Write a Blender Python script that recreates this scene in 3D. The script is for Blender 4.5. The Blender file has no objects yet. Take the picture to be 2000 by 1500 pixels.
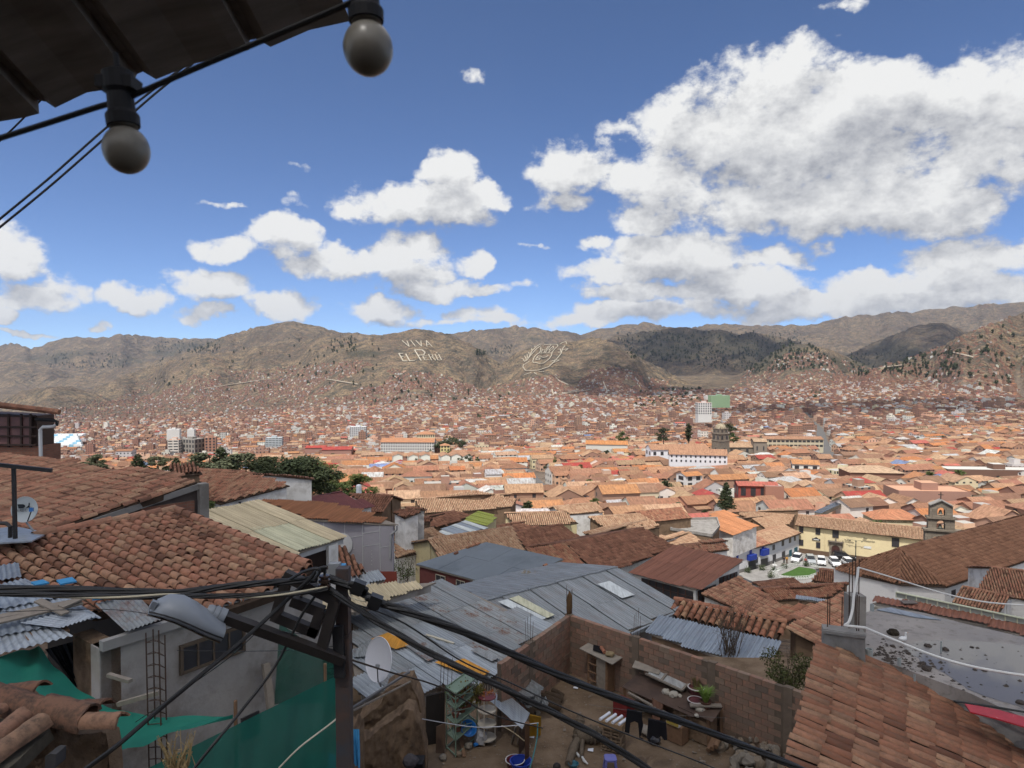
import bpy,bmesh,math,random
import numpy as np
from mathutils import Vector,Matrix,noise as mnoise
# ------------------------------------------------------------------ camera, world, sun, exposure
SC=bpy.context.scene
COL=SC.collection
FPX=1333.0
PITCH=math.atan(35.0/FPX)
CP,SP=math.cos(PITCH),math.sin(PITCH)
cam_data=bpy.data.cameras.new('camera')
cam_data.lens=24.0
cam_data.sensor_width=36.0
cam_data.clip_start=0.05
cam_data.clip_end=60000.0
cam_data.dof.use_dof=True
cam_data.dof.focus_distance=90.0
cam_data.dof.aperture_fstop=9.0
cam=bpy.data.objects.new('camera',cam_data)
COL.objects.link(cam)
cam.location=(0,0,0)
cam.rotation_euler=(math.pi/2-PITCH,0,0)
SC.camera=cam
def ray(x,y):
 cx=(x-1000.0)/FPX
 cz=(750.0-y)/FPX
 return Vector((cx,CP+SP*cz,-SP+CP*cz))
def P(x,y,d):
 r=ray(x,y)
 return r*(d/r.y)
def PZ(x,y,z):
 r=ray(x,y)
 return r*(z/r.z)
SUN_EL=math.radians(63.0)
SUN_AZ=math.radians(205.0)
SUN=Vector((math.sin(SUN_AZ)*math.cos(SUN_EL),math.cos(SUN_AZ)*math.cos(SUN_EL),math.sin(SUN_EL)))
sun_data=bpy.data.lights.new('sun','SUN')
sun_data.energy=3.4
sun_data.angle=math.radians(0.5)
sun_data.color=(1.0,0.955,0.89)
sun=bpy.data.objects.new('sun',sun_data)
COL.objects.link(sun)
sun.rotation_euler=(-SUN).to_track_quat('-Z','Y').to_euler()
SC.view_settings.view_transform='Standard'
SC.view_settings.look='None'
SC.view_settings.gamma=1.0
SC.view_settings.exposure=0.72
SC.view_settings.use_curve_mapping=False
SC.cycles.use_adaptive_sampling=True
SC.cycles.adaptive_threshold=0.025
SC.cycles.max_bounces=5
SC.cycles.diffuse_bounces=2
SC.cycles.glossy_bounces=3
SC.cycles.transmission_bounces=3
SC.cycles.transparent_max_bounces=8
SC.cycles.volume_bounces=0
SC.cycles.caustics_reflective=False
SC.cycles.caustics_refractive=False
try:
 SC.cycles.use_denoising=True
except Exception:
 pass
CLOUDS=[
 (1490,185,160,85,1),(1640,205,170,75,1),(1790,205,130,70,1),(1935,190,140,90,1),(1420,270,190,85,1),(1640,290,330,115,1),
 (1900,310,190,80,1),(1140,325,95,58,1),(1265,345,130,55,1),(1120,395,85,24,.8),(1500,400,230,60,1),(1720,400,170,50,1),
 (1860,425,110,55,1),(1260,425,70,28,.8),(1930,500,170,50,.9),(1330,495,150,48,1),(1180,530,100,28,.9),(1520,495,110,28,.7),
 (1450,560,130,38,1),(1720,560,150,38,1),(1900,565,170,38,1),(1250,570,120,22,.9),(1620,598,480,30,1),(1250,612,150,20,.9),(1130,627,120,16,.8),(940,634,120,11,.7),
 (880,345,55,48,1),(800,405,140,42,1),(940,375,60,28,.8),(700,415,50,20,.8),
 (545,470,70,45,1),(640,512,95,35,1),(440,490,62,24,.9),(810,515,85,50,1),(917,517,38,26,.9),(850,560,80,20,.9),
 (425,560,85,30,1),(275,588,72,28,1),(395,612,60,18,.9),(565,592,70,26,.9),
 (30,500,70,50,1),(70,570,110,36,1),(5,615,38,20,.9),(745,612,70,28,1),(800,632,55,14,.8),(925,620,70,22,.7),(990,565,85,14,.55),
 (590,393,34,20,.5),(925,150,30,20,.55),(1650,8,55,20,.25),(450,400,62,9,.4),(1060,485,60,8,.4),(185,640,34,13,.7),
 (60,652,75,9,.5),(1160,470,30,18,.7),(1210,262,70,22,.55),(590,338,30,12,.4),
]
MAIN=[i for i,c in enumerate(CLOUDS) if c[4]>.75]
def px_to_azel(x,y):
 r=ray(x,y)
 return math.atan2(r.x,r.y),math.atan2(r.z,math.hypot(r.x,r.y))
def build_world():
 w=bpy.data.worlds.new('World')
 SC.world=w
 w.use_nodes=True
 nt=w.node_tree
 nt.nodes.clear()
 N,L=nt.nodes,nt.links
 def math_n(op,a,b=None,c=None,clamp=False):
  n=N.new('ShaderNodeMath'); n.operation=op; n.use_clamp=clamp
  for i,v in enumerate((a,b,c)):
   if v is None:continue
   if isinstance(v,(int,float)):n.inputs[i].default_value=v
   else:L.new(v,n.inputs[i])
  return n.outputs[0]
 def vmath(op,a,b=None,c=None,out=0):
  n=N.new('ShaderNodeVectorMath'); n.operation=op
  for i,v in enumerate((a,b,c)):
   if v is None:continue
   if isinstance(v,(tuple,list)):n.inputs[i].default_value=v
   else:L.new(v,n.inputs[i])
  return n.outputs[out]
 def sstep(v,lo,hi):
  n=N.new('ShaderNodeMapRange'); n.interpolation_type='SMOOTHSTEP'
  L.new(v,n.inputs[0]); n.inputs[1].default_value=lo; n.inputs[2].default_value=hi
  n.inputs[3].default_value=0; n.inputs[4].default_value=1
  return n.outputs[0]
 def noise_n(vec,scale,detail,rough,out=0):
  n=N.new('ShaderNodeTexNoise'); n.noise_dimensions='3D'
  n.inputs['Scale'].default_value=scale; n.inputs['Detail'].default_value=detail
  n.inputs['Roughness'].default_value=rough
  L.new(vec,n.inputs['Vector'])
  return n.outputs[out]
 out=N.new('ShaderNodeOutputWorld')
 sky=N.new('ShaderNodeTexSky'); sky.sky_type='NISHITA'; sky.sun_disc=False
 sky.sun_elevation=SUN_EL; sky.sun_rotation=SUN_AZ
 sky.altitude=3400; sky.air_density=0.68; sky.dust_density=0.0; sky.ozone_density=2.4
 tc=N.new('ShaderNodeTexCoord')
 d=vmath('NORMALIZE',tc.outputs['Generated'])
 sx=N.new('ShaderNodeSeparateXYZ'); L.new(d,sx.inputs[0])
 X,Y,Z=sx.outputs
 az=math_n('ARCTAN2',X,Y)
 el=math_n('ARCSINE',Z)
 cb=N.new('ShaderNodeCombineXYZ'); L.new(az,cb.inputs[0]); L.new(el,cb.inputs[1])
 ae0=cb.outputs[0]
 wn=noise_n(d,16.0,4.0,0.55,out=1)
 wv=vmath('SUBTRACT',wn,(0.5,0.5,0.5))
 ae=vmath('MULTIPLY_ADD',wv,(0.075,0.06,0.0),ae0)
 def field(vec,idx):
  cur=None
  for i in idx:
   cx,cy,rx,ry,wt=CLOUDS[i]
   a,e=px_to_azel(cx,cy)
   a1,_=px_to_azel(cx+rx,cy); _,e1=px_to_azel(cx,cy-ry)
   ra,re=abs(a1-a)*1.20,abs(e1-e)*1.20
   s=vmath('MULTIPLY_ADD',vec,(1/ra,1/re,0),(-a/ra,-e/re,0))
   q=vmath('DOT_PRODUCT',s,s,out=1)
   if wt != 1:q=math_n('ADD',q,1.0-wt)
   cur=q if cur is None else math_n('MINIMUM',cur,q)
  return cur
 q=field(ae,range(len(CLOUDS)))
 M=math_n('SUBTRACT',1.0,q)
 lo=noise_n(d,2.6,2.0,0.5)
 base=math_n('MULTIPLY_ADD',lo,9.0,-4.2)
 inx=sstep(math_n('ABSOLUTE',az),0.72,0.85)
 inz=sstep(el,0.50,0.60)
 free=math_n('MAXIMUM',inx,inz)
 base=math_n('MULTIPLY_ADD',math_n('SUBTRACT',1.0,free),-8.0,base)
 M=math_n('MAXIMUM',M,base)
 M=math_n('MAXIMUM',M,-2.0)
 M=math_n('MINIMUM',M,0.9)
 dn=vmath('MULTIPLY',d,(1.0,1.0,1.45))
 n1=noise_n(dn,11.0,10.0,0.62)
 up=vmath('ADD',dn,(-0.015,0.0,0.055))
 n2=noise_n(up,11.0,6.0,0.60)
 nb=noise_n(dn,42.0,7.0,0.64)
 D=math_n('MULTIPLY_ADD',M,0.80,math_n('MULTIPLY_ADD',n1,2.5,-1.32))
 D=math_n('MULTIPLY_ADD',nb,0.8,math_n('SUBTRACT',D,0.40))
 alpha=sstep(D,-0.08,0.42)
 ae2=vmath('ADD',ae,(-0.010,0.034,0.0))
 q2=field(ae2,MAIN)
 M2=math_n('MINIMUM',math_n('MAXIMUM',math_n('SUBTRACT',1.0,q2),-1.2),0.9)
 D2=math_n('MULTIPLY_ADD',M2,0.80,math_n('MULTIPLY_ADD',n2,2.5,-1.32))
 lit=math_n('SUBTRACT',D,D2)
 lit=math_n('MULTIPLY_ADD',lit,0.85,0.72)
 lit=math_n('MULTIPLY_ADD',math_n('SUBTRACT',nb,0.5),0.50,lit)
 thick=sstep(D,0.35,1.35)
 lit=math_n('MULTIPLY_ADD',thick,-0.34,lit)
 lit=math_n('MAXIMUM',math_n('MINIMUM',lit,1.0),0.0)
 ramp=N.new('ShaderNodeValToRGB')
 cr=ramp.color_ramp
 cr.elements[0].position=0.0; cr.elements[0].color=(0.30,0.32,0.37,1)
 cr.elements[1].position=1.0; cr.elements[1].color=(0.97,0.97,0.96,1)
 e=cr.elements.new(0.45); e.color=(0.58,0.59,0.62,1)
 L.new(lit,ramp.inputs[0])
 bg1=N.new('ShaderNodeBackground'); tint=N.new('ShaderNodeMix'); tint.data_type='RGBA'; tint.blend_type='MULTIPLY'; tint.inputs[0].default_value=1.0; tint.inputs[7].default_value=(0.87,0.97,1.10,1); L.new(sky.outputs[0],tint.inputs[6]); L.new(tint.outputs[2],bg1.inputs[0]); bg1.inputs[1].default_value=SKY_STRENGTH
 bg2=N.new('ShaderNodeBackground'); L.new(ramp.outputs[0],bg2.inputs[0]); bg2.inputs[1].default_value=0.57
 above=sstep(Z,-0.02,0.0)
 alpha=math_n('MULTIPLY',alpha,above)
 mx=N.new('ShaderNodeMixShader')
 L.new(alpha,mx.inputs[0]); L.new(bg1.outputs[0],mx.inputs[1]); L.new(bg2.outputs[0],mx.inputs[2])
 L.new(mx.outputs[0],out.inputs[0])
 try:
  w.cycles.sampling_method='MANUAL'; w.cycles.sample_map_resolution=512
 except Exception:
  pass
SKY_STRENGTH=0.095
build_world()
random.seed(7)
RNG=np.random.default_rng(11)
# ------------------------------------------------------------------ materials
MATS={}
class NB:
 def __init__(s,name):
  s.m=bpy.data.materials.new(name); s.m.use_nodes=True
  s.nt=s.m.node_tree; s.N=s.nt.nodes; s.L=s.nt.links
  s.b=s.N['Principled BSDF']
  s.tc=s.N.new('ShaderNodeTexCoord')
 def link(s,a,b):s.L.new(a,b)
 def noise(s,scale,detail=4,rough=.55,vec=None,dist=0.0):
  n=s.N.new('ShaderNodeTexNoise'); n.inputs['Scale'].default_value=scale
  n.inputs['Detail'].default_value=detail; n.inputs['Roughness'].default_value=rough
  n.inputs['Distortion'].default_value=dist
  s.L.new(vec if vec is not None else s.tc.outputs['Object'],n.inputs['Vector'])
  return n.outputs[0]
 def math(s,op,a,b=None,c=None,clamp=False):
  n=s.N.new('ShaderNodeMath'); n.operation=op; n.use_clamp=clamp
  for i,v in enumerate((a,b,c)):
   if v is None:continue
   if isinstance(v,(int,float)):n.inputs[i].default_value=v
   else:s.L.new(v,n.inputs[i])
  return n.outputs[0]
 def ramp(s,fac,stops,interp='LINEAR'):
  n=s.N.new('ShaderNodeValToRGB'); cr=n.color_ramp; cr.interpolation=interp
  while len(cr.elements)<len(stops):cr.elements.new(0.5)
  for e,(p,c) in zip(cr.elements,stops):
   e.position=p; e.color=(c[0],c[1],c[2],1) if not isinstance(c,(int,float)) else (c,c,c,1)
  s.L.new(fac,n.inputs[0])
  return n.outputs[0]
 def mix(s,fac,a,b,mode='MIX'):
  n=s.N.new('ShaderNodeMix'); n.data_type='RGBA'; n.blend_type=mode
  for sock,v in ((n.inputs[0],fac),(n.inputs[6],a),(n.inputs[7],b)):
   if isinstance(v,(int,float)):sock.default_value=v
   elif isinstance(v,(tuple,list)):sock.default_value=(v[0],v[1],v[2],1)
   else:s.L.new(v,sock)
  return n.outputs[2]
 def mapping(s,vec,scale=(1,1,1),rot=(0,0,0),loc=(0,0,0)):
  n=s.N.new('ShaderNodeMapping'); n.inputs['Scale'].default_value=scale
  n.inputs['Rotation'].default_value=rot; n.inputs['Location'].default_value=loc
  s.L.new(vec,n.inputs[0]); return n.outputs[0]
 def bump(s,h,strength=.3,dist=.02):
  n=s.N.new('ShaderNodeBump'); n.inputs['Strength'].default_value=strength
  n.inputs['Distance'].default_value=dist
  s.L.new(h,n.inputs['Height']); s.L.new(n.outputs[0],s.b.inputs['Normal'])
 def rand(s):
  return s.N.new('ShaderNodeObjectInfo').outputs['Random']
 def attr(s,name,out=0):
  n=s.N.new('ShaderNodeAttribute'); n.attribute_name=name
  return n.outputs[out]
 def color(s,c):
  if isinstance(c,(tuple,list)):s.b.inputs['Base Color'].default_value=(c[0],c[1],c[2],1)
  else:s.L.new(c,s.b.inputs['Base Color'])
 def rough(s,r,spec=None,metal=None):
  if isinstance(r,(int,float)):s.b.inputs['Roughness'].default_value=r
  else:s.L.new(r,s.b.inputs['Roughness'])
  if spec is not None:s.b.inputs['Specular IOR Level'].default_value=spec
  if metal is not None:s.b.inputs['Metallic'].default_value=metal
def simple(name,c,rough=.8,spec=.3,metal=0.0,var=.25,scale=3.0,bump=0.0,dirt=None,rnd=0.0):
 if name in MATS:return MATS[name]
 k=NB(name)
 f=k.noise(scale,6,.62)
 col=k.mix(f,[v*(1-var) for v in c],[min(1,v*(1+var)) for v in c])
 if dirt:
  g=k.noise(scale*.45,7,.68)
  col=k.mix(k.ramp(g,[(.46,0),(.66,1)]),col,dirt)
 if rnd:
  col=k.mix(k.math('MULTIPLY',k.rand(),rnd),col,(c[0]*.35,c[1]*.33,c[2]*.32))
 k.color(col); k.rough(rough,spec,metal)
 if bump:k.bump(k.noise(scale*9,6,.65),bump,.05)
 MATS[name]=k.m
 return k.m
def tile_mat(name,cols,joined=False,lichen=(.10,.085,.065),amount=.5):
 if name in MATS:return MATS[name]
 k=NB(name)
 r=k.attr('tint',2) if joined else k.rand()
 n=len(cols)
 col=k.ramp(r,[(i/(n-1) if n>1 else 0,c) for i,c in enumerate(cols)])
 geo=k.N.new('ShaderNodeNewGeometry')
 f=k.noise(9.0,6,.7,vec=geo.outputs['Position'])
 col=k.mix(k.math('MULTIPLY',k.ramp(f,[(.44,0),(.68,1)]),amount),col,lichen)
 g=k.noise(1.1,5,.6,vec=geo.outputs['Position'])
 col=k.mix(k.math('MULTIPLY',k.ramp(g,[(.5,0),(.75,1)]),.35),col,[c*.6 for c in cols[0]])
 k.color(col); k.rough(.9,.2)
 k.bump(k.noise(45,6,.7,vec=geo.outputs['Position']),.5,.02)
 MATS[name]=k.m
 return k.m
# ------------------------------------------------------------------ object helpers
def newobj(name,mesh,parent=None,loc=None,label=None,cat=None,group=None,kind=None):
 o=bpy.data.objects.new(name,mesh)
 COL.objects.link(o)
 if parent is not None:
  o.parent=parent
 if loc is not None:o.location=loc
 if label:o['label']=label
 if cat:o['category']=cat
 if group:o['group']=group
 if kind:o['kind']=kind
 return o
ORIGIN={}
def thing(name,loc,label,cat,group=None,kind=None):
 o=newobj(name,None,None,loc,label,cat,group,kind)
 o.empty_display_size=0.2
 ORIGIN[o.name]=Vector(loc)
 return o
def worldloc(o):
 v=Vector((0,0,0))
 while o is not None:
  v+=o.location; o=o.parent
 return v
ORD='first second third fourth fifth sixth seventh eighth ninth tenth eleventh twelfth thirteenth fourteenth fifteenth sixteenth'.split()
def tell_apart(objs,key,word):
 g={}
 for o in objs:g.setdefault(o['label'],[]).append(o)
 for l,os_ in g.items():
  if len(os_)>1:
   for i,o in enumerate(sorted(os_,key=key)):
    if i<len(ORD):o['label']=' '.join((ORD[i]+' '+word+' '+l).split()[:16])
class MB:
 def __init__(s):s.v,s.f,s.mi,s.cur=[],[],[],0
 def quad(s,*pts):
  i=len(s.v); s.v.extend([tuple(p) for p in pts]); s.f.append(tuple(range(i,i+len(pts)))); s.mi.append(s.cur); return s
 def box(s,c,u,v,w):
  c,u,v,w=Vector(c),Vector(u),Vector(v),Vector(w)
  if u.cross(v).dot(w)<0:u=-u
  i=len(s.v)
  for a,b,d in ((-1,-1,-1),(1,-1,-1),(1,1,-1),(-1,1,-1),(-1,-1,1),(1,-1,1),(1,1,1),(-1,1,1)):
   s.v.append(tuple(c+u*a+v*b+w*d))
  for q in ((0,3,2,1),(4,5,6,7),(0,1,5,4),(1,2,6,5),(2,3,7,6),(3,0,4,7)):
   s.f.append(tuple(i+j for j in q)); s.mi.append(s.cur)
  return s
 def abox(s,x0,x1,y0,y1,z0,z1):
  return s.box(((x0+x1)/2,(y0+y1)/2,(z0+z1)/2),((x1-x0)/2,0,0),(0,(y1-y0)/2,0),(0,0,(z1-z0)/2))
 def bar(s,a,b,w,h=None,up=(0,0,1)):
  a,b=Vector(a),Vector(b); h=w if h is None else h
  d=(b-a); L_=d.length
  if L_<1e-6:return s
  d.normalize(); upv=Vector(up)
  if abs(d.dot(upv))>.97:upv=Vector((0,1,0))
  x=d.cross(upv).normalized(); y=x.cross(d).normalized()
  return s.box((a+b)/2,d*(L_/2),x*(w/2),y*(h/2))
 def tube(s,pts,r,n=6,cap=True,radii=None):
  pts=[Vector(p) for p in pts]; m=len(pts); base=len(s.v)
  prev=None
  for i,p in enumerate(pts):
   d=(pts[min(i+1,m-1)]-pts[max(i-1,0)])
   if d.length<1e-9:d=Vector((0,0,1))
   d.normalize()
   if prev is None:
    x=d.cross(Vector((0,0,1)) if abs(d.z)<.95 else Vector((0,1,0))).normalized()
   else:
    x=(prev-d*prev.dot(d))
    x=x.normalized() if x.length>1e-6 else d.orthogonal().normalized()
   prev=x; y=d.cross(x)
   rr=radii[i] if radii else r
   for k in range(n):
    t=2*math.pi*k/n
    s.v.append(tuple(p+x*(math.cos(t)*rr)+y*(math.sin(t)*rr)))
  for i in range(m-1):
   for k in range(n):
    a=base+i*n+k; b=base+i*n+(k+1)%n
    s.f.append((a,b,b+n,a+n)); s.mi.append(s.cur)
  if cap:
   s.f.append(tuple(base+k for k in reversed(range(n)))); s.mi.append(s.cur)
   s.f.append(tuple(base+(m-1)*n+k for k in range(n))); s.mi.append(s.cur)
  return s
 def lathe(s,c,prof,n=16,axis=(0,0,1)):
  c=Vector(c); a=Vector(axis).normalized(); x=a.orthogonal().normalized(); y=a.cross(x)
  base=len(s.v); m=len(prof)
  for r,h in prof:
   for k in range(n):
    t=2*math.pi*k/n
    s.v.append(tuple(c+a*h+x*(math.cos(t)*r)+y*(math.sin(t)*r)))
  for i in range(m-1):
   for k in range(n):
    p=base+i*n+k; q=base+i*n+(k+1)%n
    s.f.append((p,q,q+n,p+n)); s.mi.append(s.cur)
  return s
 def prism(s,poly,off):
  off=Vector(off); i=len(s.v); n=len(poly)
  poly=[Vector(p) for p in poly]
  nrm=Vector((0,0,0))
  for k in range(n):nrm+=poly[k].cross(poly[(k+1)%n])
  if nrm.dot(off)>0:poly=poly[::-1]
  for p in poly:s.v.append(tuple(p))
  for p in poly:s.v.append(tuple(p+off))
  s.f.append(tuple(range(i,i+n))); s.mi.append(s.cur)
  s.f.append(tuple(range(i+2*n-1,i+n-1,-1))); s.mi.append(s.cur)
  for k in range(n):
   a,b=i+k,i+(k+1)%n
   s.f.append((b,a,a+n,b+n)); s.mi.append(s.cur)
  return s
 def build(s,name,mats,parent=None,smooth=False,label=None,cat=None,group=None,kind=None,origin=None):
  if not isinstance(mats,(list,tuple)):mats=[mats]
  off=worldloc(parent) if parent is not None else (Vector(origin) if origin is not None else Vector((0,0,0)))
  me=bpy.data.meshes.new(name)
  vv=[(a-off.x,b-off.y,c-off.z) for a,b,c in s.v]
  me.from_pydata(vv,[],s.f)
  for m in mats:me.materials.append(m)
  if len(mats)>1:me.polygons.foreach_set('material_index',s.mi)
  if smooth:
   bm=bmesh.new(); bm.from_mesh(me); bmesh.ops.remove_doubles(bm,verts=bm.verts,dist=2e-5); bm.to_mesh(me); bm.free()
   me.polygons.foreach_set('use_smooth',[True]*len(me.polygons))
   try:me.set_sharp_from_angle(angle=.75)
   except Exception:pass
  me.update()
  return newobj(name,me,parent,None if parent is not None else off,label,cat,group,kind)
def np_mesh(name,V,Fq,mats,midx=None,attrs=None,uv=None,smooth=False,colors=None):
 me=bpy.data.meshes.new(name)
 V=np.asarray(V,dtype=np.float32); Fq=np.asarray(Fq,dtype=np.int32)
 n,k=Fq.shape
 me.vertices.add(len(V)); me.vertices.foreach_set('co',V.ravel())
 me.loops.add(n*k); me.loops.foreach_set('vertex_index',Fq.ravel())
 me.polygons.add(n); me.polygons.foreach_set('loop_start',np.arange(0,n*k,k,dtype=np.int32))
 try:me.polygons.foreach_set('loop_total',np.full(n,k,dtype=np.int32))
 except Exception:pass
 for m in mats:me.materials.append(m)
 if midx is not None:me.polygons.foreach_set('material_index',np.asarray(midx,dtype=np.int32))
 if smooth:me.polygons.foreach_set('use_smooth',np.ones(n,dtype=bool))
 if uv is not None:
  l=me.uv_layers.new(name='UVMap'); l.data.foreach_set('uv',np.asarray(uv,dtype=np.float32).ravel())
 if attrs:
  for an,av in attrs.items():
   a=me.attributes.new(an,'FLOAT','POINT'); a.data.foreach_set('value',np.asarray(av,dtype=np.float32))
 if colors is not None:
  a=me.attributes.new('col','FLOAT_COLOR','POINT')
  c=np.ones((len(V),4),dtype=np.float32); c[:,:3]=colors
  a.data.foreach_set('color',c.ravel())
 me.update(calc_edges=True)
 me.validate()
 return me
# ------------------------------------------------------------------ terrain
def vnoise(x,y,seed=0):
 xi=np.floor(x).astype(np.int64); yi=np.floor(y).astype(np.int64)
 fx=x-xi; fy=y-yi
 fx=fx*fx*(3-2*fx); fy=fy*fy*(3-2*fy)
 def h(a,b):
  n=(a*374761393+b*668265263+seed*1442695041)& 0x7fffffff
  n=(n ^(n >> 13))*1274126177 & 0x7fffffff
  return ((n ^(n >> 16))& 0xffff)/65535.0
 a=h(xi,yi); b=h(xi+1,yi); c=h(xi,yi+1); d=h(xi+1,yi+1)
 return (a*(1-fx)+b*fx)*(1-fy)+(c*(1-fx)+d*fx)*fy
def fbm(x,y,oct=5,seed=0,ridged=False,gain=.5):
 s=np.zeros_like(x); a=1.0; t=0.0
 for o in range(oct):
  n=vnoise(x*2**o,y*2**o,seed+o*17)
  if ridged:n=1-np.abs(2*n-1)
  s+=a*n; t+=a; a *= gain
 return s/t
PROF_D=np.array([0,5,12,19,27,40,60,90,120,150,175,230,300,450,700,1100,1700,2600,4000,8000,16000],float)
PROF_Z=np.array([-10,-11,-12.3,-12.3,-12.8,-16.5,-22.5,-33,-44.2,-45,-45.4,-48.5,-53,-64,-86,-105,-116,-120,-100,-40,0],float)
def ground(x,y):
 x=np.asarray(x,float); y=np.asarray(y,float)
 z=np.interp(y,PROF_D,PROF_Z)
 near=np.exp(-np.maximum(y-20,0)/60.0)
 z=z+np.where(x<-3,(-x-3)*.16,0)*near
 far=np.clip((y-250)/500,0,1)
 z=z+np.where(x<0,np.maximum(x,-2600)*.052,np.minimum(x,2500)*.030)*far
 return z
RIDGES=[
 ([(-500,690),(-200,665),(0,672),(25,668),(62,682),(100,666),(150,657),(190,660),(240,654),(275,651),(300,655),(345,658),(400,658),(430,661),(520,672),(700,690)],9000,.20,.3,1.0),
 ([(-300,742),(0,702),(60,706),(120,722),(190,742),(260,772)],7200,.2,.3,1.0),
 ([(300,705),(400,675),(430,661),(500,641),(545,634),(575,632),(612,640),(660,648),(720,655),(800,662),(900,680)],6200,.17,.3,.9),
 ([(120,772),(190,752),(260,728),(330,704),(420,690),(520,676),(600,662),(660,656),(700,664),(740,690)],4300,.17,.3,.8),
 ([(560,730),(640,690),(700,668),(760,651),(800,645),(825,643),(860,648),(892,660),(930,678),(965,702),(1000,728)],3700,.19,.3,.45),
 ([(800,668),(880,650),(920,643),(960,643),(985,640),(1003,634),(1020,640),(1060,645),(1110,648),(1200,660)],8200,.2,.3,1.0),
 ([(900,760),(960,725),(1010,690),(1050,673),(1100,663),(1165,658),(1200,672),(1260,703),(1320,732),(1370,758),(1420,780)],3300,.21,.3,.4),
 ([(1080,672),(1140,652),(1190,640),(1240,632),(1265,628),(1300,633),(1350,635),(1400,632),(1450,636),(1500,633),(1590,632),(1650,615),(1690,612),(1730,609),(1770,612),(1800,605),(1850,600),(1900,600),(1950,596),(2000,590),(2200,588),(2600,600)],9200,.19,.3,1.1),
 ([(1130,690),(1200,655),(1280,645),(1330,642),(1390,645),(1440,655),(1500,655),(1560,668),(1620,692),(1680,720)],6200,.2,.3,.9),
 ([(1600,722),(1660,690),(1740,650),(1800,636),(1835,630),(1870,640),(1920,660),(2000,655),(2300,640)],5600,.2,.3,.9),
 ([(1390,752),(1460,722),(1510,690),(1545,676),(1580,673),(1620,684),(1670,705),(1720,724),(1770,742)],3600,.19,.3,.4),
 ([(1640,742),(1700,724),(1780,698),(1850,672),(1900,652),(1950,628),(2000,602),(2100,560),(2300,500),(2700,470)],2500,.24,.3,.5),
 ([(0,785),(40,764),(90,752),(140,752),(180,768),(240,790)],3600,.16,.3,.35),
]
def hills(x,y):
 x=np.asarray(x,float); y=np.asarray(y,float)
 px=1000+FPX*x/np.maximum(y,1)
 z=ground(x,y)
 base=z.copy()
 for ri,(pts,D,sf,sb,ro) in enumerate(RIDGES):
  xs=np.array([p[0] for p in pts],float)
  cz=np.array([P(p[0],p[1],D).z for p in pts],float)
  c=np.interp(px,xs,cz,left=cz[0]-400,right=cz[-1]-400)
  c=np.where(px<xs[0],cz[0]-(xs[0]-px)*.9,c)
  c=np.where(px>xs[-1],cz[-1]-(px-xs[-1])*.9,c)
  c=c+(fbm(px/26.0,np.zeros_like(px)+ri*7.3,4,ri)-.5)*14*ro
  dy=y-D
  dy=dy+(fbm(px/95.0,np.full_like(px,ri*3.1),3,50+ri)-.5)*1500*ro
  front=np.maximum(-dy,0); back=np.maximum(dy,0)
  carve=fbm(x/520.0+ri*9,y/1100.0,5,90+ri,True,.5)
  big=fbm(x/1500.0+ri*5,y/2600.0,3,140+ri,True,.5)
  h=c-front*sf-back*sb-(1-carve)*np.minimum(front,900)*.26*(.35+.65*ro)-(1-big)*np.minimum(front,1400)*.12*ro
  k=22.0
  d=np.clip((h-z)/k*.5+.5,0,1)
  z=z*(1-d)+h*d+k*d*(1-d)
 up=np.clip((z-base)/60.0,0,1)
 z=z+up*(fbm(x/210.0,y/260.0,5,5,True)-.5)*34*np.clip((y-900)/3200,.12,1)
 return z
def march(px,py,dmin=300.0,dmax=9800.0,n=700):
 px=np.asarray(px,float); py=np.asarray(py,float)
 cx=(px-1000)/FPX; cz=(750-py)/FPX
 ry=CP+SP*cz; rz=-SP+CP*cz
 ds=np.geomspace(dmin,dmax,n)
 out=np.full((len(px),3),np.nan)
 done=np.zeros(len(px),bool)
 pg=None
 for d in ds:
  x=cx/ry*d; z=rz/ry*d
  hit=(hills(x,np.full_like(x,d))>=z)& ~done
  out[hit]=np.stack([x[hit],np.full(hit.sum(),d),z[hit]],1)
  done |= hit
  if done.all():break
 return out
def march_fast(px,py,dmin=300.0,dmax=9800.0):
 u=(np.asarray(px,float)-1000)/FPX
 cz=(750-np.asarray(py,float))/FPX
 ry=CP+SP*cz; rz=-SP+CP*cz
 uu=u/ry; zz=rz/ry
 iu=np.clip(((uu+1.35)/2.7*(HG_NU-1)),0,HG_NU-1.001)
 i0=iu.astype(int); fu=iu-i0
 sel=(HG_D>=dmin)&(HG_D<=dmax)
 D=HG_D[sel]
 H=HG[sel][:,i0]*(1-fu)+HG[sel][:,i0+1]*fu
 below=H>=zz[None,:]*D[:,None]
 idx=below.argmax(0); ok=below.any(0)
 d1=D[idx]; d0=D[np.maximum(idx-1,0)]
 ii=np.arange(len(uu))
 h1=H[idx,ii]-zz*d1; h0=H[np.maximum(idx-1,0),ii]-zz*d0
 t=np.where(idx>0,np.clip(-h0/np.maximum(h1-h0,1e-6),0,1),1)
 d=d0+(d1-d0)*t
 out=np.stack([uu*d,d,zz*d],1)
 out[~ok]=np.nan
 return out
HG_NU,HG_ND=640,470
HG_U=np.linspace(-1.35,1.35,HG_NU)
HG_D=np.geomspace(4.0,13000.0,HG_ND)
_U,_D=np.meshgrid(HG_U,HG_D)
HG=hills(_U*_D,_D)
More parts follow.
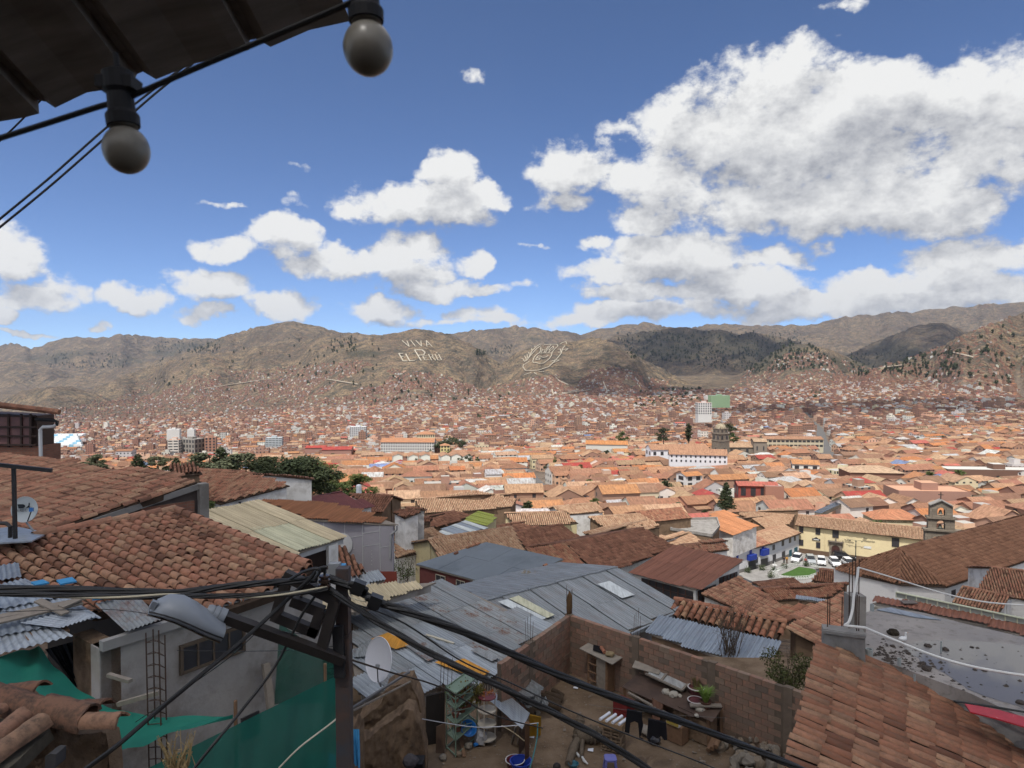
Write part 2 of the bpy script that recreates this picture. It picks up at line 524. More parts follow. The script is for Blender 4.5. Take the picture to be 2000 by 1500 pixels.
def ground_material():
 k=NB('dry_hillside')
 geo=k.N.new('ShaderNodeNewGeometry'); pos=geo.outputs['Position']
 a=k.noise(.0032,8,.62,vec=pos); b=k.noise(.02,8,.66,vec=pos); c=k.noise(.11,5,.65,vec=pos)
 col=k.ramp(a,[(.32,(.12,.084,.062)),(.45,(.205,.143,.098)),(.57,(.285,.205,.125)),(.72,(.19,.112,.084))])
 col=k.mix(k.ramp(b,[(.40,1),(.56,0)]),col,(.105,.088,.066))
 col=k.mix(k.math('MULTIPLY',k.ramp(c,[(.47,0),(.58,1)]),.8),col,(.050,.048,.038))
 col=k.mix(k.math('MULTIPLY',k.ramp(k.noise(.045,4,.6,vec=pos),[(.58,0),(.7,1)]),.6),col,(.34,.265,.15))
 sz=k.N.new('ShaderNodeSeparateXYZ'); k.link(pos,sz.inputs[0])
 zz=k.math('MULTIPLY_ADD',b,26.0,sz.outputs[2])
 band=k.math('FRACT',k.math('MULTIPLY',zz,.085))
 col=k.mix(k.math('MULTIPLY',k.ramp(band,[(.0,1),(.18,0)]),.35),col,(.075,.068,.05))
 forest=k.attr('forest',2)
 fo=k.math('MULTIPLY',forest,k.ramp(k.noise(.02,6,.7,vec=pos),[(.34,0),(.46,1)]))
 col=k.mix(k.math('MULTIPLY',fo,.6),col,(.048,.052,.034))
 town=k.attr('town',2)
 col=k.mix(town,col,k.ramp(k.noise(.35,6,.7,vec=pos),[(.35,(.15,.115,.09)),(.65,(.24,.19,.15))]))
 soil=k.attr('soil',2)
 so=k.ramp(k.noise(2.2,9,.68,vec=pos),[(.3,(.075,.052,.036)),(.5,(.125,.088,.062)),(.7,(.18,.135,.098))])
 col=k.mix(soil,col,so)
 k.color(col); k.rough(.95,.1)
 h=k.math('ADD',k.math('ADD',k.math('MULTIPLY',k.noise(.05,6,.65,vec=pos),12.0),k.math('MULTIPLY',k.noise(.0075,5,.6,vec=k.mapping(pos,(1,.45,1)),dist=1.5),85.0)),k.math('MULTIPLY',k.noise(3.0,6,.6,vec=pos),.10))
 k.bump(h,.8,1.0)
 return k.m
FOREST_PX=[(1330,660,110,18),(1420,672,110,22),(1500,690,90,25),(1320,685,90,22),(1600,712,60,18),(1500,715,60,15),(1745,690,60,25),
 (1690,710,60,14),(370,676,40,6),(320,690,35,6),(250,705,40,7),(420,668,30,4),(1040,661,24,4),(1320,775,60,16),(1260,780,60,14),(90,700,60,7),
 (140,690,50,6),(700,690,40,9),(930,690,40,5)]
def build_terrain():
 V=np.stack([(_U*_D),_D,HG],-1).reshape(-1,3)
 px=1000+FPX*_U;
 py=715-FPX*HG/_D
 fo=np.zeros_like(HG)
 wob=(fbm(_U*30,np.log(_D)*30,4,3)-.5)
 for cx,cy,rx,ry in FOREST_PX:
  q=((px-cx)/rx)**2+((py-cy)/ry)**2
  fo=np.maximum(fo,np.clip(1.25-q+wob*1.6,0,1))
 fo=np.where(_D>1500,fo,0)
 town=np.clip((_D-40)/40,0,1)*np.clip((2900-_D)/900,0,1)*np.clip(1.2-(HG-ground(_U*_D,_D))/60,0,1)
 soil=np.clip((60-_D)/20,0,1)
 i=np.arange(HG_ND-1)[:,None]*HG_NU+np.arange(HG_NU-1)[None,:]
 F=np.stack([i,i+1,i+1+HG_NU,i+HG_NU],-1).reshape(-1,4)
 me=np_mesh('terrain',V,F,[ground_material()],smooth=True,
    attrs={'forest':fo.ravel(),'town':town.ravel(),'soil':soil.ravel()})
 newobj('terrain',me,label='dry brown hills and sloping ground under the town',kind='structure')
 m=MB();
 m.quad((-30000,-30000,-60),(30000,-30000,-60),(30000,4.0,-60),(-30000,4.0,-60))
 m.build('ground',bpy.data.materials['dry_hillside'],kind='structure',label='dry ground behind the viewpoint')
build_terrain()
def gz(x,y):
 return float(hills(np.array([x],float),np.array([y],float))[0]) if y>900 else float(ground(x,y))
# ------------------------------------------------------------------ unseen cumulus put overhead to shade the near roofs and parts of the hills
def cloud(cx,cy,cz,rx,ry,rz,seed,label,wild=.42):
 k=MATS.get('cloud')
 if k is None:
  kb=NB('cloud'); kb.color((.9,.9,.92)); kb.rough(1.0,0.0); MATS['cloud']=kb.m; k=kb.m
  tl=kb.N.new('ShaderNodeBsdfTranslucent'); tl.inputs[0].default_value=(.9,.9,.92,1); mx=kb.N.new('ShaderNodeMixShader'); mx.inputs[0].default_value=.85
  kb.link(kb.b.outputs[0],mx.inputs[1]); kb.link(tl.outputs[0],mx.inputs[2]); tp=kb.N.new('ShaderNodeBsdfTransparent'); m2=kb.N.new('ShaderNodeMixShader'); m2.inputs[0].default_value=.46; kb.link(mx.outputs[0],m2.inputs[1]); kb.link(tp.outputs[0],m2.inputs[2]); kb.link(m2.outputs[0],kb.N['Material Output'].inputs[0])
 if wild>.5:
  if 'thin_cloud' not in MATS:
   MATS['thin_cloud']=k.copy(); MATS['thin_cloud'].node_tree.nodes['Mix Shader.001'].inputs[0].default_value=.74
  k=MATS['thin_cloud']
 bm=bmesh.new(); bmesh.ops.create_icosphere(bm,subdivisions=5,radius=1)
 for v in bm.verts:
  p=v.co.copy()
  n=mnoise.fractal(p*(2.2 if wild<.5 else 3.1)+Vector((seed*3.7,seed,0)),1.0,2.0,5)
  r=1+wild*n
  z=p.z*r
  v.co=Vector((cx+p.x*r*rx,cy+p.y*r*ry,cz+(z*rz if z>0 else z*rz*.35)))
 me=bpy.data.meshes.new('cloud'); bm.to_mesh(me); bm.free(); me.materials.append(k)
 me.polygons.foreach_set('use_smooth',[True]*len(me.polygons))
 newobj('cloud',me,label=label,cat='cloud',group='cumulus clouds overhead',kind='stuff')
def shade(gx,gy,gzv,rx,ry,t,seed,label,thick=.25,wild=.42):
 c=Vector((gx,gy,gzv))+SUN*t
 cloud(c.x,c.y,c.z,rx,ry,min(rx,ry)*thick,seed,label,wild)
shade(-60,-1000,-20,1700,1030,1500,1,'broad unseen cumulus cloud shading the near roofs',.2,.16)  # cloud out of view, widened and left translucent to lift the near light
def shade_px(x,y,rx,ry,t,seed,label):
 p=march_fast([x],[y],900)[0]
 shade(p[0],p[1],p[2],rx,ry,t,seed,label,.25,.95)
shade_px(1410,676,800,900,3600,2,'high cumulus cloud shading the wooded right-hand mountains')
shade_px(1760,675,620,700,3600,3,'high cumulus cloud shading the dark spur at the right')
shade_px(1270,768,250,380,1900,4,'cumulus cloud shading the foot of the crest hill')
shade_px(1850,800,330,170,1500,5,'cumulus cloud shading the brick town at the right')
# ------------------------------------------------------------------ roofs, sheets and walls from sight lines
Z1=Vector((0,0,1))
class Plane:
 def __init__(s,A,dA,B,pitch,side='cam'):
  s.a=P(A[0],A[1],dA)
  s.b=PZ(B[0],B[1],s.a.z)
  s.r=(s.b-s.a).normalized()
  h=s.r.cross(Z1).normalized()
  want={'cam':Vector((0,-1,0)),'right':Vector((1,0,0)),'left':Vector((-1,0,0)),'away':Vector((0,1,0))}[side]
  if h.dot(want)<0:h=-h
  s.h=h
  p=math.radians(pitch)
  s.down=h*math.cos(p)-Z1*math.sin(p)
  s.n=s.r.cross(s.down)
  if s.n.z<0:s.n=-s.n
 def cast(s,x,y):
  r=ray(x,y); t=s.a.dot(s.n)/r.dot(s.n)
  return r*t
 def poly(s,pts):return [s.cast(*p) for p in pts]
 def st(s,p):
  q=p-s.a; return q.dot(s.r),q.dot(s.down)
 def at(s,u,v,w=0.0):return s.a+s.r*u+s.down*v+s.n*w
def inside(u,v,poly):
 c=False; n=len(poly)
 for i in range(n):
  x0,y0=poly[i]; x1,y1=poly[(i+1)%n]
  if (y0>v)!=(y1>v) and u<(x1-x0)*(v-y0)/(y1-y0)+x0:c=not c
 return c
def tile_template(w,l,n=6,h=.5,taper=.84,thick=.014,fill=.80,lift=0.0):
 V,F=[],[]
 L=l*1.16
 rings=[(-L/2,w*.5*taper,lift),(L/2,w*.5,.017+lift)]
 for y,r,up in rings:
  for k in range(n+1):
   t=math.pi*k/n
   V.append((-math.cos(t)*r*fill,y,math.sin(t)*r*2*h+up))
 for k in range(n):
  F.append((k,k+1,k+1+n+1,k+n+1))
 b=len(V)
 y,r,up=rings[1]
 for k in range(n+1):
  t=math.pi*k/n
  V.append((-math.cos(t)*(r*fill-thick),y-.002,math.sin(t)*(r*2*h-thick)+up-.002))
 for k in range(n):
  F.append((n+1+k,n+2+k,b+k+1,b+k))
 for k in range(n):
  pass
 return np.array(V),np.array(F)
def frame_matrix(pl,pos,roll=0.0,yaw=0.0):
 r,d,n=pl.r,pl.down,pl.n
 if r.cross(d).dot(n)<0:r=-r
 m=Matrix(((r.x,d.x,n.x,pos.x),(r.y,d.y,n.y,pos.y),(r.z,d.z,n.z,pos.z),(0,0,0,1)))
 if yaw:m=m @ Matrix.Rotation(yaw,4,'Z')
 if roll:m=m @ Matrix.Rotation(roll,4,'X')
 return m
def lay_tiles(part,pl,poly,w,l,mat_one,mat_join,single=300,jitter=.012,under=None,h=.5,seg=6,yaw=.02,fill=.80,lift=0.0):
 st=[pl.st(p) for p in poly]
 u0,u1=min(p[0] for p in st),max(p[0] for p in st); v0,v1=min(p[1] for p in st),max(p[1] for p in st)
 cells=[]
 nu,nv=int((u1-u0)/w)+2,int((v1-v0)/l)+2
 for i in range(nu):
  du=random.uniform(-.006,.006)
  for j in range(nv):
   u,v=u0+(i+.5)*w,v0+(j+.5)*l
   if inside(u,v,st):cells.append((u+du,v))
 off=worldloc(part)
 sag=lambda u,v:.03*math.sin(u*.9+v*.5)+.02*math.sin(u*2.3-v*1.1)
 pos=[(pl.at(u+random.uniform(-jitter,jitter),v+random.uniform(-jitter,jitter)*1.6,sag(u,v))) for u,v in cells]
 order=sorted(range(len(pos)),key=lambda k:pos[k].length)
 V,F=tile_template(w,l,seg,h,fill=fill,lift=lift)
 if single:
  mesh=bpy.data.meshes.new('tile'); mesh.from_pydata(V.tolist(),[],F.tolist()); mesh.materials.append(mat_one)
  mesh.polygons.foreach_set('use_smooth',[k<seg for k in range(len(F))])
  for k in order[:single]:
   o=newobj('tile',mesh,part)
   o.matrix_basis=frame_matrix(pl,pos[k]-off,random.gauss(0,.018),random.gauss(0,yaw))
 rest=order[single:]
 if rest:
  joined_tiles(part,pl,[pos[k] for k in rest],V,F,mat_join,yaw)
 if under is not None:
  m=MB(); m.prism([p+pl.n*-.012 for p in poly],pl.n*-.09); m.build('tile_bed',under,part)
def joined_tiles(part,pl,pos,V,F,mat,yaw=.02,name='tiles'):
 n=len(pos); nv=len(V)
 off=worldloc(part)
 r,d,nn=pl.r,pl.down,pl.n
 if r.cross(d).dot(nn)<0:r=-r
 B=np.array([r,d,nn])
 ang=RNG.normal(0,yaw,n); ca,sa=np.cos(ang),np.sin(ang)
 X=V[None,:,0]*ca[:,None]-V[None,:,1]*sa[:,None]
 Y=V[None,:,0]*sa[:,None]+V[None,:,1]*ca[:,None]
 Zl=np.broadcast_to(V[None,:,2],X.shape)
 W=X[...,None]*B[0]+Y[...,None]*B[1]+Zl[...,None]*B[2]
 W=W+(np.array([tuple(p-off) for p in pos]))[:,None,:]
 FF=(F[None]+(np.arange(n)*nv)[:,None,None]).reshape(-1,F.shape[1])
 me=np_mesh(name,W.reshape(-1,3),FF,[mat],attrs={'tint':np.repeat(RNG.uniform(0,1,n),nv)},smooth=False)
 newobj(name,me,part,kind='stuff')
def ridge_tiles(part,pts,w,l,mat,name='ridge_tile'):
 off=worldloc(part)
 V,F=tile_template(w*1.15,l,6,.45)
 mesh=bpy.data.meshes.new(name); mesh.from_pydata(V.tolist(),[],F.tolist()); mesh.materials.append(mat)
 for a,b in zip(pts[:-1],pts[1:]):
  d=(b-a); L=d.length; d.normalize(); n=max(1,int(L/l))
  x=d.cross(Z1).normalized(); up=x.cross(d).normalized()
  for i in range(n):
   p=a+d*((i+.5)*L/n)-off
   o=newobj(name,mesh,part)
   o.matrix_basis=Matrix(((x.x,d.x,up.x,p.x),(x.y,d.y,up.y,p.y),(x.z,d.z,up.z,p.z),(0,0,0,1)))@ Matrix.Rotation(random.gauss(0,.03),4,'Z')
def wave_mesh(name,w,l,pitch,amp,mat,seg=6,curl=0.0,rows=1):
 nu=max(4,int(w/pitch*seg)); V,F=[],[]
 nr=rows+1
 for j in range(nr):
  y=-l/2+l*j/rows
  for i in range(nu+1):
   x=-w/2+w*i/nu
   V.append((x,y,amp*math.sin(2*math.pi*x/pitch)+curl*(y/l)**2*math.cos(x*3)))
 for j in range(rows):
  for i in range(nu):
   a=j*(nu+1)+i
   F.append((a,a+1,a+nu+2,a+nu+1))
 me=bpy.data.meshes.new(name); me.from_pydata(V,[],F)
 me.materials.append(mat); me.polygons.foreach_set('use_smooth',[True]*len(F))
 return me
def lay_sheets(part,pl,poly,w,l,mats,pitch=.14,amp=.03,weights=None,name='sheet',lift=.012,yaw=.004,override=None):
 st=[pl.st(p) for p in poly]
 u0,u1=min(p[0] for p in st),max(p[0] for p in st); v0,v1=min(p[1] for p in st),max(p[1] for p in st)
 nu=max(1,round((u1-u0)/w)); nv=max(1,round((v1-v0)/l))
 w2,l2=(u1-u0)/nu,(v1-v0)/nv
 off=worldloc(part); meshes={}
 for j in range(nv):
  for i in range(nu):
   u,v=u0+(i+.5)*w2,v0+(j+.5)*l2
   vs=[v0+(j+t)*l2 for t in (.02,.1,.2,.3,.4,.5,.6,.7,.8,.9,.98)]
   inn=[q for q in vs if inside(u,q,st)]
   if len(inn)<2:continue
   va,vb=min(inn)-l2*.05,max(inn)+l2*.05
   mat=random.choices(mats,weights)[0]
   if override:
    mm=override(u,(va+vb)/2)
    if mm is not None:mat=mm
   ln=round((vb-va)*1.04+.06,1)
   key=(mat.name,ln)
   if key not in meshes:meshes[key]=wave_mesh(name,w2*1.05,ln,pitch,amp,mat)
   o=newobj(name,meshes[key],part)
   z=lift*(1+(nv-j))*1.3+(.03 if i%2 else 0)
   o.matrix_basis=frame_matrix(pl,pl.at(u,(va+vb)/2,z)-off,0,random.gauss(0,yaw))
def drop_walls(mb,poly,zb,pl=None,inset=.25,skip=(),drop=.06):
 c=sum((p for p in poly),Vector())/len(poly); n=len(poly)
 ins=[]
 for p in poly:
  d=(c-p); d.z=0
  q=p+(d.normalized()*inset if d.length>.01 else d)
  if pl is not None:
   q.z=(pl.a.dot(pl.n)-q.x*pl.n.x-q.y*pl.n.y)/pl.n.z
  ins.append(q-Vector((0,0,drop)))
 for i in range(n):
  if i in skip:continue
  a,b=ins[i],ins[(i+1)%n]
  mb.quad((a.x,a.y,zb),(b.x,b.y,zb),b,a)
 return ins
def mirror(pl,pts):
 out=[]
 for p in pts:
  d=(p-pl.a).dot(pl.h); out.append(p-pl.h*(2*d))
 return out
class BackPlane:
 def __init__(s,pl):
  s.a,s.b,s.r=pl.a,pl.b,pl.r; s.h=-pl.h
  s.down=pl.down-pl.h*(2*pl.down.dot(pl.h)); s.n=s.r.cross(s.down)
  if s.n.z<0:s.n=-s.n
 st=Plane.st; at=Plane.at; cast=Plane.cast
def wall_window(parent,a,b,px,depth=.06,frame=None,glass=None,name='window',bars=1,proud=.03):
 a,b=Vector(a),Vector(b)
 d=(b-a); d.z=0; d.normalize(); n=d.cross(Z1)
 if n.y>0:n=-n
 def hit(x,y):
  r=ray(x,y); return r*(a.dot(n)/r.dot(n))
 x0,y0,x1,y1=px
 p0,p1=hit(x0,y0),hit(x1,y0)
 m=(x0+x1)/2; zt,zb=hit(m,y0).z,hit(m,y1).z
 u0,u1=(p0-a).dot(d),(p1-a).dot(d)
 c=a+d*((u0+u1)/2); c.z=(zt+zb)/2
 hw,hh=abs(u1-u0)/2,(zt-zb)/2
 m=MB(); m.box(c+n*proud*.5,d*hw,n*(proud*.5),Z1*hh)
 w=m.build(name,glass or simple('dark_window',(.035,.035,.04),.35,.5),parent)
 if frame is not None:
  f=MB(); t=max(.03,hw*.09)
  for sx in (-1,1):f.box(c+d*(sx*hw)+n*proud,d*t*.5,n*.03,Z1*(hh+t*.5))
  for sz in (-1,1):f.box(c+Z1*(sz*hh)+n*(proud-.004),d*hw,n*.03,Z1*t*.5)
  for k in range(bars):f.box(c+d*(hw*(2*(k+1)/(bars+1)-1))+n*(proud-.006),d*t*.3,n*.03,Z1*hh)
  f.build('frame',frame,w)
 return w,c,d,n,hw,hh
def text_mesh(cu,parent):
 tmp=bpy.data.objects.new('tmp',cu); COL.objects.link(tmp)
 me=bpy.data.meshes.new_from_object(tmp); bpy.data.objects.remove(tmp)
 return newobj('lettering',me,parent)
T_NEAR=[(.14,.068,.046),(.33,.16,.105),(.39,.195,.125),(.37,.16,.105),(.41,.245,.155),(.25,.12,.08),(.46,.28,.175)]
T_RED=[(.16,.07,.046),(.33,.145,.09),(.30,.125,.078),(.37,.19,.115),(.23,.10,.064),(.38,.235,.14)]
T_DARK=[(.14,.068,.046),(.24,.11,.072),(.29,.135,.088),(.20,.094,.062),(.34,.17,.11)]
T_PALE=[(.30,.17,.105),(.40,.25,.16),(.46,.30,.19),(.36,.205,.13),(.50,.35,.23)]
tm_near,tj_near=tile_mat('clay_tile',T_NEAR),tile_mat('clay_tiles',T_NEAR,True)
tm_red,tj_red=tile_mat('red_clay_tile',T_RED),tile_mat('red_clay_tiles',T_RED,True)
tm_dark,tj_dark=tile_mat('dark_clay_tile',T_DARK),tile_mat('dark_clay_tiles',T_DARK,True)
tm_pale,tj_pale=tile_mat('pale_clay_tile',T_PALE),tile_mat('pale_clay_tiles',T_PALE,True)
bed=simple('tile_bed_mud',(.055,.038,.028),.95,.1,var=.4,scale=6)
def zinc(name,c,rust=.0,rough=.45,metal=.55):
 if name in MATS:return MATS[name]
 k=NB(name)
 f=k.noise(1.4,6,.62); g=k.noise(5.0,7,.7)
 st=k.noise(1.0,5,.65,vec=k.mapping(k.tc.outputs['Object'],(9,.35,9)))
 col=k.mix(f,[v*.72 for v in c],[min(1,v*1.22) for v in c])
 col=k.mix(k.math('MULTIPLY',k.ramp(st,[(.42,0),(.62,1)]),.6),col,[v*.42 for v in c])
 col=k.mix(k.math('MULTIPLY',k.rand(),.5),col,[v*.55 for v in c])
 if rust:
  col=k.mix(k.math('MULTIPLY',k.ramp(k.noise(1.3,8,.72),[(.5,0),(.62,1)]),rust),col,(.15,.062,.036))
 k.color(col); k.rough(rough,.4,metal)
 MATS[name]=k.m
 return k.m
z_grey=zinc('grey_zinc',(.30,.325,.345),.22,.5,.3)
z_light=zinc('light_zinc',(.42,.46,.50),0,.42,.4)
z_rust=zinc('rusting_zinc',(.30,.32,.33),.85,.55,.3)
z_blue=zinc('blue_grey_zinc',(.34,.39,.45),.12,.45,.4)
z_orange=zinc('orange_sheet',(.62,.29,.03),0,.55,0)
z_clear=zinc('translucent_sheet',(.62,.66,.66),0,.35,0)
z_cream=zinc('cream_sheet',(.58,.49,.33),0,.75,0)
z_yellow=zinc('aged_yellow_sheet',(.55,.54,.38),0,.5,0)
wood=simple('grey_weathered_wood',(.22,.19,.16),.9,.2,var=.4,scale=8)
wood_b=simple('brown_wood',(.17,.10,.06),.85,.2,var=.4,scale=8)
dark_wood=simple('dark_stained_wood',(.045,.025,.018),.6,.4,var=.4,scale=6)
steel=simple('black_steel',(.018,.018,.02),.55,.4,var=.5,scale=9)
rebar=simple('rusty_rebar',(.06,.035,.025),.8,.3,var=.4,scale=20)
plaster_w=simple('white_plaster',(.70,.69,.67),.9,.2,var=.10,scale=1.5,dirt=(.42,.40,.37),bump=.1)
concrete=simple('raw_concrete',(.27,.255,.235),.9,.2,var=.25,scale=2.2,dirt=(.17,.155,.14),bump=.2)
cement=simple('cement_render',(.33,.31,.29),.92,.15,var=.38,scale=1.3,dirt=(.16,.135,.115),bump=.3)
adobe=simple('adobe_mud',(.22,.15,.098),.95,.1,var=.45,scale=5.0,dirt=(.12,.082,.054),bump=.9)
black_plastic=simple('black_plastic',(.008,.008,.010),.6,.22,var=.3,scale=4)
rubber=simple('cable_rubber',(.010,.010,.011),.45,.4,var=.3,scale=12)
blue_tarp=simple('blue_tarpaulin',(.05,.24,.46),.6,.3,var=.25,scale=6)
# ------------------------------------------------------------------ near left: tiled roofs, plastered house, sheets, nets
def roof_upper_left():
 pl=Plane((385,940),20.0,(140,903),12,'cam')
 px=[(385,941),(300,921),(200,914),(140,901),(60,893),(-40,885),(-60,1075),(20,1062),(95,1037),(190,1006),(300,973)]
 poly=pl.poly(px)
 t=thing('tiled_house',pl.a+Vector((-3,1,-4)),'low house with a wide uneven brown tile roof behind the satellite dish','house')
 roof=MB().prism([p+pl.n*-.1 for p in poly],pl.n*-.06).build('roof',bed,t)
 lay_tiles(roof,pl,poly,.185,.32,tm_near,tj_near,300,.02,bed,yaw=.05)
 a,b=pl.cast(385,941),pl.cast(95,1037)
 d=(b-a).normalized(); n=Vector((-d.y,d.x,0)).normalized()
 if n.y>0:n=-n
 m=MB()
 m.bar(a+Vector((0,0,-.12))+n*.12,b+Vector((0,0,-.12))+n*.12,.05,.16)
 m.build('rake_board',simple('grey_fascia',(.20,.19,.18),.8,.3,var=.3),t)
 w=MB(); off=n*.02
 w.quad(a+off+Vector((0,0,-.15)),b+off+Vector((0,0,-.15)),Vector((b.x,b.y,a.z-4))+off,Vector((a.x,a.y,a.z-4))+off)
 w.build('wall',simple('dark_board_wall',(.075,.06,.055),.85,.2,var=.3,scale=2),t)
 u=b-a; u.z=0; u.normalize()
 base=Vector((a.x,a.y,a.z))+off
 br=MB()
 p0,p1=base+u*.12,base+u*1.55
 br.box((p0+p1)/2+Vector((0,0,-.78))+n*.03,u*.72,n*.03,Z1*.26)
 br.build('brick_infill',brick_face,t)
 op=MB(); c=(p0+p1)/2+Vector((0,0,-1.45))+n*.02
 op.box(c,u*.68,n*.02,Z1*.38)
 o=op.build('window',simple('slatted_dark',(.03,.026,.022),.8,.2),t)
 for k in range(8):
  MB().box(c+u*(-.6+k*.17)+n*.05,u*.025,n*.015,Z1*.36).build('slat',wood_b,o)
 fr=MB(); fr.bar(c+u*-.7+Z1*.4+n*.06,c+u*.7+Z1*.4+n*.06,.06,.06); fr.bar(c+n*.06+Z1*.38,c+n*.06-Z1*.38,.05,.05)
 fr.build('frame',wood_b,o)
 for k in range(4):
  MB().box(base+u*(2.0+k*.75)+Vector((0,0,-1.05-k*.13))+n*.03,u*.02,n*.02,Z1*.5).build('panel_joint',dark_wood,t)
 MB().box(base+u*-.12+Vector((0,0,-1.8))+n*.05,u*.13,n*.14,Z1*1.75).build('concrete_column',concrete,t)
def brick_mat():
 k=NB('brick_face')
 br=k.N.new('ShaderNodeTexBrick')
 br.inputs['Scale'].default_value=1.0; br.inputs['Brick Width'].default_value=.26; br.inputs['Row Height'].default_value=.085
 br.inputs['Mortar Size'].default_value=.010
 br.inputs['Color1'].default_value=(.27,.115,.075,1); br.inputs['Color2'].default_value=(.19,.085,.06,1); br.inputs['Mortar'].default_value=(.17,.14,.115,1)
 geo=k.N.new('ShaderNodeNewGeometry')
 s=k.N.new('ShaderNodeSeparateXYZ'); k.link(geo.outputs['Position'],s.inputs[0])
 cb=k.N.new('ShaderNodeCombineXYZ'); k.link(k.math('ADD',s.outputs[0],s.outputs[1]),cb.inputs[0]); k.link(s.outputs[2],cb.inputs[1])
 k.link(cb.outputs[0],br.inputs['Vector'])
 k.color(k.mix(.35,br.outputs[0],k.ramp(k.noise(3,5),[(.3,(.12,.06,.045)),(.7,(.30,.15,.10))])))
 k.rough(.9,.15); k.bump(br.outputs[1],-.4,.02)
 return k.m
brick_face=brick_mat()
roof_upper_left()
def corner_house():
 d=27.0
 def q(x,y,dd=0):return P(x,y,d+dd)
 t=thing('brick_house',q(-40,935),'brick house with a dark glazed timber wall under an overhanging tile eave','house')
 w=MB()
 w.prism([q(-160,872),q(80,872),q(80,960),q(-160,960)],(0,1.2,0)); w.build('wall',brick_face,t)
 w=MB(); w.prism([q(-160,800,.1),q(73,812,.1),q(73,873,.1),q(-160,873,.1)],(0,1.0,0))
 w.build('upper_wall',dark_wood,t)
 glass=simple('reddish_pane',(.17,.09,.085),.25,.5,var=.4,scale=3)
 xs=[-60,-20,17,42,60]; ys=[812,834,852,869]
 fr=dark_wood
 for i in range(len(xs)-1):
  for j in range(3):
   m=MB(); m.prism([q(xs[i]+2,ys[j]+2,-.02),q(xs[i+1]-2,ys[j]+2,-.02),q(xs[i+1]-2,ys[j+1]-2,-.02),q(xs[i]+2,ys[j+1]-2,-.02)],(0,.1,0))
   m.build('pane',glass,t)
 for x in xs:
  m=MB(); m.bar(q(x,808,-.05),q(x,873,-.05),.07,.07); m.build('mullion',fr,t)
 for y in ys:
  m=MB(); m.bar(q(-60,y,-.08),q(70,y,-.08),.07,.06); m.build('transom',fr,t)
 rf=MB(); rf.prism([q(-160,772,-.5),q(108,803,-.5),q(108,809,-.5),q(-160,780,-.5)],(-.3,.7,.02)); roof=rf.build('roof',bed,t)
 mesh=None
 for k in range(13):
  x=108-k*13; y=803-k*13*.118
  m=MB(); a=q(x+8,y+2,-.62); b=q(x-9,y-1,-.62)
  m.tube([a,b],.11,8); o=m.build('edge_tile',tm_dark,roof,smooth=True)
 g=MB(); g.tube([q(70,819,-.2),q(90,820,-.2),q(104,821,-.2),q(112,824,-.2),q(110,831,-.2)],.07,8); g.build('gutter',steel,t)
 pv=simple('white_pipe',(.55,.56,.57),.5,.4,var=.12)
 g=MB(); g.tube([q(110,829,-.22),q(104,833,-.22),q(84,834,-.22),q(79,839,-.22),q(80,905,-.22)],.065,8); g.build('downpipe',pv,t,smooth=True)
corner_house()
def front_left_house():
 pl=Plane((340,1003),16.5,(65,1055),9,'right')
 px=[(340,1003),(65,1055),(-10,1068),(-80,1082),(-80,1165),(40,1170),(190,1196),(300,1172),(440,1192),(545,1156),(612,1113),(590,1106)]
 poly=pl.poly(px)
 t=thing('plastered_house',P(300,1400,12),'weathered grey plastered house under a clay barrel-tile roof','house')
 roof=MB().prism([p+pl.n*-.1 for p in poly],pl.n*-.06).build('roof',bed,t)
 lay_tiles(roof,pl,poly,.215,.29,tm_near,tj_near,300,.010,bed,fill=.80)
 ridge_tiles(roof,[pl.cast(65,1055)+pl.n*.08,pl.cast(340,1003)+pl.n*.08],.24,.36,tm_near)
 ridge_tiles(roof,[pl.cast(342,1003)+pl.n*.09,pl.cast(600,1112)+pl.n*.09],.23,.32,tm_near)
 e0,e1=pl.cast(440,1190),pl.cast(548,1157)
 d=(e1-e0); d.z=0; d.normalize(); n=d.cross(Z1); n=n if n.x>0 else -n
 e0=e0-n*.25; e1=e1-n*.25
 wl=MB()
 s0=e0-d*2.0; s1=e1+d*1.2
 for s in (s0,s1):s.z=e0.z-.10
 th=-n*.3
 wl.prism([s0,s1,Vector((s1.x,s1.y,-12.5)),Vector((s0.x,s0.y,-12.5))],th)
 wall=wl.build('wall',cement,t)
 sd=-n
 sw=MB(); c0=s0.copy()
 sw.prism([c0+d*.02,c0+sd*1.0+d*.02,Vector((c0.x,c0.y,-12.5))+sd*1.0+d*.02,Vector((c0.x,c0.y,-12.5))+d*.02],d*.3)
 sw.build('side_wall',adobe,t)
 bk=MB(); c1=c0+d*1.6
 c1=c1+sd*.4; bk.prism([c1,c1+sd*6,Vector((c1.x,c1.y,-12.5))+sd*6,Vector((c1.x,c1.y,-12.5))],d*.2)
 bk.build('back_wall',simple('near_black_boards',(.03,.026,.024),.9,.1),t)  # near-black boards across the back of the bay
 MB().bar(s0+n*.06+Z1*.06,s1+n*.06+Z1*.06,.12,.16).build('fascia',simple('grey_fascia2',(.26,.25,.24),.85,.2,var=.2),t)
 wood_f=simple('window_wood',(.10,.075,.055),.8,.2)
 wall_window(t,s0,s1,(352,1242,474,1292),frame=wood_f,bars=3)
 wall_window(t,s0,s1,(470,1395,505,1440),frame=None)
 MB().bar(P(519,1296,12.9),P(529,1385,12.7),.12,.16).build('timber_post',wood,t)
front_left_house()
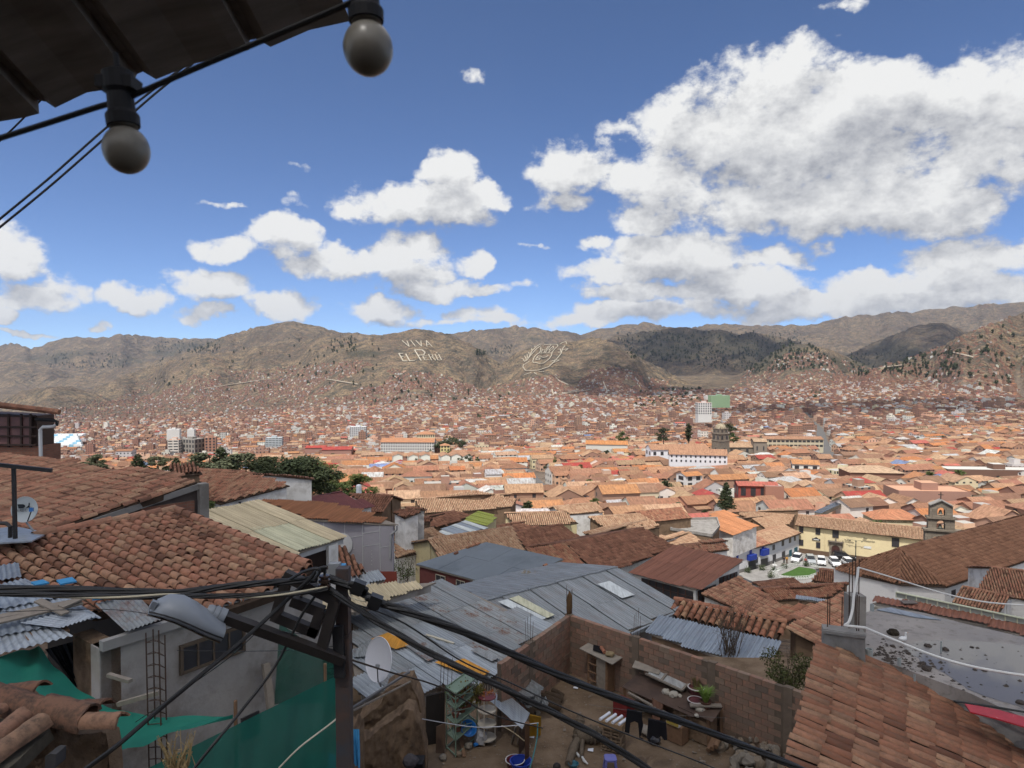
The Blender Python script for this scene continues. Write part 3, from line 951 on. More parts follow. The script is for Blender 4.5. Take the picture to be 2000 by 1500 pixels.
def left_sheets():
 grp='loose corrugated sheets on the left lean-to'
 t=thing('lean_to_roof',P(60,1300,10),'lean-to roof of bluish corrugated sheets held down by old planks','lean-to')
 pl=Plane((-40,1112),11.6,(30,1100),13,'cam')
 pl=Plane((40,1130),12.0,(-60,1148),11,'right')
 def sheet(px,mat,lift,rows=7):
  a,b,c,d_=[pl.cast(*p) for p in px]
  wid=(b-a).length; n=max(2,int(wid/.076))*6
  V,F=[],[]
  for j in range(3):
   s=j/2
   for i in range(n+1):
    u=i/n
    p=(a*(1-u)+b*u)*(1-s)+(d_*(1-u)+c*u)*s
    p=p+pl.n*(.014*math.sin(i/6*2*math.pi)+lift)
    V.append(p)
  for j in range(2):
   for i in range(n):
    k=j*(n+1)+i; F.append((k,k+1,k+n+2,k+n+1))
  m=MB(); m.v=[tuple(p) for p in V]; m.f=F; m.mi=[0]*len(F)
  return m.build('sheet',mat,t,smooth=True)
 sheet([(-60,1120),(36,1104),(42,1132),(-60,1150)],z_blue,.06)
 sheet([(-60,1158),(48,1132),(120,1168),(-60,1205)],z_blue,.03)
 sheet([(-60,1196),(125,1160),(198,1206),(-60,1252)],z_blue,.0)
 sheet([(-60,1240),(100,1212),(143,1238),(-60,1288)],z_light,-.03)
 sheet([(40,1222),(140,1196),(192,1208),(118,1232)],z_blue,.05)
 sheet([(186,1183),(266,1163),(314,1214),(246,1238)],z_rust,.04)
 for k,(a,b) in enumerate((((-40,1222),(140,1184)),((-40,1236),(160,1188)),((74,1188),(128,1214)),((118,1204),(172,1180)))):
  MB().bar(pl.cast(*a)+pl.n*(.08+.03*k),pl.cast(*b)+pl.n*(.08+.03*k),.13,.03,up=pl.n).build('plank',wood,t)
 for (a,b,c,d_) in (((180,1186),(196,1170),(226,1168),(214,1182)),((110,1148),(140,1142),(150,1150),(118,1156)),((60,1152),(84,1147),(96,1153),(70,1158))):
  m=MB(); m.prism([pl.cast(*q)+pl.n*.12 for q in (a,b,c,d_)],pl.n*.03); m.build('tarpaulin_scrap',blue_tarp,t)
 for x0 in (-20,60,130):
  MB().bar(pl.cast(x0,1260-x0*.25)-pl.n*.1,pl.cast(x0-30,1180-x0*.2)-pl.n*.1,.09,.12).build('rafter',wood_b,t)
left_sheets()
def hang_cloth(name,pts,mat,parent=None,nx=40,nz=14,folds=9,amp=.05,**kw):
 tl,tr,br,bl=[Vector(p) for p in pts]
 V,F=[],[]
 nrm=(tr-tl).cross(bl-tl).normalized()
 for j in range(nz+1):
  s=j/nz
  for i in range(nx+1):
   u=i/nx
   p=(tl*(1-u)+tr*u)*(1-s)+(bl*(1-u)+br*u)*s
   w=amp*(.35+.65*s)*(math.sin(u*folds*2*math.pi+1.3*math.sin(s*3))+.4*math.sin(u*folds*4.7*math.pi+s*5))
   V.append(p+nrm*w)
 for j in range(nz):
  for i in range(nx):
   k=j*(nx+1)+i; F.append((k,k+1,k+nx+2,k+nx+1))
 m=MB(); m.v=[tuple(p) for p in V]; m.f=F; m.mi=[0]*len(F)
 return m.build(name,mat,parent,smooth=True,**kw)
hang_cloth('plastic_curtain',[P(88,1268,11.2),P(204,1236,11.6),P(202,1354,11.4),P(150,1345,11.2)],black_plastic,nx=60,folds=8,amp=.05,
  label='black plastic sheet hanging crumpled under the lean-to roof',cat='plastic sheet')
def net_mat(name,c,trans=.25):
 k=NB(name)
 f=k.noise(2.0,5,.6)
 k.color(k.mix(f,[v*.7 for v in c],[v*1.25 for v in c])); k.rough(.7,.2)
 w=k.noise(1.0,3,.5,vec=k.mapping(k.tc.outputs['Object'],(40,40,40)))
 k.bump(w,.15,.01)
 tr=k.N.new('ShaderNodeBsdfTransparent'); mx=k.N.new('ShaderNodeMixShader'); mx.inputs[0].default_value=trans
 tl=k.N.new('ShaderNodeBsdfTranslucent'); tl.inputs[0].default_value=(c[0]*1.2,c[1]*1.2,c[2]*1.2,1)
 m2=k.N.new('ShaderNodeMixShader'); m2.inputs[0].default_value=.35
 k.link(k.b.outputs[0],m2.inputs[1]); k.link(tl.outputs[0],m2.inputs[2])
 k.link(m2.outputs[0],mx.inputs[1]); k.link(tr.outputs[0],mx.inputs[2])
 k.link(mx.outputs[0],k.N['Material Output'].inputs[0])
 return k.m
net=net_mat('green_shade_net',(.022,.21,.155),.03)
net_d=net_mat('dark_green_net',(.012,.085,.062),.18)
def sail():
 top=[(-40,1290,9.5),(40,1272,10.6),(76,1262,10.9),(105,1300,10.7),(150,1342,10.4),(200,1376,10.1),(260,1394,9.9),(340,1401,9.7),(455,1396,9.6)]
 bot=[(-40,1420,7.4),(40,1430,7.5),(90,1440,7.6),(130,1450,7.7),(170,1462,7.9),(217,1473,8.2),(280,1455,8.7),(345,1428,9.1),(455,1398,9.6)]
 V,F=[],[]; nr=12; m_=5
 def interp(l,t):
  x=t*(len(l)-1); i=min(int(x),len(l)-2); f=x-i
  return P(*l[i])*(1-f)+P(*l[i+1])*f
 nc=48
 for j in range(nr+1):
  s=j/nr
  for i in range(nc+1):
   u=i/nc
   p=interp(top,u)*(1-s)+interp(bot,u)*s
   p.z-=.28*math.sin(math.pi*s)*(1-u*.9)+.02*math.sin(u*40+s*9)
   V.append(tuple(p))
 for j in range(nr):
  for i in range(nc):
   k=j*(nc+1)+i; F.append((k,k+1,k+nc+2,k+nc+1))
 m=MB(); m.v,m.f,m.mi=V,F,[0]*len(F)
 m.build('shade_net',net,smooth=True,label='slack turquoise green shade net stretched like a sail in front of the lean-to',cat='shade net')
sail()
hang_cloth('net_fence',[P(270,1510,8.6),P(660,1318,11.0),P(662,1560,10.6),P(262,1640,8.3)],net_mat('deep_green_net',(.014,.125,.095),.10),nx=60,nz=10,folds=4,amp=.03,
  label='long dark green net fence running down behind the lamp pole',cat='net fence')
hang_cloth('net_screen',[P(546,1217,12.3),P(668,1300,12.6),P(668,1372,12.6),P(536,1376,12.2)],net_d,nx=40,folds=3,amp=.02,
  label='tall dark green net screen tied beside the plastered wall',cat='net screen')
for k,(x,y0,y1,d) in enumerate(((460,1368,1450,9.9),(635,1296,1400,11.0))):
 MB().bar(P(x,y0,d),P(x+2,y1+60,d),.04).build('fence_stake',wood_b,label=('thin stake at the pointed end of the green sail','thin stake behind the green net fence near the pole')[k],cat='stake',group='fence stakes')
def rebar_cage():
 t=thing('rebar_column',P(305,1490,9.6),'tall column of rusty reinforcing bars tied with hoops before the plastered wall','rebar column')
 d0=9.6
 tops=[(285,1236,9.6),(299,1229,9.75),(310,1231,9.5),(322,1240,9.65)]
 bots=[(293,1560,9.6),(306,1560,9.75),(318,1560,9.5),(328,1560,9.65)]
 for a,b in zip(tops,bots):
  MB().tube([P(*a),P(*b)],.011,6).build('bar',rebar,t)
 for k in range(14):
  s=.06+k*.07
  ring=[P(*a)*(1-s)+P(*b)*s for a,b in zip(tops,bots)]
  o=[0,1,3,2,0]
  MB().tube([ring[i] for i in o],.006,5).build('hoop',rebar,t)
rebar_cage()
MB().bar(P(212,1318,10.2),P(255,1330,10.0),.07,.05).build('loose_plank',wood,label='short broken plank sticking out of the ruined bay',cat='plank')
MB().bar(P(231,1375,10.0),P(312,1352,9.9),.07,.06).build('loose_plank',wood,label='long thin plank wedged behind the rebar column',cat='plank')
def mud_wall():
 t=thing('adobe_wall',P(100,1500,5.6),'crumbling adobe wall end capped with old mossy barrel tiles','wall')
 bm=bmesh.new(); d=5.6
 out=[(-60,1350),(30,1352),(90,1395),(150,1425),(195,1445),(208,1470),(212,1500),(226,1540),(230,1600),(-60,1600)]
 a=[P(x,y,d) for x,y in out]
 n=34
 xs=np.linspace(-60,232,n); V,F=[],[]
 topy=np.interp(xs,[-60,30,90,150,195,208,212,232],[1350,1352,1390,1422,1440,1462,1490,1600])
 rows=26
 for i,x in enumerate(xs):
  for j in range(rows+1):
   y=topy[i]+(1640-topy[i])*j/rows
   p=P(x,y,d+.9*(x-230)/290*-.6)
   r=mnoise.fractal(p*3.0,1.0,2.0,5)
   q=p+Vector((0,-1,0))*(r*.16+.05*j/rows)
   V.append(q)
 for i in range(n-1):
  for j in range(rows):
   k=i*(rows+1)+j; F.append((k,k+1,k+rows+2,k+rows+1))
 base=len(V)
 for i in range(n):
  V.append(V[i*(rows+1)]+Vector((.02,.16,-.03)))
 for i in range(n):V.append(V[base+i]+Vector((0,0,-2.5)))
 for i in range(n-1):
  F.append((i*(rows+1),(i+1)*(rows+1),base+i+1,base+i))
  F.append((base+i,base+i+1,base+n+i+1,base+n+i))
 m=MB(); m.v=[tuple(p) for p in V]; m.f=F; m.mi=[0]*len(F)
 m.build('wall',adobe,t,smooth=True)
 old=tile_mat('mossy_tile',[(.13,.07,.048),(.20,.10,.066),(.16,.088,.06),(.235,.125,.082)],lichen=(.035,.032,.028),amount=1.0)
 fresh=tile_mat('worn_tile',[(.27,.11,.07),(.27,.175,.115),(.23,.115,.078)],lichen=(.05,.042,.035),amount=.8)
 def barrel(p0,p1,r,mat,up,n=10,r2=None):
  p0,p1=Vector(p0),Vector(p1); dd=(p1-p0).normalized(); x=dd.cross(Vector(up)).normalized(); y=x.cross(dd).normalized()
  m=MB(); r2=r2 or r; rings=[]
  NS=9
  for s in [i/NS for i in range(NS+1)]:
   p=p0*(1-s)+p1*s; rr=r*(1-s)+r2*s
   for thick in (0,.018):
    rings.append([p+dd*(.02*mnoise.noise(p0*5+Vector((k*.9,s,0))) if s in (0,1) else 0)+(x*math.cos(math.pi*k/n)+y*math.sin(math.pi*k/n))*(rr-thick+.010*mnoise.fractal(p*9+Vector((k*.35,0,0)),1,2,4)) for k in range(n+1)])
  for g in range(NS):
   for side in (0,1):
    A,B=rings[g*2+side],rings[g*2+2+side]
    for k in range(n):
     q=(A[k],A[k+1],B[k+1],B[k]); m.quad(*(q if side==0 else q[::-1]))
  for e in (0,2*NS):
   A,B=rings[e],rings[e+1]
   for k in range(n):m.quad(A[k],A[k+1],B[k+1],B[k])
  for k in (0,n):
   for g in range(NS):m.quad(rings[g*2][k],rings[g*2+2][k],rings[g*2+3][k],rings[g*2+1][k])
  m.build('tile',mat,t,smooth=True)
 up=Vector((0,-.35,1))
 barrel(P(-40,1352,5.9),P(62,1383,5.75),.12,old,up)
 barrel(P(2,1368,5.7),P(95,1402,5.6),.125,old,up)
 barrel(P(60,1385,5.6),P(112,1412,5.5),.12,old,up)
 barrel(P(92,1388,5.55),P(176,1408,5.45),.13,old,up)
 barrel(P(20,1357,6.0),P(84,1352,5.9),.10,old,up)
 barrel(P(150,1392,5.7),P(211,1388,5.6),.10,old,up)
 barrel(P(168,1410,5.4),P(241,1410,5.3),.075,fresh,up)
 upl=Vector((.1,-.5,1))
 barrel(P(-30,1462,4.9),P(44,1400,5.35),.075,fresh,upl)
 barrel(P(-40,1500,4.7),P(84,1412,5.3),.085,fresh,upl)
 barrel(P(-30,1402,5.3),P(2,1388,5.5),.06,fresh,upl)
 b=MB(); b.prism([P(-60,1500,4.75),P(-60,1400,5.5),P(90,1410,5.45),P(98,1425,5.3),P(30,1490,4.85),P(-10,1520,4.7)],(0,.05,-.10)); b.build('tile_bed',simple('old_mortar',(.09,.08,.065),.95,.1,var=.5,scale=14,bump=.5),t)
 st=simple('pale_stone',(.30,.28,.25),.9,.2)
 for x,y,r in ():
  bm=bmesh.new(); bmesh.ops.create_icosphere(bm,subdivisions=2,radius=r*1.4)
  for v in bm.verts:v.co *= 1+.3*mnoise.noise(v.co*40)
  me=bpy.data.meshes.new('stone'); bm.to_mesh(me); bm.free(); me.materials.append(st)
  o=newobj('stone',me,t); o.location=P(x,y,5.47)-worldloc(t)
 s=MB(); s.prism([P(88,1478,5.1),P(98,1472,5.1),P(110,1473,5.1),P(108,1500,5.1),P(88,1503,5.1)],(0,.12,0)); s.build('slate',simple('dark_slate',(.05,.05,.055),.8,.3),t)
mud_wall()
def antenna_and_dish():
 t=thing('steel_post',P(27,1045,12.5),'thin black T-shaped steel post in front of the tile roof','post')
 MB().bar(P(27,914,12.5),P(30,1052,12.5),.06,.05).build('upright',steel,t)
 MB().bar(P(-30,905,12.3),P(102,919,12.6),.07,.07).build('crossbar',steel,t)
 MB().tube([P(-20,1021,12.6),P(12,1022,12.6),P(20,1028,12.6),P(20,1050,12.6)],.035,6).build('hand_rail',steel,t)
 m=MB(); m.prism([P(-40,1035,13.6),P(30,1028,14.6),P(95,1040,14.4),P(62,1056,13.0),P(-40,1062,12.9)],(0,0,-.03))
 m.build('gutter_sheet',z_light,label='pale metal flashing sheet under the satellite dish',cat='metal sheet')
 dish('satellite_dish',P(48,995,14.0),.26,(.35,-1,.18),'round pale satellite dish with dark block letters over the tile roof',True)
def dish(name,c,r,aim,label,logo=False,foot=None,squash=.9):
 aim=Vector(aim).normalized(); x=aim.cross(Z1).normalized(); x=-x if x.x<0 else x; y=Z1-aim*aim.dot(Z1); y.normalize()
 t=thing(name,c-Z1*r*1.6,label,'satellite dish')
 white=simple('dish_paint' if logo else 'white_dish_paint',(.42,.46,.47) if logo else (.62,.63,.68),.5,.4,var=.08)
 V,F=[],[]; n=32; rg=8
 for j in range(rg+1):
  q=j/rg
  for k in range(n):
   th=2*math.pi*k/n
   V.append(c+x*(math.cos(th)*r*q*squash)+y*(math.sin(th)*r*q)+aim*(q*q*r*.16-r*.16))
 for j in range(rg):
  for k in range(n):
   F.append((j*n+k,j*n+(k+1)%n,(j+1)*n+(k+1)%n,(j+1)*n+k))
 m=MB(); m.v=[tuple(p) for p in V]; m.f=F; m.mi=[0]*len(F)
 b=m.build('reflector',white,t,smooth=True)
 m=MB(); ring=[c+x*(math.cos(2*math.pi*k/n)*r*squash)+y*(math.sin(2*math.pi*k/n)*r) for k in range(n+1)]
 m.tube(ring,r*.022,6).build('rim',white,t,smooth=True)
 grey=simple('dish_arm',(.25,.26,.27),.5,.5)
 ft=foot or (c+Vector((r*.55,.05,-r*1.75)))
 MB().tube([c-aim*.08-y*r*.3,c-aim*.1-y*r*1.02+x*r*.05,ft],.02,8).build('mast',grey,t)
 hb=c-y*r*.93+x*(r*.25)+aim*.01; hd=c+x*r*.62-y*r*.15+aim*r*.55
 MB().tube([hb,hd],.012,6).build('feed_arm',steel,t)
 lnb=MB(); lnb.box(hd+y*.03,x*.035,y*.04,aim*.03); lnb.build('receiver',simple('blue_receiver',(.03,.14,.38),.5,.4) if logo else grey,t)
 if logo:
  ink=simple('dish_ink',(.02,.025,.03),.7,.2)
  cu=bpy.data.curves.new('lettering','FONT'); cu.body='DIRECTV'; cu.size=r*.31; cu.align_x='CENTER'; cu.extrude=.0006
  cu.materials.append(ink); o=text_mesh(cu,t)
  p=c-y*r*.16-x*r*.02+aim*.003-worldloc(t)
  o.matrix_basis=Matrix(((x.x,y.x,aim.x,p.x),(x.y,y.y,aim.y,p.y),(x.z,y.z,aim.z,p.z),(0,0,0,1)))
  q=lambda u,v:c+x*(u*r)+y*(v*r)+aim*.004
  m=MB()
  m.quad(*[q(u,v) for u,v in ((-.48,.44),(-.10,.42),(.02,.34),(.06,.26),(.0,.16),(-.12,.10),(-.40,.10))][::-1])
  m.quad(*[q(u,v) for u,v in ((.04,.10),(.36,.12),(.34,.50),(.27,.50),(.26,.30),(.16,.18))])
  m.build('emblem',ink,t)
 return t
antenna_and_dish()
# ------------------------------------------------------------------ lamp pole, luminaire, cables, awning and string lights
def pole_and_bracket():
 t=thing('lamp_pole',P(672,1560,6.0),'rusty blue-grey steel pole with a black fret-shaped lamp bracket','lamp pole')
 k=NB('pole_paint')
 geo=k.N.new('ShaderNodeNewGeometry')
 col=k.ramp(k.noise(3.0,6,.65),[(.3,(.04,.052,.07)),(.52,(.062,.048,.045)),(.72,(.10,.052,.038))])
 k.color(col); k.rough(.7,.3); k.bump(k.noise(40,5),.2,.01)
 d=6.0
 MB().bar(P(670.5,1108,d),P(671,1235,d),.11,.11,up=(0,1,0)).build('upper_post',k.m,t)
 MB().bar(P(671,1236,d),P(676,1640,d),.125,.125,up=(0,1,0)).build('post',k.m,t)
 MB().bar(P(660,1222,d-.09),P(664,1322,d-.09),.09,.05,up=(0,1,0)).build('clamp_plate',steel,t)
 def member(a,b,w=.085,dd=(5.85,5.85)):
  MB().bar(P(a[0],a[1],dd[0]),P(b[0],b[1],dd[1]),w,w,up=(0,1,0)).build('bracket_bar',brk,t)
 brk=simple('bracket_steel',(.022,.018,.017),.6,.4,var=.5,scale=8)
 member((556,1122),(662,1174)); member((563,1126),(538,1206)); member((533,1200),(621,1236)); member((610,1240),(628,1190))
 member((632,1195),(570,1172)); member((655,1170),(629,1266),.09)
 MB().bar(P(436,1204,5.45),P(670,1289,5.9),.075,.085,up=(0,1,0)).build('lamp_arm',brk,t)
 ins=MB(); c=P(634,1146,5.8)
 prof=[(.0,0),(.05,.0),(.052,.02),(.03,.03),(.05,.042),(.05,.062),(.03,.072),(.046,.084),(.046,.1),(.0,.105)]
 ins.lathe(c,prof,14); ins.build('insulator',simple('brown_porcelain',(.045,.028,.022),.25,.6),t,smooth=True)
 MB().bar(P(634,1150,5.8),P(634,1108,5.8),.018).build('insulator_bolt',steel,t)
 MB().bar(P(600,1139,5.75),P(622,1115,5.75),.05,.02).build('strap',simple('galvanised_strap',(.30,.32,.34),.45,.5,metal=.5),t)
 MB().bar(P(586,1178,5.9),P(592,1152,5.9),.02).build('tie',wood,t)
 mb=MB(); mb.box(P(654,1112,6.15),(.05,0,0),(0,.04,0),(0,0,.06)); mb.build('meter_box',simple('grey_box',(.22,.23,.24),.6,.4),t)
 mb=MB(); mb.box(P(668,1113,6.2),(.03,0,0),(0,.04,0),(0,0,.05)); mb.build('blue_cap',blue_tarp,t)
pole_and_bracket()
def luminaire():
 t=thing('street_lamp',P(400,1225,5.4),'grey cobra-head street lamp on the end of the black arm','street lamp')
 grey=simple('lamp_housing',(.185,.205,.235),.5,.4,var=.10,scale=4,bump=.03)
 st=[((293,1190),5.15,.035,.02,.02),((303,1186),5.16,.085,.055,.03),((322,1186),5.18,.125,.092,.04),((348,1192),5.22,.145,.105,.045),
  ((375,1203),5.27,.15,.095,.05),((400,1215),5.32,.145,.075,.055),((420,1225),5.37,.13,.06,.055),((435,1232),5.40,.115,.05,.055)]
 axis=(P(435,1232,5.4)-P(293,1190,5.15)).normalized()
 wide=Vector((.25,1,-.25)); wide=(wide-axis*wide.dot(axis)).normalized()
 up=axis.cross(wide); up=up if up.z>0 else -up
 n=20
 def shell(lo,hi,top,scale=1.0,drop=0.0):
  m=MB(); rings=[]
  for (px,d,hw,tr,bd) in st:
   c=P(px[0],px[1],d); ring=[]
   for k in range(n+1):
    a=lo+(hi-lo)*k/n
    ca,sa=math.cos(a),math.sin(a)
    y=sa*(tr if sa>0 else bd)*scale
    sx=math.copysign(abs(ca)**.7,ca)
    ring.append(c+wide*(sx*hw*scale)+up*(y-drop))
   rings.append(ring)
  for A,B in zip(rings[:-1],rings[1:]):
   for k in range(n):m.quad(A[k],A[k+1],B[k+1],B[k])
  m.quad(*rings[0]); m.quad(*rings[-1][::-1])
  return m
 shell(0,math.pi,True).build('upper_housing',grey,t,smooth=True)
 shell(math.pi,2*math.pi,False,1.0,.012).build('lower_housing',grey,t,smooth=True)
 shell(math.pi*1.12,math.pi*1.88,False,.93,.03).build('lens',simple('lamp_lens',(.16,.125,.10),.2,.5),t,smooth=True)
 m=MB()
 seam=[]
 for (px,d,hw,tr,bd) in st:seam.append(P(px[0],px[1],d)-wide*hw*1.0-up*.006)
 m.tube(seam,.006,6).build('seam',steel,t)
 nk=MB(); a,b=P(404,1192,5.42),P(440,1205,5.46); dd=(b-a).normalized()
 L=(b-a).length
 prof=[(.0,0),(.045,.0),(.055,.02),(.055,.05),(.050,.055),(.060,.06),(.060,.095),(.055,.10),(.064,.105),(.062,L),(.0,L)]
 nk.lathe(a,prof,16,dd); nk.build('neck',grey,t,smooth=True)
 MB().box(P(300,1181,5.1),axis*.02,wide*.02,up*.03).build('latch',grey,t)
luminaire()
def sag(a,b,drop,n=24):
 a,b=Vector(a),Vector(b)
 return [a*(1-s)+b*s-Z1*(drop*4*s*(1-s)) for s in [i/n for i in range(n+1)]]
def path(pts,n=10):
 q=[P(*p) for p in pts]; out=[]
 for i in range(len(q)-1):
  p0,p1,p2,p3=q[max(i-1,0)],q[i],q[i+1],q[min(i+2,len(q)-1)]
  for k in range(n):
   s=k/n
   out.append(.5*((2*p1)+(p2-p0)*s+(2*p0-5*p1+4*p2-p3)*s*s+(3*p1-p0-3*p2+p3)*s**3))
 out.append(q[-1]); return out
def bundle(label,pts,strands,r,spread,mat=None,turns=5,mats=None,n=14):
 base=path(pts,n)
 t=thing('cable_bundle',base[0],label,'cable')
 m=len(base)
 for s in range(strands):
  out=[]
  for i,p in enumerate(base):
   d=(base[min(i+1,m-1)]-base[max(i-1,0)]).normalized()
   x=d.cross(Z1).normalized(); y=x.cross(d)
   a=2*math.pi*(s/strands+turns*i/m)
   out.append(p+x*(math.cos(a)*spread)+y*(math.sin(a)*spread))
  MB().tube(out,r,7).build('strand',(mats[s] if mats else rubber),t,smooth=True)
 return t
ivory=simple('ivory_cable',(.42,.38,.28),.6,.3,var=.15)
bundle('thick twisted black cable running from the pole down to the lower right corner',
 [(640,1128,5.9),(690,1148,5.85),(740,1176,5.8),(800,1196,5.8),(900,1232,5.85),(1000,1277,5.95),(1100,1322,6.05),(1200,1362,6.2),(1320,1405,6.4),(1450,1455,6.6),(1560,1500,6.8),(1700,1560,7.0)],4,.0175,.018,turns=3.2)
bundle('second black cable bundle sagging from the pole across the yard',
 [(632,1142,5.85),(700,1190,5.7),(760,1228,5.6),(850,1280,5.5),(950,1328,5.4),(1040,1372,5.35),(1120,1412,5.3),(1200,1458,5.2),(1290,1520,5.1)],3,.0145,.014,turns=2.5)
bundle('black cable bundle running level from the left edge to the pole, upper strands',
 [(-40,1150,5.2),(100,1150,5.3),(250,1155,5.4),(350,1157,5.5),(430,1147,5.55),(500,1140,5.6),(560,1136,5.7),(620,1131,5.8)],4,.014,.016,turns=1.6)
bundle('lower bundle of black cables with one ivory strand left of the pole',
 [(-40,1158,5.1),(100,1162,5.2),(250,1166,5.3),(350,1164,5.4),(450,1164,5.5),(560,1160,5.6),(640,1150,5.75)],5,.009,.014,turns=2,mats=[rubber,rubber,ivory,rubber,rubber])
def wire(label,pts,r,mat=None,cat='cable',name='cable'):
 MB().tube(path(pts),r,7).build(name,mat or rubber,smooth=True,label=label,cat=cat)
wire('thick black drop cable slanting from the pole bracket to the adobe wall',[(640,1108,5.75),(622,1112,5.75),(600,1135,5.7),(560,1172,5.65),(480,1245,5.4),(390,1320,5.1),(300,1395,4.9),(230,1455,4.7),(170,1500,4.6),(120,1540,4.5)],.017)
wire('black drop cable falling steeply from the bracket over the green fence',[(615,1165,5.8),(590,1200,5.75),(565,1250,5.7),(530,1312,5.6),(470,1390,5.4),(420,1450,5.2),(380,1500,5.1),(350,1540,5.0)],.012)
wire('thin black cable between the two thick bundles over the yard',[(660,1170,5.9),(780,1212,6.2),(900,1290,6.8),(1000,1335,7.0),(1100,1382,7.2),(1220,1432,7.4),(1340,1478,7.6),(1420,1510,7.7)],.008)
wire('thin wire low across the adobe ruin towards the yard',[(666,1282,6.0),(760,1312,7.0),(860,1342,8.0),(960,1395,9.0),(1060,1422,10.0)],.009)
wire('looping black jumper cable on top of the pole',[(560,1136,5.7),(590,1118,5.7),(618,1110,5.7),(624,1118,5.7),(612,1134,5.7)],.013)
wire('ivory jumper wire beside the junction boxes',[(681,1153,5.8),(684,1164,5.75),(697,1171,5.72),(716,1175,5.72)],.006,ivory)
wire('thin wire stretched along the plastered wall to the pole',[(-20,1196,7.0),(200,1190,7.5),(300,1200,8.0),(420,1215,7.5),(600,1240,6.6)],.004)
wire('thin dark wire low on the plastered wall',[(346,1270,9.0),(450,1272,9.0),(560,1270,8.0),(655,1262,6.4)],.004)
wire('slack wire from the lamp arm to the rebar column',[(500,1236,6.2),(440,1290,7.0),(340,1360,8.5),(265,1410,9.2)],.005)
wire('white line stretched across the net fence',[(545,1500,7.6),(585,1460,7.6),(640,1418,7.6),(660,1402,7.6)],.010,simple('white_rope',(.5,.47,.4),.8,.2),'rope','rope')
def junction(x,y,d,lab):
 t=thing('junction_box',P(x,y,d),lab,'junction box','junction boxes on the twisted cable')
 m=MB(); u=Vector((.9,.1,-.4)).normalized(); v=Vector((.1,-1,0)).normalized(); w=u.cross(v).normalized()
 c=P(x,y,d)
 m.box(c,u*.052,v*.05,w*.048); o=m.build('body',rubber,t)
 m=MB(); m.box(c+w*.052,u*.04,v*.04,w*.012); m.build('lid',rubber,t)
 for sg in (-1,1):MB().lathe(c+u*sg*.05,[(.028,0),(.026,.03),(.018,.04),(0,.04)],10,u*sg).build('gland',rubber,t)
junction(700,1146,5.78,'upper black junction box next to the pole top')
junction(733,1174,5.72,'lower black junction box on the twisted cable')
def awning():
 t=thing('awning',P(200,60,1.5),'dark corrugated awning sheet overhead at the upper left','awning')
 k=NB('awning_underside')
 f=k.noise(1.0,5,.6,vec=k.mapping(k.tc.outputs['Object'],(3,24,3)))
 k.color(k.ramp(f,[(.3,(.14,.128,.12)),(.7,(.25,.235,.225))])); k.rough(.8,.2)
 mat=k.m
 e0,e1=P(-240,298,1.62),P(930,-38,1.62)
 u=(e1-e0); L=u.length; u.normalize()
 back=Vector((-.42,-.78,.30)); back=(back-u*back.dot(u)).normalized()
 nrm=u.cross(back).normalized(); nrm=nrm if nrm.z>0 else -nrm
 def pos(x,y):
  r=ray(x,y); n=nrm
  q=r*(e0.dot(n)/r.dot(n)); return (q-e0).dot(u)
 marks=[pos(-160,272),pos(53,200),pos(250,150),pos(478,90),pos(705,30)]
 prof=[]
 for i in range(len(marks)-1):
  a,b=marks[i],marks[i+1]; w=b-a
  prof+=[(a+w*.01,.0),(a+w*.03,.030),(a+w*.10,.030),(a+w*.20,.0),(a+w*.55,.006),(a+w*.9,.0)]
 V,F=[],[]
 rng=random.Random(3)
 for j,s in enumerate((-.012,.35,.9,1.6)):
  for (p,h) in prof:
   V.append(tuple(e0+u*p+back*(s+(rng.uniform(-.004,.010) if j==0 else 0))+nrm*h))
 n=len(prof)
 for j in range(3):
  for i in range(n-1):
   a=j*n+i; F.append((a,a+1,a+n+1,a+n))
 m=MB(); m.v,m.f,m.mi=V,F,[0]*len(F); o=m.build('sheet',mat,t)
 so=o.modifiers.new('thickness','SOLIDIFY'); so.thickness=.004; so.offset=1
 MB().bar(e0+back*.62+nrm*-.06+u*-.3,e0+back*.42+nrm*-.06+u*(L*.75),.09,.10,up=nrm).build('beam',simple('awning_beam',(.02,.018,.018),.9,.1),t)
awning()
def bulb(x,y,d,r,hold_top,lab,tilt=(0.06,0,-1),hook=True):
 ax=Vector(tilt).normalized(); c=P(x,y,d)
 t=thing('festoon_lamp',c,lab,'lamp','festoon lamps under the awning')
 k=MATS.get('frosted_bulb')
 if k is None:
  kb=NB('frosted_bulb'); kb.color((.15,.138,.115)); kb.rough(.35,.45)
  kb.b.inputs['Subsurface Weight'].default_value=0.0
  MATS['frosted_bulb']=k=kb.m
 pr=[(0.0,r*1.08)]
 for i in range(1,13):
  a=math.pi*i/14
  pr.append((math.sin(a)*r,math.cos(a)*r*1.08))
 pr+=[(r*.60,-r*1.02),(r*.56,-r*1.25)]
 MB().lathe(c,pr,24,ax).build('globe',k,t,smooth=True)
 up=-ax
 h0=c+up*r*1.08
 L=hold_top
 MB().lathe(h0,[(0,0),(r*.70,0),(r*.72,L*.18),(r*.58,L*.26),(r*.56,L*.55),(r*.68,L*.62),(r*.66,L*.92),(r*.3,L),(0,L)],18,up).build('holder',black_plastic,t,smooth=False)
 if hook:
  MB().box(h0+up*L*.72,(r*.82,0,0),(0,r*.5,0),(0,0,L*.10)).build('cable_clamp',black_plastic,t)
  MB().lathe(h0+up*L*.98,[(r*.12,0),(r*.12,L*.28),(0,L*.3)],8,up).build('hook',black_plastic,t)
bulb(247,293,.86,.0272,.072,'frosted bulb in a black holder hanging at the upper left',(.10,0,-1))
bulb(719,95,.80,.0286,.070,'larger frosted bulb cut by the top edge of the frame',(.06,0,-1))
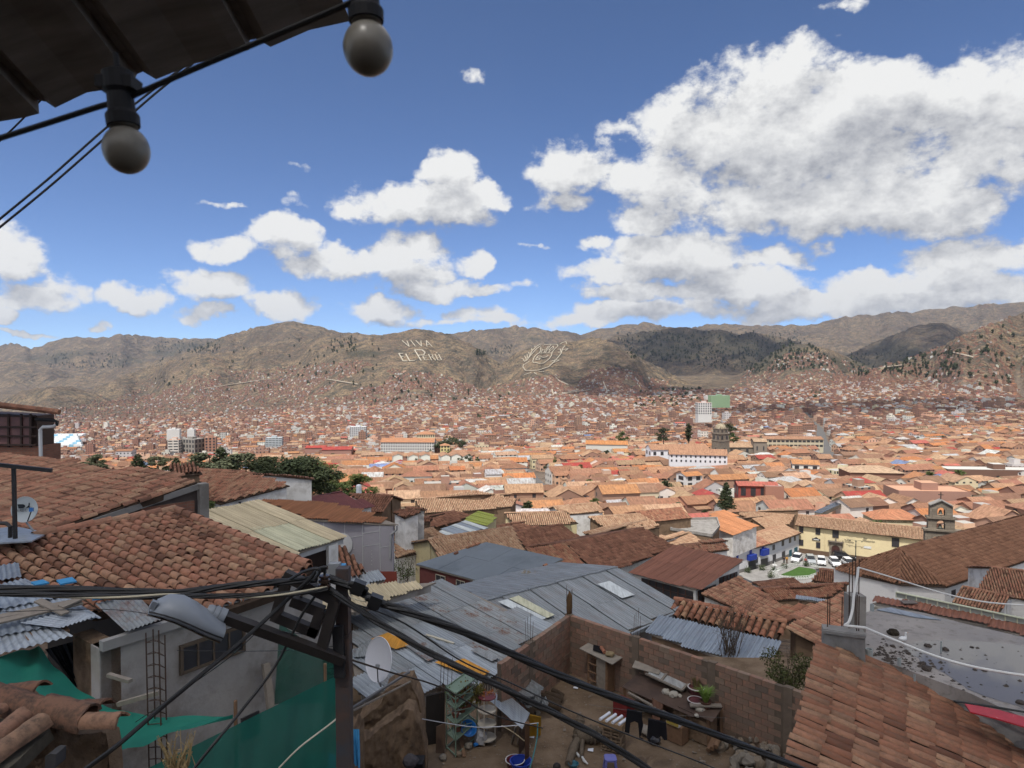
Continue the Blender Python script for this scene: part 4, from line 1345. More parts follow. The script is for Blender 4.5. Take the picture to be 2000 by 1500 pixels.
wire('black festoon cable carrying the two bulbs',[(-60,288,.88),(0,270,.88),(95,240,.87),(195,208,.865),(235,198,.86),(280,178,.86),(400,126,.845),(520,76,.83),(640,25,.815),(720,-10,.80),(800,-50,.79)],.0036)
wire('upper of two thin wires slanting up the left edge',[(-40,462,2.6),(0,428,2.6),(100,345,2.7),(205,252,2.8),(300,175,2.9),(400,100,3.0)],.0045)
wire('lower of two thin wires slanting up the left edge',[(-40,476,2.6),(0,444,2.6),(100,362,2.7),(205,270,2.8),(300,186,2.9),(410,98,3.0)],.0045)
wire('short thin wire behind the awning corner',[(-30,300,3.0),(0,275,3.0),(40,237,3.0),(90,185,3.0)],.004)
def viewpoint():
 t=thing('viewpoint_house',Vector((0,-2,-2)),'balcony house around the viewpoint, behind the camera','house')
 w=simple('balcony_timber',(.10,.075,.06),.85,.2,var=.3)
 MB().abox(-7,7,-2.6,-2.4,-13,1.6).build('back_wall',w,t)
 MB().abox(-7,7,-2.4,-.5,-1.75,-1.6).build('balcony_floor',w,t)
viewpoint()
# ------------------------------------------------------------------ the yard behind the block wall
YZ=-11.6
def yp(x,y,z=0.0):return PZ(x,y,YZ+z)
def block_wall():
 red=None
 k=NB('fired_block')
 col=k.ramp(k.rand(),[(0,(.225,.13,.095)),(.3,(.275,.155,.112)),(.5,(.25,.18,.135)),(.72,(.31,.165,.115)),(.9,(.20,.14,.108)),(1,(.14,.105,.085))])
 col=k.mix(k.math('MULTIPLY',k.ramp(k.noise(5,6,.7),[(.40,0),(.62,1)]),.7),col,(.165,.13,.10))
 k.color(col); k.rough(.92,.12); k.bump(k.noise(30,5),.3,.012); blk=k.m
 mortar=simple('wall_mortar',(.135,.105,.08),.95,.1,var=.3,scale=5,bump=.4)
 zt=-9.45
 C0=PZ(1112,1200,zt); R=PZ(1600,1362,zt); Lf=PZ(975,1296,zt)
 t=thing('block_wall',Vector((C0.x,C0.y,YZ)),'red clay block wall around the earth yard, with concrete columns','wall')
 bw,bh=.40,.195
 shapes={}
 def blockmesh(w):
  w=round(w,2)
  if w not in shapes:
   m=MB(); m.box((0,0,0),(w/2,0,0),(0,.085,0),(0,0,bh/2-.009))
   me=bpy.data.meshes.new('block'); me.from_pydata(m.v,[],m.f); me.materials.append(blk); shapes[w]=me
  return shapes[w]
 def run(a,b,cols):
  d=b-a; d.z=0; L=d.length; d.normalize(); n=d.cross(Z1)
  if n.y>0:n=-n
  core=MB(); mid=(a+b)/2
  core.box((mid.x,mid.y,(zt+YZ-.6)/2),d*(L/2),n*.072,Z1*((zt-YZ+.6)/2-.02)); core.build('mortar_core',mortar,t)
  nr=int((zt-YZ)/bh)+1
  off=worldloc(t); rot=math.atan2(d.y,d.x)
  for r in range(nr):
   z=zt-(r+.5)*bh
   x=-(bw/2 if r%2 else 0)
   while x<L:
    x0,x1=max(0,x),min(L,x+bw)
    if x1-x0>.08:
     c=(x0+x1)/2
     if not any(abs(c-q)<.2 for q in cols):
      o=newobj('block',blockmesh(x1-x0-.018),t)
      p=a+d*c; o.location=Vector((p.x,p.y,z))-off+n*random.uniform(-.006,.008); o.rotation_euler=(random.gauss(0,.012),random.gauss(0,.008),rot)
    x+=bw
  for q in cols:
   p=a+d*q
   MB().box((p.x,p.y,(zt+YZ-.6)/2+.02),d*.13,n*.092,Z1*((zt-YZ+.6)/2+.0)).build('column',simple('yard_column',(.155,.12,.092),.95,.1,var=.3,scale=4,bump=.4),t)
 run(C0,R,[0.0,3.05,5.95,8.4])
 run(C0,Lf,[3.1])
 for k,(dx,dy) in enumerate(((-.09,-.05),(.09,-.05),(.09,.07),(-.09,.07))):
  b=C0+Vector((dx,dy,0)); MB().tube([b-Z1*.1,b+Z1*1.0+Vector((random.uniform(-.03,.03),0,random.uniform(-.1,.1)))],.008,5).build('corner_bar',rebar,t)
 bm=bmesh.new(); bmesh.ops.create_icosphere(bm,subdivisions=3,radius=1)
 for v in bm.verts:
  q=v.co.copy(); r=1+.35*mnoise.fractal(q*4,1,2,4); v.co=Vector((q.x*.11*r,q.y*.11*r,q.z*.45*r))
 me=bpy.data.meshes.new('dry_growth'); bm.to_mesh(me); bm.free(); me.materials.append(simple('dry_creeper',(.14,.085,.045),.95,.1,var=.5,scale=30,bump=.8))
 o=newobj('dry_growth',me,t); o.location=C0+Vector((0,0,.42))-worldloc(t)
 for base,nm in ((C0+(Lf-C0).normalized()*3.1,4),(C0+(R-C0).normalized()*3.05,4)):
  for k in range(nm):
   b=Vector((base.x,base.y,zt))+Vector((-.1+.07*k,.05*(-1)**k,0))
   MB().tube([b,b+Z1*(.75+.12*(k%3))+Vector((random.uniform(-.04,.04),0,0))],.007,5).build('starter_bar',rebar,t)
 return C0,R,Lf
WC,WR,WL=block_wall()
def rough_stone(r,seed,flat=.8):
 bm=bmesh.new(); bmesh.ops.create_icosphere(bm,subdivisions=2,radius=r)
 for v in bm.verts:
  q=v.co/r; f=1+.38*mnoise.noise(q*1.6+Vector((seed,seed*.7,0)))+.12*mnoise.noise(q*4+Vector((seed,0,0)))
  v.co=Vector((q.x*r*f,q.y*r*f,q.z*r*f*flat))
 me=bpy.data.meshes.new('stone'); bm.to_mesh(me); bm.free(); return me
def stone_mat():
 k=NB('field_stone')
 col=k.ramp(k.rand(),[(0,(.20,.175,.145)),(.35,(.27,.24,.20)),(.6,(.23,.17,.115)),(.85,(.31,.27,.22)),(1,(.16,.15,.14))])
 col=k.mix(k.math('MULTIPLY',k.noise(9,6,.7),.6),col,(.10,.085,.068))
 k.color(col); k.rough(.92,.15); k.bump(k.noise(22,5),.4,.02)
 return k.m
STONE=stone_mat()
def stone_pile():
 protos=[]
 for k in range(7):
  me=rough_stone(1.0,k*3.1); me.materials.append(STONE); protos.append(me)
 rg=random.Random(5)
 spots=[]
 cx,cy=1485,1462
 for k in range(95):
  x=rg.gauss(1482,42); y=rg.gauss(1455,26)
  if not (1392<x<1556 and 1415<y<1512):continue
  spots.append((x,y))
 spots.sort(key=lambda q:q[1])
 heap=[]
 for (x,y) in spots:
  p=yp(x,y)
  hz=max(0,.42-((x-1490)/75)**2*.4-abs(y-1450)/60*.2)
  r=rg.uniform(.09,.18)*(1.25 if y>1465 else .9)
  q=PZ(x,y,YZ+hz*.6)
  o=newobj('stone',protos[rg.randrange(7)],None,q+Vector((0,0,r*.25)),None,None)
  o.rotation_euler=(rg.uniform(0,3),rg.uniform(0,3),rg.uniform(0,3)); o.scale=(r,r*rg.uniform(.8,1.1),r*rg.uniform(.7,.95))
  size='big' if r>.17 else ('small' if r<.11 else 'middling')
  hs='left side' if x<1450 else ('right side' if x>1510 else 'middle'); row='at the front' if y>1478 else ('at the back' if y<1435 else 'in the middle')
  o['label']=f'{size} field stone {row}, {hs} of the heap below the wall'; o['category']='stone'; o['group']='heap of field stones'; heap.append(o)
 tell_apart(heap,lambda o:o.location.x,'from left,')
 V,F=[],[]
 rr=random.Random(9)
 for k in range(900):
  x,y=rr.uniform(860,1560),rr.uniform(1318,1500)
  p=PZ(x,y,YZ)
  if (p-WC).length<.5:continue
  s=rr.uniform(.008,.035)*(1 if rr.random()<.9 else 1.8)
  b=len(V)
  a0=rr.uniform(0,6.28)
  for q in range(5):
   a=a0+q*1.2566; V.append((p.x+math.cos(a)*s*rr.uniform(.7,1.2),p.y+math.sin(a)*s*rr.uniform(.7,1.2),YZ+.002))
  V.append((p.x,p.y,YZ+s*.7))
  for q in range(5):F.append((b+q,b+(q+1)%5,b+5))
 me=np_mesh('pebbles',np.array(V),np.array(F),[simple('pebble',(.19,.16,.13),.9,.2,var=.5,scale=3)])
 newobj('pebbles',me,label='pebbles and litter strewn over the earth yard',cat='gravel',kind='stuff')
stone_pile()
def yard_floor():
 m=MB(); pts=[yp(640,1700),yp(860,1400),yp(965,1330),yp(1110,1302),yp(1640,1470),yp(1700,1700)]
 n=60; V=[]; F=[]
 xs=[-6+i*.3 for i in range(64)]; ys=[10.5+j*.3 for j in range(56)]
 for y in ys:
  for x in xs:V.append((x,y,YZ+.05*mnoise.fractal(Vector((x*.5,y*.5,0)),1,2,4)-.03))
 w=len(xs)
 for j in range(len(ys)-1):
  for i in range(w-1):F.append((j*w+i,j*w+i+1,(j+1)*w+i+1,(j+1)*w+i))
 k=NB('trodden_earth')
 col=k.ramp(k.noise(1.3,9,.66),[(.3,(.10,.069,.046)),(.5,(.155,.11,.074)),(.7,(.205,.15,.105))])
 col=k.mix(k.math('MULTIPLY',k.ramp(k.noise(14,6,.7),[(.56,0),(.68,1)]),.5),col,(.22,.17,.125))
 k.color(col); k.rough(.96,.08); k.bump(k.noise(18,7,.65),.5,.03)
 m.v,m.f,m.mi=V,F,[0]*len(F); m.build('yard_ground',k.m,smooth=True,kind='structure',label='trodden brown earth of the yard')
yard_floor()
def coop():
 t=thing('hutch',yp(1190,1345),'narrow timber hutch with a crooked sheet roof against the block wall','hutch')
 d=(WR-WC); d.z=0; d.normalize(); n=d.cross(Z1); n=n if n.y<0 else -n
 b=yp(1178,1340); b.z=YZ
 h=1.25
 def at(u,v,z):return b+d*u+n*v+Z1*z
 for (u,v) in ((-.35,0),(.45,0),(-.35,.42),(.45,.42)):
  MB().bar(at(u,v,0),at(u,v,h),.07).build('post',wood_b,t)
 MB().box(at(.25,.43,h/2),d*.22,n*.02,Z1*h/2).build('door',wood,t)
 MB().box(at(.47,.2,h/2),d*.02,n*.22,Z1*h/2).build('side_board',wood_b,t)
 MB().box(at(.05,-.02,h/2),d*.4,n*.02,Z1*h/2).build('back_board',dark_wood,t)
 for z in (.3,.6,.9,1.15):MB().bar(at(-.36,.44,z),at(.06,.44,z),.06,.03).build('rail',wood_b,t)
 for u in (.1,.2,.3,.4):MB().bar(at(u,.46,.05),at(u,.46,.55),.05,.02).build('slat',wood,t)
 m=MB(); m.prism([at(-.75,-.25,h+.10),at(.8,-.2,h+.02),at(.85,.6,h-.02),at(-.7,.5,h+.05)],Z1*.03); m.build('roof_sheet',simple('warped_board',(.25,.22,.185),.9,.2,var=.4,scale=4),t)
 m=MB(); m.prism([at(-.45,.0,h+.14),at(-.1,-.05,h+.13),at(.2,.3,h+.10),at(-.2,.35,h+.11)],Z1*.01); m.build('tar_paper',black_plastic,t)
 MB().tube([at(-.05,.05,h+.17),at(.25,.25,h+.14)],.07,8).build('broken_tile',tm_red,t)
 me=rough_stone(.16,2,.6); me.materials.append(simple('straw_clod',(.26,.2,.12),.95,.1,bump=.6,scale=10)); o=newobj('clod',me,t); o.location=at(.45,.2,h+.13)-worldloc(t)
coop()
def shelter():
 d=(WR-WC); d.z=0; d.normalize(); n=d.cross(Z1); n=n if n.y<0 else -n
 b=yp(1320,1400); b.z=YZ
 def at(u,v,z):return b+d*u+n*v+Z1*z
 t=thing('sheet_shelter',b,'low shelter roofed with rusty brown sheets beside the block wall','shelter')
 rs=simple('rust_brown_sheet',(.085,.055,.042),.8,.3,var=.4,scale=3,dirt=(.05,.035,.03))
 H=.95
 for k,(u0,u1,v0,v1,z) in enumerate(((-1.55,-.1,-.15,1.0,.0),(-.3,1.15,-.1,1.05,.03),(.55,1.75,.1,.95,.06))):
  m=MB(); m.prism([at(u0,v0,H+z),at(u1,v0+.05,H+z-.02),at(u1+.06,v1,H+z-.16),at(u0+.05,v1-.06,H+z-.14)],Z1*.015); m.build('roof_sheet',rs,t)
 for u,v in ((-1.45,.85),(-.2,.9),(.9,.85),(1.6,.8),(-1.4,0),(1.6,0)):
  MB().bar(at(u,v,0),at(u,v,H-.12),.09).build('post',wood_b,t)
 MB().box(at(1.0,.55,.35),d*.6,n*.3,Z1*.35).build('stone_base',adobe,t)
 MB().bar(at(-1.2,1.0,.75),at(.5,1.1,.62),.08,.05).build('front_rail',wood,t)
 MB().bar(at(1.0,.85,H+.1),at(1.75,.25,H+.14),.16,.05).build('loose_board',wood,t)
 pn=thing('old_door_panel',at(-.9,-.1,H),'old framed panel with pale corrugated filling lying on the shelter','door panel')
 m=MB(); m.prism([at(-1.0,-.4,H+.42),at(.35,-.35,H+.26),at(.35,.25,H+.12),at(-.95,.25,H+.24)],Z1*.02); m.build('panel',zinc('pale_zinc',(.48,.5,.5),.15,.5,.2),pn)
 for a_,b_ in (((-1.7,-.45,H+.52),(.4,-.38,H+.30)),((-1.0,.28,H+.27),(.4,.28,H+.16)),((.38,-.38,H+.30),(.38,.28,H+.16)),((-.45,-.4,H+.40),(-.4,.28,H+.22))):
  MB().bar(at(*a_),at(*b_),.07,.05).build('frame_bar',wood,pn)
 m=MB(); m.prism([at(-1.75,-.35,H+.5),at(-.75,-.4,H+.42),at(-.6,.1,H+.3),at(-1.6,.2,H+.26)],Z1*.02); m.build('warped_board',simple('warped_board',(.25,.22,.185)),pn)
 for k,(u,v,r) in enumerate(((-.1,.45,.13),(.18,.45,.15),(1.25,.65,.14),(1.2,.2,.1),(.35,.35,.08),(1.3,.95,.07))):
  me=rough_stone(r,k*2.3); me.materials.append(simple('white_stone',(.38,.35,.30),.9,.2,bump=.4,scale=8))
  newobj('stone',me,None,at(u,v,H+r*.5-v*.12),('pale stone at the left end weighing down the rusty shelter roof','whitish pointed stone beside it on the shelter roof','pale stone next to the potted grass on the shelter','flat stone behind the potted grass','small stone by the flower bowl','little stone on the front corner of the shelter')[k],'stone','stones holding the shelter roof')
 def pot(c,r,h,mat,lab,plant,rim=True):
  q=thing('flower_pot',c,lab,'potted plant','pots on the shelter')
  MB().lathe(c,[(0,0),(r*.7,0),(r*.98,h*.9),(r*1.05,h*.92),(r*1.05,h),(r*.92,h),(r*.9,h*.88),(0,h*.86)],18).build('pot',mat,q,smooth=False)
  if rim:MB().lathe(c,[(r*.93,h*.95),(r*1.08,h*.95),(r*1.08,h*1.03),(r*.93,h*1.03)],18).build('rim',simple('pale_rim',(.5,.47,.45),.6,.3),q)
  if plant:
   m=MB(); rg=random.Random(int(r*1000))
   for k in range(plant[1]):
    a=rg.uniform(0,6.28); l=plant[2]*rg.uniform(.6,1.1); ln=rg.uniform(.25,.9)*plant[3]
    p0=c+Vector((math.cos(a)*r*.3,math.sin(a)*r*.3,h*.85))
    p1=p0+Vector((math.cos(a)*ln*l*.45,math.sin(a)*ln*l*.45,l*.65)); p2=p0+Vector((math.cos(a)*ln*l,math.sin(a)*ln*l,l*(.95-ln*.35)))
    sd=Vector((-math.sin(a),math.cos(a),0))*plant[4]
    m.quad(p0-sd,p0+sd,p1+sd*.9,p1-sd*.9); m.quad(p1-sd*.9,p1+sd*.9,p2+sd*.1,p2-sd*.1)
   m.build('leaves',plant[0],q)
 maroon=simple('maroon_pot',(.11,.035,.04),.5,.4)
 leaf_g=simple('fresh_leaf',(.14,.22,.045),.6,.3,var=.35,scale=9)
 leaf_d=simple('dry_stalks',(.17,.14,.06),.8,.2,var=.35,scale=9)
 pot(at(.72,-.05,H+.0),.27,.28,maroon,'maroon pot with a pale rim and a dry bushy plant',(leaf_d,110,.45,.45,.008))
 pot(at(1.0,.5,H-.05),.24,.2,maroon,'shallow maroon bowl with bare soil on the shelter',None)
 pot(at(1.32,.45,H-.05),.18,.26,simple('brown_pot',(.10,.05,.035),.4,.4),'brown pot of bright green strap-leaved grass',(leaf_g,90,.55,.8,.016),False)
 cr=thing('red_crate',at(-1.2,1.25,0),'red plastic bottle crate stacked beside the shelter','crate')
 redp=simple('red_plastic',(.16,.022,.022),.45,.4)
 cc=at(-1.2,1.25,.0)
 for z in (.15,.46):
  for sx,sy in ((1,0),(-1,0),(0,1),(0,-1)):
   MB().box(cc+d*(.27*sx)+n*(.2*sy)+Z1*z,d*(.02 if sx else .27),n*(.02 if sy else .2),Z1*.14).build('side',redp,cr)
 MB().box(cc+Z1*.3,d*.25,n*.18,Z1*.01).build('floor',redp,cr)
 for i in range(4):
  for j in range(3):
   MB().lathe(cc+d*(-.18+.12*i)+n*(-.11+.11*j)+Z1*.33,[(.035,0),(.035,.15),(.014,.22),(.014,.26),(0,.26)],8).build('bottle',simple('brown_glass',(.05,.025,.015),.15,.6),cr,smooth=True)
 hang_cloth('hanging_cloth',[at(-.25,1.05,.92),at(.2,1.1,.88),at(.1,1.15,.35),at(-.2,1.12,.28)],simple('faded_pink_cloth',(.19,.105,.075),.95,.1,var=.3),nx=24,nz=10,folds=3,amp=.03,label='faded brownish pink cloth hanging from the shelter edge',cat='cloth')
 bx=thing('carton',at(.75,1.25,.4),'small white and yellow carton with dark marks under the shelter roof','carton')
 c=at(.75,1.3,.62)
 MB().box(c,d*.22,n*.15,Z1*.08).build('box',simple('white_card',(.5,.5,.5),.6,.3),bx)
 MB().box(c+n*.152-Z1*.02,d*.21,n*.004,Z1*.05).build('printed_side',simple('yellow_print',(.35,.26,.06),.6,.3,var=.6,scale=14),bx)
 for k in range(4):MB().box(c+Z1*.083+d*(-.12+.07*k)+n*.03*(-1)**k,d*.025,n*.012,Z1*.003).build('print_mark',simple('print_black',(.03,.03,.03)),bx)
 MB().box(at(.75,1.2,.27),d*.3,n*.2,Z1*.27).build('crate_stand',wood_b,bx)
 for k in range(3):
  a_=at(1.75+.12*k,.75,.25+.1*k); MB().tube([a_,a_+d*.1+n*.5-Z1*.12],.07,9).build('log',wood_b,label=('lowest','middle','topmost')[k]+' short log leaning at the right end of the shelter',cat='log',group='logs by the shelter')
 me=rough_stone(.2,8.8,.7); me.materials.append(simple('bin_bag',(.02,.02,.024),.3,.5)); newobj('rubbish_bag',me,None,at(.35,1.85,.12),'black rubbish bag on the ground behind the hanging trousers','bag')
 me=rough_stone(.24,5.1,.6); me.materials.append(STONE); newobj('stone',me,None,at(-.05,1.6,.15),'big tan boulder behind the hanging trousers','stone')
shelter()
def laundry():
 blk_c=simple('black_cloth',(.014,.014,.017),.9,.1,var=.3)
 rope=MB(); a,b=P(1170,1378,19.2),P(1345,1405,19.0)
 zl=a.z
 rope.tube(sag(P(1150,1376,19.3),P(1420,1402,18.8),.06),.005,5); rope.build('washing_line',simple('grey_line',(.16,.15,.14)),label='thin washing line carrying the black clothes',cat='rope')
 def cloth(px,d,lab,name,cat):
  pts=[P(x,y,d) for x,y in px]
  m=MB(); m.prism(pts,(0.02,.07,0)); o=m.build(name,blk_c,label=lab,cat=cat)
  bv=o.modifiers.new('soft','BEVEL'); bv.width=.012; bv.segments=2
 cloth([(1224,1386),(1254,1391),(1254,1408),(1256,1418),(1250,1442),(1257,1445),(1249,1444),(1246,1412),(1239,1409),(1231,1412),(1229,1433),(1220,1430)],19.1,'black trousers hanging on the washing line','trousers','trousers')
 cloth([(1266,1404),(1301,1412),(1303,1446),(1297,1446),(1291,1438),(1284,1443),(1275,1437),(1268,1446),(1263,1442)],19.0,'black shorts hanging right of the trousers','shorts','shorts')
laundry()
def brick_stack():
 t0=yp(1198,1462)
 rot=.55
 u=Vector((math.cos(-.5),math.sin(-.5),0)); v=Vector((math.sin(.5),math.cos(.5),0)); v=Vector((-u.y,u.x,0))
 hb=simple('hollow_block',(.20,.145,.10),.95,.1,var=.25,scale=7,bump=.3)
 names=['bottom left','bottom right','middle left','middle right','top']
 k=0
 for lay in range(3):
  for s in ((-1,1) if lay<2 else (0,)):
   c=t0+u*(.17*s*(1 if lay != 1 else .9))+Z1*(.12+lay*.225)+v*random.uniform(-.02,.02)
   t=thing('hollow_block',c,f'{names[k]} hollow clay block of the stack holding the white rolls','block','stacked hollow blocks'); k+=1
   w,dp,h=.155 if lay<2 else .26,.2,.105
   for z in (-1,0,1):MB().box(c+Z1*(z*(h-.015)),u*w,v*dp,Z1*.015).build('web',hb,t)
   for x in (-1,0,1):MB().box(c+u*(x*(w-.015)),u*.015,v*(dp-.003),Z1*(h-.004)).build('side_web',hb,t)
 c=t0+Z1*.80
 bx=thing('cardboard_tray',c,'brown cardboard tray on top of the hollow blocks','tray')
 MB().box(c,u*.36,v*.26,Z1*.09).build('tray',simple('cardboard',(.24,.165,.10),.9,.1),bx)
 wp=simple('white_paper',(.62,.64,.70),.7,.2,var=.08)
 for i in range(4):
  a=c+u*(-.34+.2*i)-v*.25+Z1*.125; b=c+u*(-.22+.2*i)+v*.26+Z1*.13
  MB().tube([a,b],.045,9).build('paper_roll',wp,label=('first','second','third','fourth')[i]+' white roll from the left on the cardboard tray',cat='paper roll',group='white rolls on the tray')
brick_stack()
def stumps_and_tubs():
 drift=simple('grey_driftwood',(.17,.135,.10),.95,.1,var=.4,scale=12,bump=.8)
 def gn(name,pts,radii,lab,mat=drift,cat='log'):
  q=[PZ(x,y,YZ+z) for x,y,z in pts]
  P2,R2=[],[]
  for i in range(len(q)-1):
   for s in range(5):
    f=s/5; P2.append(q[i].lerp(q[i+1],f)); R2.append((radii[i]*(1-f)+radii[i+1]*f)*(1+.12*math.sin(i*5+s*2.1)))
  P2.append(q[-1]); R2.append(radii[-1])
  MB().tube(P2,.1,10,radii=R2).build(name,mat,smooth=True,label=lab,cat=cat)
 gn('stump',[(1130,1442,.05),(1131,1425,.25),(1132,1412,.45),(1134,1398,.62)],[.19,.17,.15,.13],'upright gnarled stump in the middle of the yard')
 gn('log',[(1128,1438,.18),(1150,1434,.22),(1166,1436,.2),(1178,1440,.15)],[.13,.27,.26,.12],'fat shaggy grey log lying behind the stump')
 gn('log',[(1128,1446,.1),(1120,1462,.08),(1116,1475,.06),(1110,1492,.05)],[.12,.14,.12,.11],'pale driftwood branch leaning towards the bowls')
 gn('branch',[(1138,1446,.12),(1136,1464,.08),(1136,1476,.05)],[.07,.06,.05],'short bare branch beside the stump')
 wh=simple('white_paint_wood',(.5,.5,.48),.7,.2,var=.4,scale=20)
 gn('bone',[(1123,1466,.06),(1131,1477,.05)],[.03,.035],'whitish bone-like stick by the branch',wh,'stick')
 gn('bone',[(1137,1478,.06),(1141,1486,.05),(1148,1492,.04)],[.03,.045,.02],'white and black tipped stick beside the bowl',wh,'stick')
 def tub(x,y,r,h,mat,lab,rim=None,squash=1.0):
  c=yp(x,y); t=thing('tub',c,lab,'tub','tubs in the yard')
  MB().lathe(c,[(0,.01),(r*.75,.01),(r,h),(r*1.06,h),(r*1.06,h*.96),(r*1.0,h*.93)],20).build('shell',mat,t,smooth=True)
  MB().lathe(c,[(r*.97,h),(r*.74,.03),(0,.03)],20).build('inside',mat,t,smooth=True)
  if rim is not None:MB().lathe(c,[(r*.97,h*.99),(r*1.07,h*.99),(r*1.07,h*1.05),(r*.97,h*1.05)],20).build('rim',rim,t)
 blue=simple('blue_plastic',(.02,.05,.32),.35,.5,var=.1); lb=simple('sky_blue_plastic',(.02,.14,.42),.35,.5,var=.1)
 tub(1006,1497,.27,.2,simple('maroon_plastic',(.14,.03,.035),.4,.4),'maroon tub with a white rim at the lower edge',simple('white_plastic',(.55,.55,.55),.4,.4))
 tub(1017,1506,.30,.3,blue,'deep blue tub in front of the maroon one',blue)
 tub(1120,1497,.15,.1,simple('teal_plastic',(.03,.12,.16),.4,.4),'shallow teal bowl at the foot of the driftwood')
 c=yp(1192,1505); bl=thing('plastic_stool',c,'lavender blue plastic stool cut by the lower edge','stool')
 lav=simple('lavender_plastic',(.14,.15,.42),.4,.4)
 m=MB(); m.prism([c+Vector((a,b,.34)) for a,b in ((-.17,-.12),(-.12,-.17),(.12,-.17),(.17,-.12),(.17,.12),(.12,.17),(-.12,.17),(-.17,.12))],(0,0,.05)); m.build('seat',lav,bl)
 for sx in (-1,1):
  for sy in (-1,1):MB().bar(c+Vector((sx*.17,sy*.17,0)),c+Vector((sx*.13,sy*.13,.34)),.05).build('leg',lav,bl)
 for k,(x,y) in enumerate(((1153,1466),(1124,1344),(1038,1440))):
  p=yp(x,y); m=MB(); m.quad(p+Vector((-.09,-.05,.03)),p+Vector((.08,-.07,.01)),p+Vector((.1,.06,.05)),p+Vector((-.06,.08,.02))); m.build('paper_scrap',simple('white_paper',(.62,.64,.70)),label=('crumpled white scrap beside the branch','dirty paper scrap near the back corner of the yard','small scrap on bare earth right of the post')[k],cat='litter')
 return
stumps_and_tubs()
def plant_shelf():
 gs=simple('sage_steel',(.16,.22,.165),.6,.3,var=.2)
 c0=yp(890,1478); c1=yp(872,1462); c2=yp(932,1440)
 t=thing('plant_shelf',c0,'tall sage green steel shelf crowded with flower pots','shelf')
 H=1.95
 a=c0; b=c1; e=c0+(c2-c0); f=b+(c2-c0)
 cor=[a,b,f,e]
 for p in cor:MB().bar(Vector((p.x,p.y,YZ)),Vector((p.x,p.y,YZ+H)),.035).build('upright',gs,t)
 for z in (.05,.5,.98,1.45,1.9):
  for i in range(4):
   p,q=cor[i],cor[(i+1)%4]; MB().bar(Vector((p.x,p.y,YZ+z)),Vector((q.x,q.y,YZ+z)),.03).build('rail',gs,t)
  if z>.1:MB().prism([Vector((p.x,p.y,YZ+z-.02)) for p in cor],(0,0,-.012)).build('shelf',gs,t)
  if z>.1 and z<1.8:
   for i in (0,3):
    p,q=cor[i],cor[(i+1)%4]; MB().bar(Vector((p.x,p.y,YZ+z)),Vector((q.x,q.y,YZ+z+.4)),.02).build('brace',gs,t)
 for i in range(4):
  p,q=cor[i],cor[(i+1)%4]; MB().bar(Vector((p.x,p.y,YZ+1.72)),Vector((q.x,q.y,YZ+1.72)),.025).build('rail',gs,t)
 terr=simple('pot_clay',(.20,.075,.05),.8,.2); lf=[simple('leaf_mixed',(.09,.12,.03),.7,.2,var=.5,scale=12),simple('leaf_rusty',(.17,.12,.03),.7,.2,var=.5,scale=12),simple('leaf_grey',(.30,.32,.30),.7,.2,var=.5,scale=12)]
 rg=random.Random(4)
 spots=[(.2,1.45,0),(.45,1.45,1),(.75,1.45,2),(.2,.98,2),(.5,.98,0),(.8,.98,1),(.3,.5,1),(.65,1.0,2)]
 nm=['reddish','slender yellow-green','silvery','silvery trailing','leafy','rust-flowered','low','pale']
 for k,(u,z,m_) in enumerate(spots):
  p=a.lerp(e,u).lerp(b.lerp(f,u),.5); p=Vector((p.x,p.y,YZ+z))
  q=thing('shelf_pot',p,f'{nm[k]} potted plant on the '+{1.45:'top',.98:'middle',1.0:'middle',.5:'lower'}[z]+' tier of the green shelf','potted plant','pots on the green shelf')
  MB().lathe(p,[(0,0),(.09,0),(.13,.16),(.12,.16),(0,.13)],12).build('pot',terr,q)
  m=MB()
  for i in range(60):
   v=Vector((rg.gauss(0,.11),rg.gauss(0,.11),.18+abs(rg.gauss(0,.13)))); s=rg.uniform(.02,.04)
   d1=Vector((rg.uniform(-1,1),rg.uniform(-1,1),rg.uniform(-1,1))).normalized()*s; d2=d1.orthogonal().normalized()*s
   m.quad(p+v-d1,p+v-d2,p+v+d1,p+v+d2)
  m.build('leaves',lf[m_],q)
 bs=thing('basin',yp(912,1452),'sky blue plastic basin standing on the green shelf','basin')
 cb=yp(912,1452)+Z1*.4
 MB().lathe(cb,[(0,0),(.16,0),(.24,.2),(.26,.2),(.26,.17)],18,(.35,-.6,.8)).build('shell',simple('sky_blue_plastic',(.02,.14,.42)),bs,smooth=True)
 MB().lathe(cb,[(.235,.2),(.15,.015),(0,.015)],18,(.35,-.6,.8)).build('inside',simple('sky_blue_plastic',(.02,.14,.42)),bs,smooth=True)
 MB().bar(yp(907,1478),yp(893,1418)+Z1*.25,.1,.03).build('leaning_plank',wood_b,label='brown plank leaning on the green shelf',cat='plank')
 r0=yp(951,1448); rt=thing('wicker_stand',r0,'white wicker corner stand with plants and dishes','stand')
 ww=simple('white_wicker',(.42,.38,.32),.8,.2,var=.3)
 for ang in (0,1.6,3.1,4.4):
  MB().bar(r0+Vector((math.cos(ang)*.25,math.sin(ang)*.25,0)),r0+Vector((math.cos(ang)*.25,math.sin(ang)*.25,1.45)),.03).build('leg',ww,rt)
 for z in (.12,.55,.98,1.4):MB().lathe(r0+Z1*z,[(0,0),(.29,0),(.29,.035),(0,.035)],18).build('tier',ww if z<1.3 else simple('maroon_plastic',(.14,.03,.035)),rt)
 for k in range(9):
  a_=.3+k*.3; MB().bar(r0+Vector((math.cos(a_)*.27,math.sin(a_)*.27,1.4)),r0+Vector((math.cos(a_)*.25,math.sin(a_)*.25,1.8)),.018).build('back_rod',ww,rt)
 fl=MB()
